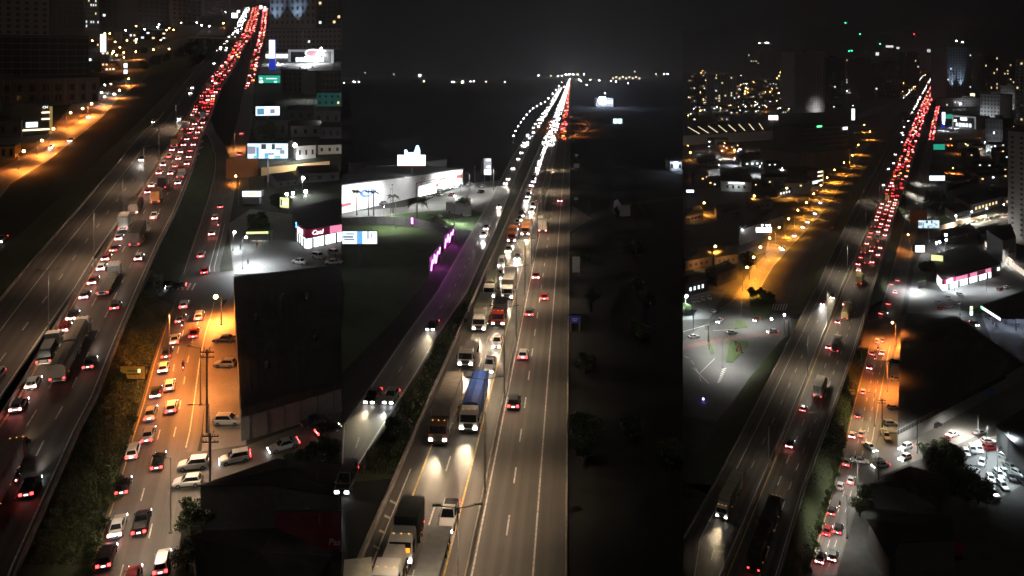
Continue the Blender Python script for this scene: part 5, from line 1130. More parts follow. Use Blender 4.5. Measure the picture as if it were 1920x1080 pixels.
b = MB(); b.slab([(math.cos(q)*4.2, 0, math.sin(q)*1.7) for q in [i*math.pi/9 for i in range(18)]], (0, -1, 0), .15, glow('blue_store_sign', (.05, .12, .9), 1.6)); so_ = b.build('blue_sign', sto, (-w_*.325, -.1, 6.9)); b = MB(); b.slab([(math.cos(q)*2.4, 0, math.sin(q)*.8) for q in [i*math.pi/9 for i in range(18)]], (0, -1, 0), .05, m_screen); b.build('sign_face', so_, (0, -.2, 0))
for x, e in ((-w_*.42, 24000), (-w_*.28, 16000), (-w_*.05, 5000), (w_*.3, 20000), (w_*.44, 26000)): lamp('SPOT', (x, -9, 9.5), e, (.97, 1, 1), sto, .4, 130, 1, (0, 1, -.55), 'flood_light')
for x in (-w_*.42, -w_*.28, -w_*.05, w_*.3, w_*.44):
    b = MB(); b.tube((x, -9.2, 0), (x, -9.2, 10), .1, .07, m_steel); b.box((x, -9.1, 10), (.7, .4, .3), m_lampoff); b.build('flood_light_mast', sto)
box_building('M', 'store_annex', (700, 352), (838, 336), 316, 20, 'dark annex roof behind the superstore', m_walld, m_roofd, 'building', h=9)
r_, w_, z0_, z1_ = sign_board('M', 744.5, 798.5, 290, 311, 366, 'roof_sign', 'big white lit sign with a red lower edge above the superstore', glow('very_bright_sign', (.97, 1.0, 1.0), 3.2), 'sign', thick=2.0)
obj('red_edge', unit_box(mat('red_trim', (.45, .03, .03), .6)), r_, (0, -.1, z0_ - .15), scale=(w_, 1.2, .55))
b = MB(); kk = P('M', 771, 366).y / F
for pts in (((-13, 0), (-13, 9), (-9, 9), (-7, 4), (4, 4), (6, 8), (9, 17), (13, 17), (16, 8), (16, 0)),): b.slab([(x*kk, .5, z1_ + z*kk) for x, z in pts], (0, -1, 0), .8, glow('blue_white_figure', (.45, .75, 1.0), 3.0))
b.build('sign_topper', r_)
sign_board('M', 907, 921.5, 296, 329, 346, 'totem_sign', 'tall grey and white lit totem sign by the road, middle picture', glow('totem_grey', (.5, .52, .56), .8), 'sign', posts=(-.4, .4), thick=1.0, face_parts=((.05, .9, .02, .3, m_screen), (.4, .5, .42, .14, m_screen), (.3, .6, .85, .12, m_screen)))
r_, w_, z0_, z1_ = sign_board('M', 641, 708, 433, 458, 502, 'billboard', 'lit white and blue billboard on a post over the dark field', glow('billboard_pale2', (.85, .95, 1.0), 1.5), 'billboard', face_parts=((.42, .16, 0, 1, glow('billboard_sky', (.15, .45, .9), 1.2)), (.02, .3, .5, .12, m_bb[2]), (.05, .3, .3, .12, m_bb[4]), (.72, .04, .4, .6, m_bb[4]), (.82, .03, .5, .4, m_bb[4]), (.1, .25, .75, .1, m_bb[1])))
sign_board('M', 1068, 1089, 592, 606, 622, 'road_sign', 'dim blue road sign at the dark right verge', mat('blue_road_sign', (.03, .04, .22), .5, emit=.04, ecol=(.1, .12, .8)), 'road sign', posts=(-.4, .4), thick=.1, face_parts=((.2, .55, .55, .12, m_wallw), (.25, .4, .3, .12, m_wallw)))
sign_board('M', 1073, 1087, 480, 512, 520, 'road_sign', 'tall pale panel beside the free carriageway', mat('pale_panel', (.4, .38, .36), .7, emit=.03), 'road sign', posts=(-.4, .4), thick=.15)
for x0, x1, yt, yb in ((1076, 1084, 370, 375), (1076, 1086, 307, 315), (1078, 1084, 289, 293)): sign_board('M', x0, x1, yt, yb, yb + 6, 'road_sign', {370: 'small pale sign at the verge beside the red lit car', 307: 'small pale sign at the verge above the track', 289: 'smallest pale sign at the verge near the loop'}[yt], mat('pale_panel', (.4, .38, .36), .7), 'road sign', posts=(0,), thick=.15)
box_building('M', 'shed', (1165, 406), (1182, 405), 384, 6, 'small pale shed alone in the dark field', m_wallw, m_roofd, 'shed', ridge=1.5)
bl, w_, h_, _ = box_building('M', 'farm_building', (1256, 320), (1279, 320), 303, 12, 'bluish lit building at the right edge of the middle picture', m_wallw, m_roofd, 'building', win=dict(nx=3, nz=1, lit_p=.3)); lamp('POINT', (0, -4, h_ * .8), 1500, (.6, .75, 1), bl, .3)
obj('lamp', unit_box(m_white), bl, (0, -.5, h_ * .8), scale=(.8, .4, .8))
bl, w_, h_, _ = box_building('M', 'gas_station', (1118, 200), (1150, 200), 184, 30, 'bright blue white lit building in the dark plain', m_wallw, m_roofd, 'building'); obj('flood_lamp', unit_box(glow('blue_white_flood', (.75, .85, 1), 14)), bl, (-w_*.15, -1, h_ * .75), scale=(w_*.38, .8, h_ * .8)); obj('window', unit_box(m_winc), bl, (w_*.3, -.5, h_ * .55), scale=(w_*.3, .5, h_ * .25)); lamp('POINT', (0, -25, 15), 60000, (.6, .72, 1), bl, 1)
bl, w_, h_, _ = box_building('M', 'kiosk', (1149, 232), (1168, 232), 222, 12, 'small mint lit building right of the highway', m_wallw, m_roofd, 'building'); 
for x in (-.25, .2): obj('lit_window', unit_box(glow('mint_white', (.6, .95, 1), 3)), bl, (x*w_, -.4, h_*.5), scale=(w_*.35, .4, h_*.8))
bl, w_, h_, _ = box_building('M', 'warehouse', (1148, 150), (1200, 150), 141, 120, 'far warehouse with a row of warm lamps', m_walld, m_roofd, 'warehouse')
for i in range(9): obj('lamp', unit_box(glow('warm_row', (1, .85, .6), 7)), bl, ((i/8 - .5)*w_*.95, -3, h_ * (.35 + .25 * (i % 2))), scale=(w_*.045, 2, h_*.3))
# ---- fence of upright panels round the field, neon boards
FP = [(640.5, 424), (690, 421), (740, 421), (775, 424), (805, 430), (830, 439), (848, 449), (853, 456)]
fe = empty('panel_fence', P('M', 740, 421)); tag(fe, 'curving grey panel fence around the dark field', 'fence'); o_ = fe.location; ptsw = [P('M', x, y) for x, y in FP]
m_fence = mat('grey_fence_panel', (.13, .13, .14), .7, var=.2)
for i in range(len(ptsw) - 1):
    a, c = ptsw[i], ptsw[i+1]; n = max(2, int((c - a).length / 2.4)); d = c - a
    for k in range(n):
        q = a + d * ((k + .5) / n) - o_; obj('panel', unit_box(m_fence), fe, (q.x, q.y, q.z + 1.3), scale=(d.length / n * .96, .12, 2.6), rotz=math.atan2(d.y, d.x))
m_neon = glow('magenta_neon', (1.0, .18, .95), 9)
for j, (x0, y0, x1, y1, yt) in enumerate(((806, 516, 826, 488, 482), (832, 472, 851, 452, 446))):
    a, c = P('M', x0, y0), P('M', x1, y1); d = c - a; r_ = empty('neon_board', a); tag(r_, ('nearer', 'farther')[j] + ' roadside hoarding with a magenta neon scrawl', 'neon sign'); rz = math.atan2(d.y, d.x); h = 4.2; L_ = d.length
    r_.rotation_euler = (0, 0, rz); b = MB(); b.box((L_/2, .15, h/2), (L_, .2, h), m_trim); b.build('board', r_); rr = random.Random(j + 2); prev = Vector((L_*.08, -.12, .8)); b = MB()
    for k in range(1, 9):
        q = Vector((L_ * (.08 + .105 * k), -.12, (1.0, 3.0, 1.8, 3.6, 1.0, 2.4, 3.2, 2.2, 3.4)[k])); b.tube(prev, q, .13, .13, m_neon, 5); prev = q
    b.build('neon_tube', r_); lamp('POINT', (L_/2, -1.5, 1.6), 420, (1, .1, .9), r_, .3)
nb = empty('neon_strip', P('M', 773, 424.5)); tag(nb, 'short magenta light strip on the fence', 'neon sign'); b = MB(); b.box((0, -.3, 1.9), (.5, .2, 1.9), m_neon); b.build('tube', nb); b = MB(); b.box((0, -.12, 1.6), (.9, .12, 3.0), m_trim); b.build('backing', nb)
# ---- palms, trees, parked cars
palm('M', 737, 400, 6.2, 2.6, 'small palm between the store and the fence', 14, 1); palm('M', 782, 420, 7.5, 4.2, 'large palm with a hanging skirt before the store entrance', 30, 2); palm('M', 822, 420, 2.2, 5.0, 'low wide spreading palm beside the trailer', 26, 3)
for i, (x, y) in enumerate(((669, 404), (691, 405), (701, 405))): palm('M', x, y, 8.5, 2.3, ('left', 'middle', 'right')[i] + ' slim palm of three in front of the bright wall', 10, 5 + i)
tree('M', 868, 392, 3.0, 4.2, 'round dark tree behind the white trailer', 1)
tr_, w_, h_, lc_ = box_building('M', 'parked_trailer', (836, 398), (873, 406), 0, 2.6, 'white box trailer parked on the lawn edge', m_wallw, m_wallw, 'trailer', h=3.6, parapet=.1)
for x in (-w_*.3, w_*.3): obj('wheel', twheel_me, tr_, (x, -.2, .4), rotz=math.pi/2)
PK = [(805, 372, 'white'), (826, 360, 'silver'), (838, 357, 'white'), (850, 354, 'silver'), (862, 351, 'grey'), (848, 368, 'red'), (826, 368, 'white'), (719, 384, 'grey'), (675, 392, 'white'), (654, 393, 'black'), (905, 352, 'white'), (902, 362, 'black'), (880, 348, 'silver')]
for i, (x, y, c) in enumerate(PK): ground_car('M', x, y, 8, -3, 'sedan', c, 'off', '%s car parked at the superstore, %s from the left' % (c, ordn(sorted(q[0] + q[1] * 1e-3 for q in PK).index(x + y * 1e-3) + 1)), group='cars parked at the superstore', dz=.06)
for i, (x, y, r) in enumerate(((736, 800, 1.3), (760, 762, 1.0), (842, 645, 1.2), (835, 660, 1.2), (870, 590, 1.3), (862, 604, 1.3), (724, 830, 1.2), (702, 860, 1.2))): shrub('M', x, y, r, 'dark shrub on the verge beside the oncoming queue, %s from below' % ordn(sorted([-800, -762, -645, -660, -590, -604, -830, -860]).index(-y) + 1), i, zs=1.1)
tufts('M', 'rough_grass', [(745, 890, 0), (786, 797, 0), (858, 630, 0), (893, 547, 0)], [(668, 890, 0), (730, 797, 0), (828, 630, 0), (882, 547, 0)], 9000, 'rough dark grass between the frontage road and the queue, middle picture', .28, 6, m_leaf)
for i, x in enumerate(sorted(rl.uniform(1085, 1270) for _ in range(12))):
    tree('M', x, rl.uniform(360, 900), rl.uniform(1.4, 2.6), rl.uniform(3, 5), 'dark bushy tree in the unlit scrub, %s from the highway, middle picture' % ordn(i + 1), i, 'trees of the dark scrub, middle picture')
for i, (x, y) in enumerate(((1098, 232), (1104, 245), (1088, 256), (1050, 258), (1030, 245))): street_lamp('M', x, y, 'amber lamp on the loop ramp, %s clockwise, middle picture' % ordn(i + 1), h=9, arm=(-1.5, 0), power=9000, col=OR, group='loop ramp lamps')
for i, (x, y) in enumerate(((800, 386), (880, 372), (700, 400), (925, 356))): street_lamp('M', x, y, 'added mast brightening the store car park, %s, middle picture' % ('before the entrance', 'by the parked row', 'before the bright wall', 'at the far corner')[i], h=10, arm=(-1, -1), power=(7000, 7000, 4000, 3000)[i], col=(1, .98, .92), group='added store car park masts')  # masts added to brighten the car park behind the palms
street_lamp('M', 742, 428, 'added lamp post behind the curving fence', h=9, arm=(-1, -1.5), power=5000, col=(.95, 1, .85), group=None)  # post added to light the field, where the fence blocks the store light
# ---- lamps along the horizon
HX = [(645, 156.5, 1), (664, 155, 2), (673, 155, 1), (685, 136, .8), (739, 139.5, .8), (787, 142, 2), (795, 154, 1.2), (848, 155, 1), (851, 155.5, 1), (867, 155.5, 2.6), (882, 154, 1), (888, 154, 1), (911, 154.5, .8), (946, 155, .7), (1010, 141.5, 1.6), (1033, 142, 1), (1046, 143, 1.4), (1053, 142, 1.4), (1061, 139.8, 2), (1068, 139.5, 2), (1075, 139.5, 2), (1083, 139.6, 1.6), (1095, 138.9, 1.4), (1107, 150, 1), (1100, 161, 1.4), (1086, 150, 1.4), (1089, 153, 1.2), (1145, 153, 1.2), (1155, 154, 1.2), (1178, 158, 1), (1190, 134, 1), (1245, 139, 1.2), (1252, 139, 1.4), (1230, 139, 1), (1124, 152, 1.2), (1065, 158, 1.2), (1058, 165, 1.4), (1134, 178, 1)]
for i, (x, y, k) in enumerate(HX):
    yy = max(y, 140.5); t = P('M', x, yy).y; t = min(t, 8500); base = Vector(((x - CX) / F * t, t, gz('M', t))); top = CAMZ - (y - YC) / F * t; hh = max(4, top - base.z)
    r_ = empty('far_lamp', base); tag(r_, 'tiny white lamp on the far plain, %s from the left in the middle picture' % ordn(sorted(q[0] for q in HX).index(x) + 1), 'lamp', 'lamps on the far plain')
    b = MB(); b.tube((0, 0, 0), (0, 0, hh), .15, .1, m_steel, 4); b.build('pole', r_); b = MB(); b.ball((0, 0, hh), k * t / F * .8, m_white if i % 3 else glow('warm_far_lamp', (1, .8, .5), 40), 6, 5); b.build('bulb', r_)
# =================================================================== RIGHT DISTRICT
R_nb = Road('R', 'highway', [(1300, 1283, 1385), (1075, 1360, 1461), (922, 1424, 1506), (855, 1452, 1530), (755, 1495, 1568), (650, 1536, 1605), (582, 1563, 1625), (540, 1580, 1637), (445, 1622, 1667), (395, 1643, 1681), (337, 1667, 1701), (270, 1694, 1722), (212, 1719, 1740), (170, 1739, 1755), (145, 1751, 1763), (134, 1752, 1762), (128, 1742, 1752)], m_road, h=HB, lanes=(.2, .5, .8), phrase="right picture's highway")
R_sb = Road('R', 'highway', [(1130, 1280.5, 1328), (1010, 1283, 1384), (910, 1340, 1426), (800, 1398, 1474), (720, 1438, 1508), (622, 1489, 1546), (587, 1506, 1560), (530, 1536, 1582), (430, 1583, 1627), (395, 1600, 1641), (337, 1632, 1665), (270, 1668, 1692), (212, 1702, 1717), (170, 1728, 1738), (145, 1743, 1750), (134, 1742, 1751), (128, 1732, 1741)], m_road, h=HB, lanes=(.4, .75), phrase="right picture's open carriageway")
R_nb.line(.06, .25, m_yline); R_nb.line(.95, .25); R_nb.dashes(.36, 5, 7, .24, 0, 420); R_nb.dashes(.655, 4, 6, .24, 0, 420)
R_sb.line(.3, .22); R_sb.line(.96, .22); R_sb.dashes(.62, 4, 10, .22, 0, 420)
tag(R_nb.barrier(0.0, off=-.2), 'concrete median barrier of the right highway', 'barrier'); tag(R_nb.barrier(1.0, ((-.2, 0), (-.14, .7), (.14, .7), (.2, 0)), off=.2), 'parapet along the embankment side of the right highway', 'parapet'); tag(R_sb.barrier(0.0, ((-.2, 0), (-.14, .75), (.14, .75), (.2, 0)), d0=R_sb.cum[1], off=0), 'outer parapet of the open carriageway, right picture', 'parapet')
R_sv = Road('R', 'service_road', [(1300, 1446, 1498), (1080, 1512, 1568), (1002, 1536, 1591), (950, 1551, 1607), (885, 1570, 1627), (822, 1585, 1646), (757, 1600, 1656), (660, 1626, 1674), (625, 1636, 1682), (590, 1648, 1690), (540, 1662, 1699), (470, 1682, 1713), (410, 1696, 1725), (370, 1708, 1734), (330, 1720, 1741), (265, 1738, 1752), (235, 1745, 1756), (195, 1755, 1764), (160, 1763, 1770), (140, 1768, 1774)], m_road2, lanes=(.25, .6, .85), phrase="right picture's service road")
R_sv.line(.05, .2, m_yline, 0, R_sv.d_at_y(630)); R_sv.line(.84, .18, None, R_sv.d_at_y(830), R_sv.d_at_y(640)); R_sv.dashes(.42, 3, 5, .2, 0, R_sv.d_at_y(650)); R_sv.dashes(.66, 3, 5, .2, 0, R_sv.d_at_y(650)); R_sv.line(.07, .2, None, R_sv.d_at_y(580), R_sv.d_at_y(340))
R_rp = Road('R', 'slip_road', [(400, 1699, 1716, .3), (375, 1699, 1716, 2), (355, 1697, 1712, 4), (340, 1692, 1706, 5.6), (325, 1694, 1706, 6)], m_road2, dz=.1, phrase='')
R_lf = Road('R', 'service_road', [(575, 1362, 1404), (540, 1387, 1427), (500, 1412, 1450), (458, 1455, 1487), (408, 1503, 1535), (371, 1530, 1563), (342, 1552, 1580), (318, 1580, 1597), (290, 1600, 1616), (268, 1614, 1632)], m_road2, lanes=(.25, .75), phrase="amber side road, right picture")
R_lf.line(.95, .18); R_lf.dashes(.5, 3, 5, .18, 0, 300)
R_l2 = Road('R', 'street', [(266, 1612, 1640), (255, 1622, 1642), (248, 1616, 1628)], m_road2, phrase=''); R_l3 = Road('R', 'street', [(185, 1686, 1702), (165, 1706, 1718), (145, 1724, 1733), (136, 1733, 1740)], m_road2, lanes=(.5,), phrase='')
strip('R', 'embankment', [(1410, 1250, HB), (1463, 1075, HB), (1532, 855, HB), (1570, 755, HB), (1607, 650, HB)], [(1462, 1250, 0), (1514, 1075, 0), (1578, 852, 0), (1601, 752, 0), (1628, 652, 0)], m_grass)
strip('R', 'embankment', [(1627, 578, HB), (1668, 445, HB), (1682, 395, HB), (1699, 340, HB)], [(1655, 562, 0), (1690, 440, 0), (1699, 395, .3), (1697, 360, 3.5)], m_grass)
strip('R', 'embankment', [(1340, 910, HB), (1398, 800, HB), (1438, 720, HB), (1489, 622, HB)], [(1281, 905, 0), (1352, 790, 0), (1404, 710, 0), (1462, 640, 0)], m_grass)
strip('R', 'embankment', [(1508, 585, HB), (1583, 430, HB), (1632, 337, HB), (1668, 270, HB)], [(1478, 590, 0), (1556, 430, 0), (1612, 337, 0), (1650, 270, 0)], m_grass)
patch('R', 'junction', [(1280.5, 780), (1280.5, 640), (1330, 600), (1364, 575), (1404, 572), (1430, 582), (1480, 592), (1466, 640), (1404, 712), (1345, 790)], mat('junction_asphalt', (.085, .085, .082), .75, var=.35, scale=.12, scale2=1.6, world=True), .05)
patch('R', 'traffic_island', [(1368, 638), (1402, 640), (1404, 645), (1374, 680), (1361, 680)], m_lawn, .06, kerb=.14); patch('R', 'traffic_island', [(1380, 600), (1396, 604), (1402, 614), (1377, 617)], m_lawn, .06, kerb=.14); patch('R', 'traffic_island', [(1326, 645), (1333, 645), (1339, 662), (1333, 665)], m_lawn, .06, kerb=.14); patch('R', 'traffic_island', [(1404, 556), (1425, 548), (1448, 556), (1448, 590), (1430, 600), (1408, 585)], m_lawn, .06, kerb=.14)
patch('R', 'cycle_path', [(1280.5, 648), (1330, 638), (1400, 628), (1462, 624), (1462, 629), (1400, 634), (1330, 645), (1280.5, 655)], m_redpaint, .07)
for i in range(6):
    b = MB(); z = Vector((0, 0, .1)); x = 1446 + i * 5; b.quadv([P('R', x, 582) + z, P('R', x + 2, 582) + z, P('R', x + 6, 570) + z, P('R', x + 4, 570) + z], m_line); tag(b.build('crosswalk_stripe'), kind='structure')
for i in range(7):
    b = MB(); z = Vector((0, 0, .1)); y = 690 + i * 4; b.quadv([P('R', 1354 - i*1.5, y + 3) + z, P('R', 1362 - i*1.8, y) + z, P('R', 1362 - i*1.8, y + 1.4) + z, P('R', 1354 - i*1.5, y + 4.4) + z], m_line); tag(b.build('chevron_marking'), kind='structure')
for pts in (((1312, 700), (1340, 672), (1340.6, 672.6), (1312.6, 700.6)), ((1283, 668), (1292, 672), (1292, 672.7), (1283, 668.7)), ((1296, 676), (1302, 684), (1301.2, 684), (1295.2, 676)), ((1305, 690), (1310, 700), (1309.2, 700), (1304.2, 690)), ((1312, 706), (1315, 716), (1314.2, 716), (1311.2, 706)), ((1281, 622), (1330, 608), (1330, 608.6), (1281, 622.6)), ((1337, 620), (1376, 618), (1376, 618.6), (1337, 620.6)), ((1350, 580), (1384, 556), (1384.8, 556), (1350.8, 580)), ((1300, 690), (1330, 720), (1329.4, 720.4), (1299.4, 690.4))):
    b = MB(); z = Vector((0, 0, .1)); b.quadv([P('R', *q) + z for q in pts], m_line); tag(b.build('edge_line'), kind='structure')
patch('R', 'car_park', [(1280.5, 600), (1280.5, 556), (1330, 545), (1360, 548), (1330, 598)], m_lot, .04)
patch('R', 'street', [(1612, 650), (1628, 600), (1700, 590), (1692, 640), (1640, 660)], m_road2, .09); patch('R', 'street', [(1460, 640), (1476, 596), (1500, 600), (1486, 632)], m_road2, .08)
patch('R', 'street', [(1606, 950), (1648, 820), (1686, 812), (1920, 702), (2020, 660), (2020, 740), (1920, 774), (1800, 832), (1690, 876), (1640, 900)], m_road2, .1)
patch('R', 'pavement', [(1656, 745), (1684, 640), (1692, 610), (1684, 812), (1650, 812)], m_walk, .02, kerb=.12)
patch('R', 'forecourt', [(1700, 588), (1714, 500), (1730, 470), (1748, 478), (1762, 530), (1876, 510), (1920, 540), (1920, 556), (1850, 572), (1790, 590)], m_lot, .05)
patch('R', 'forecourt', [(1834, 576), (1920, 548), (2010, 580), (2010, 650), (1920, 682), (1860, 640)], m_lot, .06)
patch('R', 'car_park', [(1796, 850), (1830, 826), (1890, 812), (1935, 850), (1925, 905), (1858, 945), (1840, 925)], m_lot, .06)
patch('R', 'street', [(1726, 440), (1800, 415), (1905, 392), (1905, 402), (1800, 432), (1730, 452)], m_road2, .08); patch('R', 'lawn', [(1748, 418), (1770, 404), (1792, 412), (1760, 422)], m_lawn, .1)
patch('R', 'alley', [(1840, 458), (1850, 452), (1920, 506), (1920, 540), (1876, 510)], m_lot, .07); patch('R', 'forecourt', [(1752, 268), (1766, 214), (1832, 218), (1832, 258), (1790, 262)], m_lot, .05)
patch('R', 'lawn', [(1640, 262), (1700, 232), (1716, 205), (1680, 205), (1650, 240)], m_lawn, .05); patch('R', 'pavement', [(1372, 480), (1440, 452), (1470, 448), (1462, 462), (1420, 478)], m_walk, .03); patch('R', 'street', [(1612, 222), (1660, 205), (1672, 195), (1640, 200), (1600, 218)], m_lot, .05)
# ---- traffic
trk(R_sb, 1369, 945, -1, 'box', 16, 'white', (.42, .4, .3), desc='pale trailered'); car(R_sb, 1544, 571, -1, 'sedan', 'black'); car(R_sb, 1564, 560, -1, 'hatchback', 'black')
for x, y, c in ((1660, 349, 'silver'), (1668, 318, 'white'), (1679, 308, 'white'), (1681, 291, 'white'), (1694, 268, 'white'), (1695, 254, 'white')): car(R_sb, x, y, -1, 'sedan', c)
flush(R_sb, 'vehicles on the open carriageway, right picture', near_s=3.4, beam=4200, beam_max_d=700)
trk(R_nb, 1436, 1010, 1, 'box', 27, 'grey', (.035, .03, .024), bi=True, desc='very long dark'); car(R_nb, 1479, 832, 1, 'sedan', 'black', 'brake'); car(R_nb, 1503, 765, 1, 'hatchback', 'black', 'run')
trk(R_nb, 1537, 735, 1, 'box', 12, 'yellow', (.5, .46, .4), desc='yellow cabbed white'); trk(R_nb, 1568, 652, 1, 'load', 12, 'beige', (.05, .05, .05), desc='dark'); car(R_nb, 1551, 650, 1, 'hatchback', 'red', 'brake'); trk(R_nb, 1587, 590, 1, 'tarp', 17, 'white', (.4, .33, .16), desc='straw topped red'); car(R_nb, 1568, 603, 1, 'hatchback', 'black', 'brake'); car(R_nb, 1582, 570, 1, 'hatchback', 'white', 'brake')
trk(R_nb, 1612, 530, 1, 'box', 11, 'white', (.3, .28, .1), desc='olive'); car(R_nb, 1608, 507, 1, 'hatchback', 'white', 'brake'); trk(R_nb, 1627, 494, 1, 'box', 8, 'white', (.5, .4, .38), desc='pale'); car(R_nb, 1638, 494, 1, 'sedan', 'red', 'brake'); trk(R_nb, 1645, 452, 1, 'flat', 11, 'white', (.3, .3, .3), desc='grey')
trk(R_nb, 1681, 355, 1, 'box', 9, 'white', (.5, .45, .4), desc='tall pale'); trk(R_nb, 1663, 375, 1, 'box', 9, 'white', (.45, .42, .2), desc='straw coloured')
jam(R_nb, 500, 372, 1, 11, ptruck=.06, brake=.75); flush(R_nb, 'vehicles queueing on the highway in the right picture', near_s=3.4, beam=2200, beam_max_d=260)
for x, y, c, k, l in ((1566, 1052, 'black', 'sport_utility', 'brake'), (1537, 1046, 'black', 'sedan', 'brake'), (1574, 998, 'black', 'sport_utility', 'run'), (1549, 995, 'red', 'sedan', 'run'), (1557, 957, 'black', 'hatchback', 'run'), (1572, 911, 'white', 'sedan', 'off'), (1597, 906, 'white', 'sedan', 'run'), (1584, 866, 'beige', 'sedan', 'run'), (1594, 814, 'white', 'hatchback', 'brake'), (1615, 817, 'beige', 'sedan', 'run'), (1605, 778, 'black', 'hatchback', 'run'), (1616, 735, 'white', 'hatchback', 'run'),
    (1627, 688, 'red', 'hatchback', 'brake'), (1633, 663, 'silver', 'hatchback', 'run'), (1655, 665, 'white', 'sedan', 'brake'), (1643, 641, 'white', 'sport_utility', 'run'), (1655, 641, 'grey', 'sport_utility', 'run'), (1664, 570, 'red', 'hatchback', 'run'), (1679, 550, 'white', 'hatchback', 'brake'), (1683, 527, 'white', 'sedan', 'run'), (1669, 533, 'beige', 'sedan', 'run')): car(R_sv, x, y, 1, k, c, l)
on_road(R_sv, 1574, 951, 1, dict(bike=1, len=2)); on_road(R_sv, 1645, 657, 1, dict(bike=1, len=2)); on_road(R_sv, 1639, 674, 1, dict(bike=1, len=2))
flush(R_sv, 'vehicles on the service road, right picture', near_s=3.4, beam=600, beam_max_d=190)
for x, y, c in ((1466, 466, 'black'), (1470, 470, 'grey'), (1491, 444, 'white'), (1507, 428, 'red'), (1516, 418, 'black'), (1530, 402, 'silver'), (1539, 381, 'white')): car(R_lf, x, y, -1, 'sedan', c)
flush(R_lf, 'cars on the amber side road, right picture', near_s=3.4, beam=2400, beam_max_d=500)
b = MB()
distant_traffic(R_nb, 371, 129, 1, 8, b, big=1.15, skip=.12); distant_traffic(R_sb, 250, 129, -1, 20, b, lanes=(.5,), big=1.3); distant_traffic(R_sv, 262, 142, 1, 7, b, lanes=(.3, .75), big=1.1); distant_traffic(R_l3, 184, 138, -1, 30, b, lanes=(.5,), big=1.3)
tag(b.build('distant_traffic'), 'far queue of red and white lights curving away, right picture', 'traffic', kind='stuff')
GC = [(1301, 634, 30, -3, 'sedan', 'white', 'off', 'white saloon entering the junction at the left edge, right picture'), (1372, 626, 30, -3, 'sedan', 'white', 'off', 'bright white saloon between the grass islands'), (1448, 624, -30, 2, 'hatchback', 'silver', 'run', 'silver hatchback with headlights coming from the underpass'), (1349, 604, -10, 8, 'hatchback', 'silver', 'run', 'silver hatchback turning above the small island'),
    (1418, 601, -8, 6, 'hatchback', 'red', 'run', 'small car with pink lights on the curve'), (1558, 430, -10, 10, 'sedan', 'red', 'run', 'red lit car on the dark slip lane'), (1585, 400, -8, 10, 'hatchback', 'white', 'run', 'car with one white lamp on the dark lane'),
    (1613, 868, 30, 4, 'sedan', 'white', 'off', 'white saloon side on at the corner, right picture'), (1631, 842, 14, 10, 'sedan', 'white', 'run', 'white saloon turning with red tail lights at the corner'), (1661, 822, 8, 12, 'pickup', 'beige', 'off', 'amber lit pickup turning into the side street'), (1651, 876, -26, 3, 'sedan', 'silver', 'run', 'silver saloon behind the utility pole, right picture'), (1697, 862, -20, 8, 'hatchback', 'white', 'run', 'white hatchback waiting in the side street'), (1698, 843, -20, 8, 'sport_utility', 'silver', 'run', 'silver estate car above the waiting hatchback'), (1743, 842, -20, 8, 'sedan', 'black', 'run', 'dark saloon with violet white headlights'), (1787, 818, 20, -8, 'sedan', 'white', 'brake', 'white saloon with a red light in the side street'), (1756, 800, 20, -8, 'hatchback', 'black', 'off', 'black hatchback along the warehouse wall, right picture'), (1837, 815, 22, -6, 'sedan', 'grey', 'off', 'grey saloon beside the street lamp, right picture'),
    (1677, 681, -20, 0, 'sedan', 'black', 'off', 'black saloon parked by the warehouse, right picture'), (1676, 714, -20, 0, 'hatchback', 'silver', 'off', 'silver hatchback parked by the warehouse, right picture'), (1677, 768, 20, 0, 'hatchback', 'grey', 'off', 'grey car parked under the warehouse eave'), (1671, 799, 20, 0, 'sport_utility', 'white', 'off', 'white van like car parked at the warehouse corner, right picture'),
    (1760, 570, 6, 6, 'sedan', 'silver', 'off', 'silver saloon on the forecourt, right picture'), (1778, 561, 6, 6, 'sedan', 'silver', 'off', 'blue grey saloon on the forecourt'), (1800, 555, 8, 5, 'hatchback', 'grey', 'off', 'grey hatchback on the forecourt, right picture'), (1765, 581, 14, -4, 'hatchback', 'red', 'off', 'red hatchback in the kerbside row'), (1779, 577, 14, -4, 'sedan', 'white', 'off', 'white saloon in the kerbside row'), (1796, 571, 14, -5, 'sport_utility', 'white', 'off', 'white estate car ending the kerbside row'), (1875, 545, 14, -5, 'hatchback', 'red', 'off', 'red hatchback in the upper kerbside row'), (1887, 541, 14, -5, 'sedan', 'white', 'off', 'white saloon in the upper kerbside row'),
    (1656, 590, 16, -6, 'sedan', 'white', 'run', 'white saloon turning under the bridge'), (1827, 609, 10, 6, 'sedan', 'black', 'brake', 'black car with a red light leaving the gas station'), (1855, 598, 10, 6, 'sedan', 'grey', 'off', 'dark car under the gas station canopy')]
for x, y, dx, dy, k, c, l, lb in GC: ground_car('R', x, y, dx, dy, k, c, l, lb, 900 if l == 'run' else 0, dz=.13 if x > 1600 else .08)
rp = random.Random(8); n = 0
for i, (x, y) in enumerate(((1300, 567), (1309, 566), (1318, 563), (1330, 561))): ground_car('R', x, y, 4, 9, 'sedan', 'white', 'off', '%s car from the left in the short parked row, right picture' % ordn(i + 1), group='parked row at the left edge')
ground_car('R', 1297, 584, 12, -2, 'sedan', 'black', 'off', 'black car alone in the left car park'); ground_car('R', 1338, 586, 6, -8, 'hatchback', 'silver', 'off', 'silver car at the car park fence')
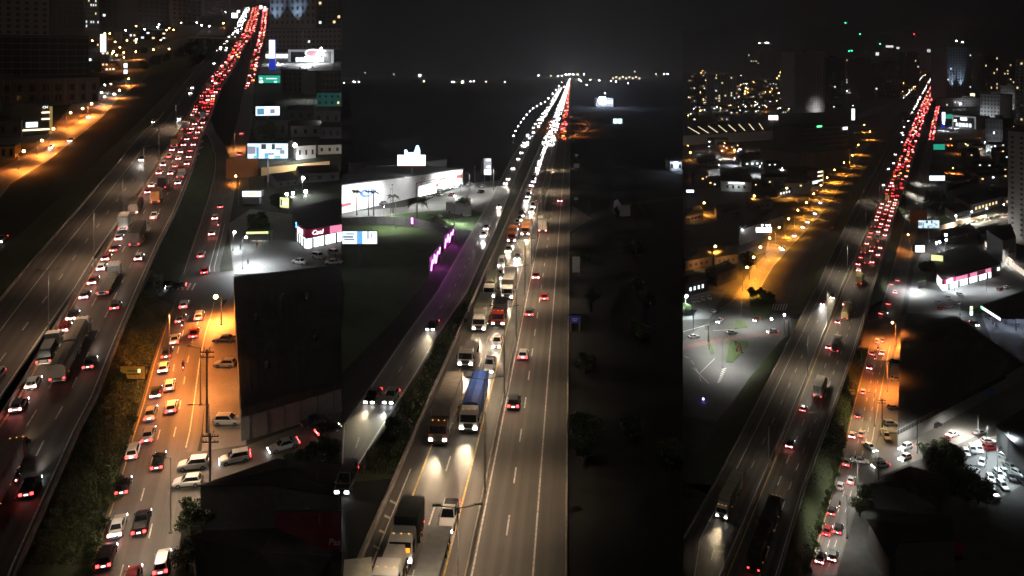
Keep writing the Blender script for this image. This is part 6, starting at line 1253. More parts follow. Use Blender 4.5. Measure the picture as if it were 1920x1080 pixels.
for i, (x, y, dx, dy) in enumerate(((1803, 860, 5, 12), (1812, 853, 6, 12), (1824, 848, 6, 12), (1836, 846, 6, 12), (1855, 832, 14, 1), (1858, 844, 14, 0), (1878, 840, 14, 2), (1841, 872, -5, 12), (1826, 888, 9, -6), (1831, 902, 8, 10), (1858, 902, 6, 11), (1873, 895, 8, 10), (1884, 890, 8, 10), (1896, 900, 8, 10), (1880, 916, 9, 9), (1895, 880, 12, 8), (1910, 892, 12, 6), (1846, 912, 9, -10), (1905, 860, 12, 6), (1886, 862, 12, 6), (1862, 930, 8, 8), (1915, 906, 10, 6))):
    c = ('grey', 'white', 'silver', 'white', 'white', 'red', 'black', 'white', 'white', 'black', 'white', 'white', 'silver', 'black', 'white', 'silver', 'white', 'silver', 'grey', 'white', 'white', 'black')[i]
    ground_car('R', x, y, dx, dy, ('sedan', 'hatchback', 'sport_utility')[i % 3], c, 'off', '%s car in the crowded car park, %s from the left' % (c, ordn(sorted(q for q in (1803, 1812, 1824, 1836, 1855, 1858, 1878, 1841, 1826, 1831, 1858.5, 1873, 1884, 1896, 1880, 1895, 1910, 1846, 1905, 1886, 1862, 1915)).index(x) + 1)) if i != 10 else 'white car in the middle of the crowded car park', group='cars in the crowded car park')
for i, x in enumerate(sorted(rp.uniform(1764, 1826) for _ in range(12))): ground_car('R', x, rp.uniform(222, 256), 3, rp.uniform(-3, 3), 'sedan', rp.choice(('white', 'silver', 'white', 'dark blue')), 'off', 'parked car on the bright right hand dealership lot, %s from the left' % ordn(i + 1), group='cars on the dealership lot, right picture')
for i in range(9): ground_car('R', 1800 + i * 11.5 + rp.uniform(-1, 1), 424 - i * 2.7, 8, -2, 'hatchback', rp.choice(('white', 'silver')), 'off', 'car parked along the terrace of pale houses, %s from the left' % ordn(i + 1), group='cars along the terrace')
# ---- lamps
def lampset(p, L, label, **k):
    for i, (x, y) in enumerate(L): street_lamp(p, x, y, label % ordn(i + 1), **k)
lampset('R', [(1392, 545), (1405, 524), (1418, 503), (1436, 484), (1454, 462), (1472, 444), (1490, 426), (1506, 410), (1520, 392), (1534, 374), (1546, 358), (1560, 342), (1578, 327), (1594, 312), (1606, 290), (1628, 262), (1618, 248)], 'amber street lamp on the side road of the right picture, %s from below', h=11, arm=(2, -.5), cone=128, glowm=m_sodium, power=26000, col=(1, .36, .035), globe=.5)  # lamps added between the real ones to smooth the amber pools
lampset('R', [(1338, 490), (1318, 402), (1412, 388), (1473, 372), (1376, 295), (1293, 300), (1436, 305), (1308, 255), (1335, 250), (1290, 225), (1312, 215)], 'amber lamp among the dark houses at left of the right picture, %s from below', h=8, arm=(.8, -.4), glowm=m_sodium, power=20000, col=(1, .36, .05), globe=.6, group='amber lamps among the houses')
street_lamp('R', 1679, 650, 'sodium lamp by the warehouse corner, right picture', h=9, arm=(-1.2, 0), glowm=m_sodium, power=24000, col=OR, globe=.4, group=None); street_lamp('R', 1706, 470, 'amber lamp at the junction below the billboard, right picture', h=9, arm=(-1, 0), glowm=m_sodium, power=5000, col=OR, globe=.4, group=None); street_lamp('R', 1664, 735, 'slim post lighting the lower service road, right picture', h=10, arm=(-2, 0), power=15000, col=OR, group=None); street_lamp('R', 1640, 800, 'post at the corner of the service road', h=10, arm=(-2, 0), power=5500, col=(1, .62, .3), group=None)
lampset('R', [(1608, 930), (1588, 1010)], 'plain post beside the lower service road, %s from above', h=10, arm=(-2, 0), power=3000, col=(1, .95, .85), group='plain posts')
street_lamp('R', 1834, 822, 'tall curved street lamp above the side street', px_top=778, arm=(-2.5, .5), power=8000, col=(1, .97, .85), group=None); street_lamp('R', 1720, 850, 'lamp post lighting the side street cars', h=10, arm=(0, 1), power=6500, col=(1, .96, .85), group=None); street_lamp('R', 1800, 592, 'dark lamp post on the upper street', px_top=565, arm=(-1, 0), power=2600, col=WH, group=None)
lampset('R', [(1330, 655), (1390, 610), (1300, 620), (1355, 690)], 'lamp post lighting the grass island junction, %s from the pole', h=11, arm=(1.5, -.5), power=7500, col=(.98, 1, .92), group='junction lamps')
street_lamp('R', 1446, 609, 'white lamp at the underpass mouth', h=2.2, arm=(.1, 0), glowm=m_white, power=150, col=WH, globe=.4, group=None); street_lamp('R', 1470, 601, 'second white lamp at the underpass mouth', h=2.2, arm=(.1, 0), glowm=m_white, power=150, col=WH, globe=.4, group=None); street_lamp('R', 1286, 592, 'cold floodlight over the left car park', px_top=556, arm=(.3, -.2), glowm=m_white, power=6000, col=(.85, 1, 1), globe=.6, group=None); street_lamp('R', 1318, 752, 'small blue lamp alone in the dark', h=.5, arm=(.1, 0), glowm=glow('blue_lamp', (.3, .25, 1), 12), power=60, col=(.3, .3, 1), globe=.35, group=None)
for i, (y, t) in enumerate(((880, 800), (705, 625), (610, 545), (520, 460), (440, 390), (380, 338))): street_lamp('R', (R_nb.at(0, R_nb.d_at_y(y))[0], 0)[0].x / R_nb.at(0, R_nb.d_at_y(y))[0].y * F + CX, y, 'thin double armed lamp post on the median of the right highway, %s from below' % ordn(i + 1), px_top=t, arm=(1.6, .4), double=True, power=250 if i == 0 else 2500, col=(1, .84, .62), hb=HB, group='median lamp posts, right picture')
street_lamp('R', 1772, 468, 'tall white globe lamp behind the store, right picture', px_top=441, arm=(.4, 0), glowm=m_white, power=5000, col=WH, globe=.7, group=None)
for i, (x, y) in enumerate(((1755, 476), (1761, 474), (1773, 470))): street_lamp('R', x, y, ('first', 'second', 'third')[i] + ' white floodlight on the store roof edge, right picture', h=6, arm=(.2, -.2), glowm=m_white, power=900, col=WH, globe=.5, group=None)
street_lamp('R', 1706, 548, 'cold floodlight on the forecourt, right picture', h=9, arm=(.8, .2), power=15000, col=WH, group=None); street_lamp('R', 1790, 545, 'floodlight post in front of the store, right picture', h=9, arm=(.5, .2), power=9000, col=WH, group=None); street_lamp('R', 1850, 545, 'post at the right of the forecourt', h=9, arm=(.5, .2), power=4000, col=WH, group=None)
lampset('R', [(1870, 905), (1890, 870), (1850, 860)], 'cold lamp mast over the crowded car park, %s from below', h=9, arm=(.5, -.3), power=3000, col=(.85, .97, 1), group='car park masts')
lampset('R', [(1800, 205), (1824, 235), (1768, 246), (1790, 240)], 'white mast lamp of the dealership lot, %s', h=12, arm=(1, 0), glowm=m_white, power=20000, col=WH, globe=1.1, group='dealership masts')
lampset('R', [(1856, 470), (1890, 498), (1905, 300), (1840, 290)], 'cold lamp post at the right side of the right picture, %s', h=9, arm=(.5, .5), power=7000, col=(1, .96, .9), group='right side lamp posts')
lampset('R', [(1722, 405), (1720, 372), (1727, 345)], 'post lighting the upper service road, %s from below', h=10, arm=(-1, 0), power=9000, col=(1, .95, .82), group='upper service road posts')
lampset('R', [(1790, 428), (1820, 420), (1848, 413), (1880, 405)], 'warm lamp in the terrace street, %s from left', h=8, arm=(.5, -.5), glowm=m_white, power=16000, col=(1, .88, .7), globe=.4, group='terrace street lamps')
utility_pole('R', 1654, 802, 748, 'utility pole by the warehouse, right picture'); utility_pole('R', 1647, 902, 857, 'nearer utility pole over the corner house, right picture'); utility_pole('R', 1328, 642, 611, 'dark utility pole on the small island')
for i, (x, y, t) in enumerate(((1615, 690, 640),)): street_lamp('R', x, y, 'dark leaning pole at the embankment foot, right picture', px_top=t, arm=(.6, 0), group=None)
lattice('R', 1623, 612, 588, 'dark lattice gantry beside the right highway bridge'); lattice('R', 1475, 628, 602, 'dark lattice gantry at the left underpass mouth')
b = MB(); b.slab([P('R', 1618, 600, HB - .2), P('R', 1630, 576, HB - .2), P('R', 1630, 576, 0), P('R', 1618, 600, 0)], (1, 0, 0), .5, MAT['pale_green_abutment']); tag(b.build('bridge_abutment'), 'abutment coloured by green light under the right highway bridge', 'abutment'); b = MB(); b.slab([P('R', 1492, 618, HB + .9), P('R', 1508, 585, HB + .9), P('R', 1508, 585, 1), P('R', 1492, 618, 1)], (-1, 0, 0), .5, mat('straw_parapet', (.35, .3, .12), .85)); tag(b.build('bridge_parapet'), 'straw coloured parapet over the left underpass', 'parapet')
# ---- buildings
wh, base_, lo_, hi_ = poly_building('R', 'warehouse', [(1690, 613), (1792, 592), (1920, 684), (1886, 702), (1683, 806)], 5.2, 'large black roofed warehouse in the right picture', m_wallg, m_roofd, 'warehouse', eave=.05)
on_edge('R', wh, base_, 1683, 806, 1886, 702, 5.2, 3.9, 5.1, m_roofd, 'eave_panel', n=44, fill=.8)
r_, w_, z0_, z1_ = sign_board('R', 1846, 1870, 731, 741, 748, 'awning', 'small blue awning on the warehouse street side', mat('blue_awning', (.05, .2, .45), .7), 'awning', posts=(-.45, .45), thick=.3, yaw=.45)
poly_building('R', 'house', [(1636, 907), (1708, 874), (1780, 900), (1760, 950), (1700, 914)], 6.0, 'dark hip roofed corner house, right picture', m_walld, m_tile, 'house', ridge=1.5)
poly_building('R', 'house', [(1628, 974), (1690, 964), (1780, 966), (1790, 1012), (1680, 1016), (1668, 1046)], 6.5, 'dark lower house with a pale side wall, right picture', m_walld, m_tile, 'house', ridge=1.3)
rb, w_, z0_, z1_ = sign_board('R', 1681, 1812, 1016, 1044, 1062, 'shop_sign', 'long dark red unlit shop board with a cup emblem', mat('dark_red_board', (.16, .012, .016), .6), 'sign', posts=(-.3, .3), thick=.4, yaw=.06)
zc = (z0_ + z1_) / 2; m_pl = MAT['pale_sign_letters']
for x, z, a, c in ((-.5, .25, .12, .95), (-1.1, .65, 1.3, .1), (-1.7, .2, .1, 1.0), (.1, .0, 1.3, .5), (.75, .35, .12, .7), (.25, .68, 1.1, .08)): obj('emblem', unit_box(m_pl), rb, (x, -.12, zc + z), scale=(a, .06, c))
lettering('Pas', .75, m_pl, rb, (-2.3, -.12, zc - .75), shear=.15)
for i in range(7): obj('letter_stroke', unit_box(m_pl), rb, (-1.2 + i * .5, -.12, zc - .75), scale=(.3, .05, .35 if i % 3 else .5))
st, base_, lo_, hi_ = poly_building('R', 'store', [(1748, 478), (1816, 458), (1877, 493), (1874, 498), (1768, 526), (1757, 512)], 5.0, 'dark roofed store with a magenta fascia and white windows, right picture', m_walld, m_roofd, 'store', eave=.02)
on_edge('R', st, base_, 1768, 526, 1858, 502, 5.0, 3.0, 5.2, m_mag, 'fascia'); on_edge('R', st, base_, 1757, 512, 1768, 526, 5.0, 3.0, 5.2, m_mag, 'fascia')
for a_, c_ in ((.27, .5), (.56, .7), (.88, .99)): on_edge('R', st, base_, 1768 + 90*a_, 526 - 24*a_, 1768 + 90*c_, 526 - 24*c_, 5.0, 3.1, 5.0, m_mag2, 'lit_fascia_panel', out=.22)
on_edge('R', st, base_, 1768, 526, 1858, 502, 5.0, .2, 2.95, m_shop, 'shop_window', n=8, fill=.94); on_edge('R', st, base_, 1757, 512, 1768, 526, 5.0, .2, 2.95, m_shop, 'shop_window', n=3, fill=.85); on_edge('R', st, base_, 1768, 526, 1858, 502, 5.0, 0, 3.0, m_trim, 'column', n=5, fill=.1, out=.5, th=.5)
on_edge('R', st, base_, 1774, 524.4, 1785, 521.5, 5.0, 3.3, 4.9, m_screen, 'sign_face', out=.3); on_edge('R', st, base_, 1759, 514, 1767, 524.5, 5.0, 3.4, 4.6, m_screen, 'sign_face', out=.3); on_edge('R', st, base_, 1869, 499.5, 1873, 498, 5.0, 2.8, 4.4, m_screen, 'round_sign', out=.3)
sign_board('R', 1747, 1767, 478, 490, 508, 'shop_sign', 'yellow white lit sign at the store corner, right picture', m_yel, 'sign', posts=(-.4, .4), thick=.3, yaw=-.5)
cp, base_, lo_, hi_ = poly_building('R', 'gas_station', [(1840, 574), (1920, 546), (2000, 575), (1960, 600), (1876, 597)], 5.5, 'gas station canopy with blue white light beneath', m_trim, m_roofd, 'gas station', eave=.0)
for c in list(cp.children):
    if c.name.startswith('wall'): bpy.data.objects.remove(c)
on_edge('R', cp, base_, 1840, 574, 1876, 597, 5.5, 4.6, 5.6, m_screen, 'lit_edge'); on_edge('R', cp, base_, 1840, 574, 1844, 577, 5.5, 4.6, 5.6, glow('green_edge', (.2, 1, .4), 2), 'green_edge', out=.2)
for x, y in ((1862, 584), (1900, 575), (1905, 595), (1950, 585)):
    q = P('R', x, y, 5.5) - base_; b = MB(); b.tube((q.x, q.y, -.5 - (base_.z - gz('R', base_.y))), (q.x, q.y, 5.4), .25, .25, m_steel); b.build('column', cp); lamp('POINT', (q.x, q.y, 4.9), 1500, (.62, .72, 1), cp, .6)
for x, y in ((1868, 588), (1885, 583), (1908, 588)):
    q = P('R', x, y, 5.5) - base_; b = MB(); b.box((q.x, q.y, .9), (.8, .5, 1.8), mat('fuel_pump', (.3, .3, .35), .5)); b.build('fuel_pump', cp)
tt, w_, z0_, z1_ = sign_board('R', 1818.5, 1824, 574, 592, 594, 'price_totem', 'slim white price totem with green and yellow bands', m_screen, 'sign', posts=(), thick=.4, face_parts=((0, 1, .75, .2, glow('yellow_band', (1, .9, .2), 1.4)), (0, 1, .5, .2, glow('green_band', (.1, .6, .3), 1))))
ks = poly_building('R', 'food_kiosk', [(1722, 526), (1736, 518), (1735, 526), (1722, 530)], 3.0, 'small kiosk with a pale green awning, right picture', m_walld, mat('pale_green_awning', (.2, .3, .12), .7), 'kiosk', eave=.3)
r_, w_, z0_, z1_ = sign_board('R', 1721.5, 1761.5, 413, 428, 456, 'billboard', 'lit blue white billboard by the right highway', m_bb[0], 'billboard', face_parts=bb_parts); sign_board('R', 1742, 1772, 329, 339, 352, 'billboard', 'bright white billboard above the dark tree, right picture', MAT['billboard_white'], 'billboard')
sb, w_, z0_, z1_ = sign_board('R', 1716, 1734, 460, 473, 477, 'kiosk_sign', 'small bright kiosk below the billboard, right picture', m_screen, 'kiosk', posts=(), thick=3); lamp('POINT', (0, -3, 3), 500, WH, sb, .3)
sign_board('R', 1417, 1447, 426, 436, 462, 'billboard', 'white lit sign board in front of the grey shed', MAT['very_bright_sign'], 'billboard', posts=(.1,))
for i, x in enumerate((1429, 1437, 1443)):
    r_ = street_lamp('R', x, 462, ('left', 'middle', 'right')[i] + ' white lamp above the lit sign board', px_top=423, arm=(.1, 0), glowm=m_white, power=700, col=WH, globe=.4, group=None)
sign_board('R', 1287, 1301, 356, 361, 372, 'shop_sign', 'small violet white sign in the dark at the left edge, right picture', glow('violet_white', (.8, .8, 1), 4), 'sign', posts=(0,)); sign_board('R', 1579, 1586, 734, 740, 745, 'x', 'x', None) if False else None
sign_board('R', 1584, 1604, 729, 740, 750, 'direction_sign', 'amber road sign on the embankment, right picture', MAT['orange_road_sign'], 'road sign', posts=(-.3, .3), thick=.15, face_parts=((.08, .2, .2, .4, m_trim), (.35, .5, .55, .1, m_trim)))
sign_board('R', 1440, 1460, 223, 236, 240, 'tank_sign', 'red drum sign with a glowing white crown on the mall roof', mat('red_drum', (.5, .03, .05), .6, emit=.35, ecol=(.7, .05, .08)), 'sign', thick=8, posts=()); sign_board('R', 1441, 1459, 216, 225, 240, 'crown_light', 'glowing white crown above the red drum sign', MAT['very_bright_sign'], 'sign', thick=6, posts=())
pr, w_, z0_, z1_ = sign_board('R', 1766, 1772, 210, 240, 243, 'pylon_sign', 'white over blue pylon sign, right picture', None, 'sign', thick=2, posts=(), backing=MAT['blue_pylon']); obj('sign_face', unit_box(m_screen), pr, (0, -.3, z0_ + (z1_ - z0_) * .7), scale=(w_, .5, (z1_ - z0_) * .56))
sign_board('R', 1750, 1772, 270, 281, 286, 'shop_sign', 'green lit shop sign, right picture', MAT['green_lit_sign'], 'sign', posts=(-.4, .4)); sign_board('R', 1772, 1786, 214, 223, 232, 'shop_sign', 'small green lit sign by the showroom, right picture', MAT['green_lit_sign'], 'sign', posts=(-.4, .4)); sign_board('R', 1596.5, 1603, 203, 226, 234, 'pylon_sign', 'plain white lit pylon, right picture', m_screen, 'sign', posts=(0,), thick=2)
dl_, w_, h_, lc_ = box_building('R', 'car_showroom', (1786, 238), (1830, 242), 216, 30, 'car showroom with a pale frame, right picture', m_walld, m_roofd, 'showroom')
for (x, z, a, c) in ((0, h_ - 1.0, w_, 1.8), (-w_/2 + 1, h_/2, 2, h_), (w_/2 - 1, h_/2, 2, h_)): obj('frame_beam', unit_box(MAT['pale_frame']), dl_, (x, -.5, z), scale=(a, .8, c))
obj('oval_sign', unit_box(m_screen), dl_, (0, -.9, h_ * .75), scale=(w_*.28, .4, h_*.24))
for i in range(5): obj('shop_window', unit_box(m_winc), dl_, (-w_*.3 + i * w_ * .14, -.2, h_ * .25), scale=(w_*.1, .2, h_*.3))
ml, base_, lo_, hi_ = poly_building('R', 'shopping_hall', [(1280.5, 255), (1310, 236), (1430, 224), (1500, 232), (1470, 244), (1330, 252)], 12, 'long hall with rows of roof lights at the left edge, right picture', m_wallg, m_roofd, 'hall', eave=.05)
for x in (1320, 1400, 1460): lamp('SPOT', P('R', x, 272, 9) - base_, 26000, (1, .72, .55), ml, .5, 120, 1, (0, 1, -.1), 'wall_wash')  # unseen spots added to lift the dark hall wall
for i in range(8):
    a, c = P('R', 1290 + i * 19, 238 - i*1.0, 12.6), P('R', 1312 + i * 17, 251 - i * 1.2, 12.6)
    for k in range(6):
        q = a.lerp(c, (k + .5)/6) - base_; obj('roof_light', unit_box(m_strip), ml, q, scale=((c-a).length/6*.7, .55, .25), rotz=math.atan2((c-a).y, (c-a).x))
SHED = [([(1350, 322), (1388, 312), (1410, 330), (1408, 342), (1352, 340)], 8, m_wallw, 'pale arched front shed under a white lamp', 'shed'), ([(1432, 320), (1500, 312), (1505, 330), (1446, 338)], 6, m_wallg, 'dark roofed workshop with pale walls, right picture', 'workshop'), ([(1383, 418), (1455, 390), (1468, 405), (1386, 432)], 9, m_wallg, 'grey walled shed behind the lit sign board', 'shed'),
        ([(1282, 316), (1318, 308), (1335, 318), (1290, 328)], 5, m_wallb, 'orange lit house at the far left, right picture', 'house'), ([(1305, 292), (1340, 288), (1345, 300), (1310, 306)], 6, m_wallg, 'grey house behind the orange lit one', 'house'), ([(1282, 390), (1312, 382), (1318, 398), (1284, 406)], 5, m_wallb, 'amber lit house with a dark roof at the left edge', 'house'), ([(1340, 385), (1380, 378), (1390, 392), (1345, 400)], 5, m_walld, 'dark flat roofed house, right picture', 'house'),
        ([(1400, 372), (1440, 364), (1448, 376), (1405, 386)], 5, m_walld, 'dark house near the amber lamps, right picture', 'house'), ([(1455, 346), (1480, 340), (1486, 352), (1458, 358)], 5, m_walld, 'dark house with a white lit porch', 'house'), ([(1482, 330), (1520, 322), (1532, 335), (1490, 345)], 6, m_walld, 'dark shop roof left of the lit corner shop', 'shop'), ([(1282, 470), (1330, 462), (1336, 480), (1284, 490)], 5, m_wallb, 'amber edged long shed in the dark, right picture', 'shed'), ([(1335, 465), (1378, 460), (1384, 476), (1340, 482)], 5, m_wallb, 'low shed beside the amber lamp, right picture', 'shed'),
        ([(1322, 505), (1362, 488), (1382, 500), (1345, 515)], 6, m_walld, 'dark roofed house above the left car park', 'house'), ([(1282, 518), (1318, 510), (1326, 522), (1286, 532)], 6, m_walld, 'dark house with blue lit windows at the left edge', 'house'), ([(1380, 290), (1440, 284), (1482, 290), (1440, 300), (1390, 302)], 6, m_walld, 'flat roofed mall wing with a bright entrance', 'shop'),
        ([(1770, 320), (1830, 310), (1835, 330), (1775, 345)], 6, m_walld, 'dark roofed hall right of the upper billboard', 'hall'), ([(1790, 368), (1850, 352), (1878, 368), (1820, 384)], 7, m_wallw, 'terrace of pale houses under a dark roof', 'house'), ([(1855, 352), (1904, 348), (1904, 366), (1884, 370)], 7, m_wallw, 'second terrace of pale houses at the right', 'house'), ([(1772, 388), (1800, 380), (1820, 392), (1792, 400)], 6, m_wallw, 'white gabled house beside the small lawn', 'house'),
        ([(1765, 432), (1820, 420), (1830, 432), (1775, 446)], 4, m_walld, 'long dark shed above the store, right picture', 'shed'), ([(1832, 428), (1870, 418), (1880, 430), (1842, 440)], 5, m_walld, 'dark shed in the lane, right picture', 'shed'), ([(1850, 432), (1895, 420), (1905, 445), (1880, 452)], 12, m_wallg, 'pale concrete block beside the tall tower foot', 'building'), ([(1868, 800), (1920, 768), (1990, 790), (1990, 850), (1920, 850)], 7, m_walld, 'black roofed building above the crowded car park', 'building')]
for i, (pts, h, wm, lb, ct) in enumerate(SHED):
    r_, base_, lo_, hi_ = poly_building('R', ct, pts, h, lb, wm, m_tile if ct == 'house' else m_roofd, ct, ridge=1.2 if ct in ('house', 'shed') and len(pts) == 4 else 0, eave=.2)
    n_ = len(pts); k = min(range(n_), key=lambda q: -(pts[q][1] + pts[(q+1) % n_][1])); a, c = pts[k], pts[(k+1) % n_]
    on_edge('R', r_, base_, a[0] + (c[0]-a[0])*.12, a[1] + (c[1]-a[1])*.12, a[0] + (c[0]-a[0])*.88, a[1] + (c[1]-a[1])*.88, h, h*.35, h*.62, (m_winc if i in (13, 14, 8) else m_winw if i in (16, 17) else m_win), 'window', n=4 if i < 15 else 7, fill=.4, out=.06)
    if i in (0, 1, 8, 14): lamp('SPOT', P('R', (a[0]+c[0])/2, (a[1]+c[1])/2, h) - base_ + Vector((0, -5, 1)), 3500, (.85, .95, 1), r_, .3, 120, 1, (0, .8, -.7), 'wall_light')
    if i in (2, 5, 10, 11, 3): lamp('SPOT', P('R', (a[0]+c[0])/2, (a[1]+c[1])/2, h) - base_ + Vector((0, -9, 1)), 9000 if i == 2 else 5000, (.8, .9, 1) if i == 2 else (1, .5, .15), r_, .3, 120, 1, (0, 1, -.5), 'wall_light')  # unseen spots added in front to wash these walls with light
    if i in (0,): on_edge('R', r_, base_, 1366, 341, 1396, 342, 8, 6.6, 7.8, m_shop, 'lit_gable', out=.1)
cs, w_, h_, _ = box_building('R', 'shop', (1514, 352), (1543, 346), 322, 18, 'corner shop with warm light strips, right picture', m_walld, m_roofd, 'shop')
for z in (.3, .6, .85): obj('light_strip', unit_box(m_strip), cs, (w_*.3, -.3, h_*z), scale=(w_*.3, .3, 1.0))
obj('light_column', unit_box(MAT['ochre_column']), cs, (w_*.49, -.35, h_*.45), scale=(1.4, .3, h_*.9)); obj('shop_window', unit_box(m_winc), cs, (-w_*.05, -.2, h_*.25), scale=(w_*.4, .2, h_*.18))
pd, w_, h_, lc_ = box_building('R', 'parking_podium', (1500, 322), (1594, 312), 288, 50, 'podium of the unfinished tower, right picture', m_wallb, m_roofd, 'building')
for i in range(14): obj('pier', unit_box(m_wallb), pd, (-w_/2 + (i+.5)*w_/14, -.3, h_*.5), scale=(.7, .5, h_*.9))
ut, w_, h_, lc_ = box_building('R', 'unfinished_tower', (1504, 298), (1590, 290), 240, 40, 'unfinished tower of open concrete floors, right picture', m_trim, m_roofd, 'tower')
for j in range(7): obj('floor_slab', unit_box(m_tower), ut, (0, -.4, h_*(.06 + j*.15)), scale=(w_, 1.2, .5))
obj('green_sign', unit_box(glow('green_letters', (.1, 1, .3), 4)), ut, (-w_*.15, -1, h_ * 1.02), scale=(w_*.1, .5, 1.6)); obj('white_lamp', unit_box(m_screen), ut, (w_*.42, -1, h_*.9), scale=(w_*.1, .5, 3))
# towers: base left, base right, top row, depth, columns, rows, lit share, wall, label
TWR = [((1490, 212), (1546, 210), 97, 40, 11, 22, .0, m_tower, 'broad pale apartment tower left of the centre, right picture'), ((1340, 205), (1380, 204), 142, 30, 7, 12, .16, m_tower, 'short tower with scattered lit windows at left, right picture'), ((1402, 150), (1424, 150), 100, 50, 5, 12, .08, m_tower, 'left of two far grey towers, right picture'), ((1427, 150), (1446, 150), 98, 50, 5, 12, .03, m_tower, 'right of two far grey towers, right picture'), ((1552, 190), (1584, 188), 108, 40, 6, 12, .02, m_walld, 'dark tower behind the broad pale one'), ((1586, 165), (1598, 165), 104, 40, 3, 12, .2, m_walld, 'slim dark tower with a few lamps, right picture'),
       ((1640, 186), (1692, 184), 118, 50, 8, 10, .01, m_walld, 'dark tower group left of the highway, first'), ((1602, 176), (1632, 176), 110, 50, 5, 10, .01, m_walld, 'dark tower at left of the park, right picture'), ((1700, 160), (1724, 160), 98, 60, 5, 10, .04, m_walld, 'far tower left of the highway end'), ((1756, 128), (1772, 128), 80, 90, 4, 10, .0, m_tower, 'far pale slab tower above the highway end'),
       ((1775, 188), (1822, 186), 88, 45, 9, 18, .01, m_tower, 'tall tower washed with blue light beside the right highway'), ((1768, 200), (1850, 200), 184, 30, 16, 3, .02, m_tower, 'long low block under the blue lit tower'), ((1838, 235), (1875, 238), 176, 30, 6, 8, .02, m_wallw, 'pale block with small dark windows, right picture'), ((1876, 205), (1902, 206), 160, 30, 5, 6, .04, m_wallw, 'pale block behind the one with small windows'), ((1846, 172), (1872, 172), 104, 40, 5, 9, .14, m_walld, 'dark tower with yellow windows right of the blue lit tower'), ((1876, 165), (1903, 165), 118, 40, 5, 8, .2, m_walld, 'amber windowed tower at the right'), ((1904, 240), (1935, 244), 112, 26, 4, 18, .05, m_tower, 'tall tower at the right edge, upper'), ((1848, 275), (1880, 278), 222, 24, 5, 5, .03, m_walld, 'dark block below the pale one, right picture'), ((1884, 290), (1920, 294), 240, 24, 4, 5, .02, m_walld, 'dark low block at the right edge')]
for i, (a, c, t, d, nx, nz, lp, wm, lb) in enumerate(TWR):
    r_, w_, h_, lc_ = box_building('R', 'apartment_tower', a, c, t, d, lb, wm, m_roofd, 'tower', win=dict(nx=nx, nz=nz, lit_p=lp, fw=.42, fh=.5, seed=i * 7, ns=3 if nx * nz < 200 and i in (12, 13, 17) else 0, mats=(m_winw,) if i in (14, 15) else None))
    obj('roof_tank', unit_box(wm), r_, (w_*.1, d*.3, h_ + 2), scale=(w_*.3, d*.3, 5))
    if i == 10:
        for x in (-w_*.3, w_*.05): lamp('SPOT', (x, -18, h_*.16), 230000, (.5, .7, 1), r_, 1, 55, 1, (0, .45, 1), 'wall_wash')
    if i in (12, 13, 11, 17): lamp('SPOT', (0, -26, 8), 26000, (.85, .92, 1), r_, 1, 120, 1, (0, 1, .15), 'wall_wash')  # unseen spots added to brighten the pale blocks
    if i == 0: lamp('SPOT', (w_*.2, -25, 6), 60000, (.9, .9, .9), r_, 1, 100, 1, (0, 1, .1), 'wall_wash')
tw, w_, h_, lc_ = box_building('R', 'apartment_tower', (1890, 452), (1960, 470), 245, 22, 'tall white tower rising at the right edge', m_tower, m_roofd, 'tower', win=dict(nx=4, nz=20, lit_p=.01, fw=.3, fh=.4, ns=4, side='left'))
lamp('SPOT', (-w_*.4, -14, 3), 9000, (1, .97, .9), tw, .5, 120, 1, (0.2, .7, .5), 'wall_wash')
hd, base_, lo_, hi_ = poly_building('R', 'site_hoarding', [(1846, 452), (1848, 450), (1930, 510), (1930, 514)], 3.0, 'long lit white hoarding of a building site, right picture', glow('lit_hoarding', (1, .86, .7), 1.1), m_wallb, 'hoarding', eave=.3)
for k in range(14):
    q = P('R', 1846 + 84*k/13, 453 + 61*k/13, 3.0) - base_; obj('post', unit_box(m_trim), hd, (q.x, q.y - .2, q.z - 1.5), scale=(.15, .15, 3.2))
fb = empty('footbridge', P('R', 1720, 187)); tag(fb, 'pale footbridge crossing the far highway, right picture', 'footbridge'); A_, B_ = P('R', 1688, 187), P('R', 1752, 190); o_ = fb.location
b = MB(); b.slab([A_ - o_ + Vector((0, 0, 9)), B_ - o_ + Vector((0, 0, 9)), B_ - o_ + Vector((0, 0, 11)), A_ - o_ + Vector((0, 0, 11))], (0, 1, 0), 3, m_conc); b.build('deck', fb)
for t in (0, .5, 1):
    q = A_.lerp(B_, t) - o_; b = MB(); b.box((q.x, q.y + 1.5, q.z + 4.5), (1.2, 1.2, 9), m_conc); b.build('pier', fb)
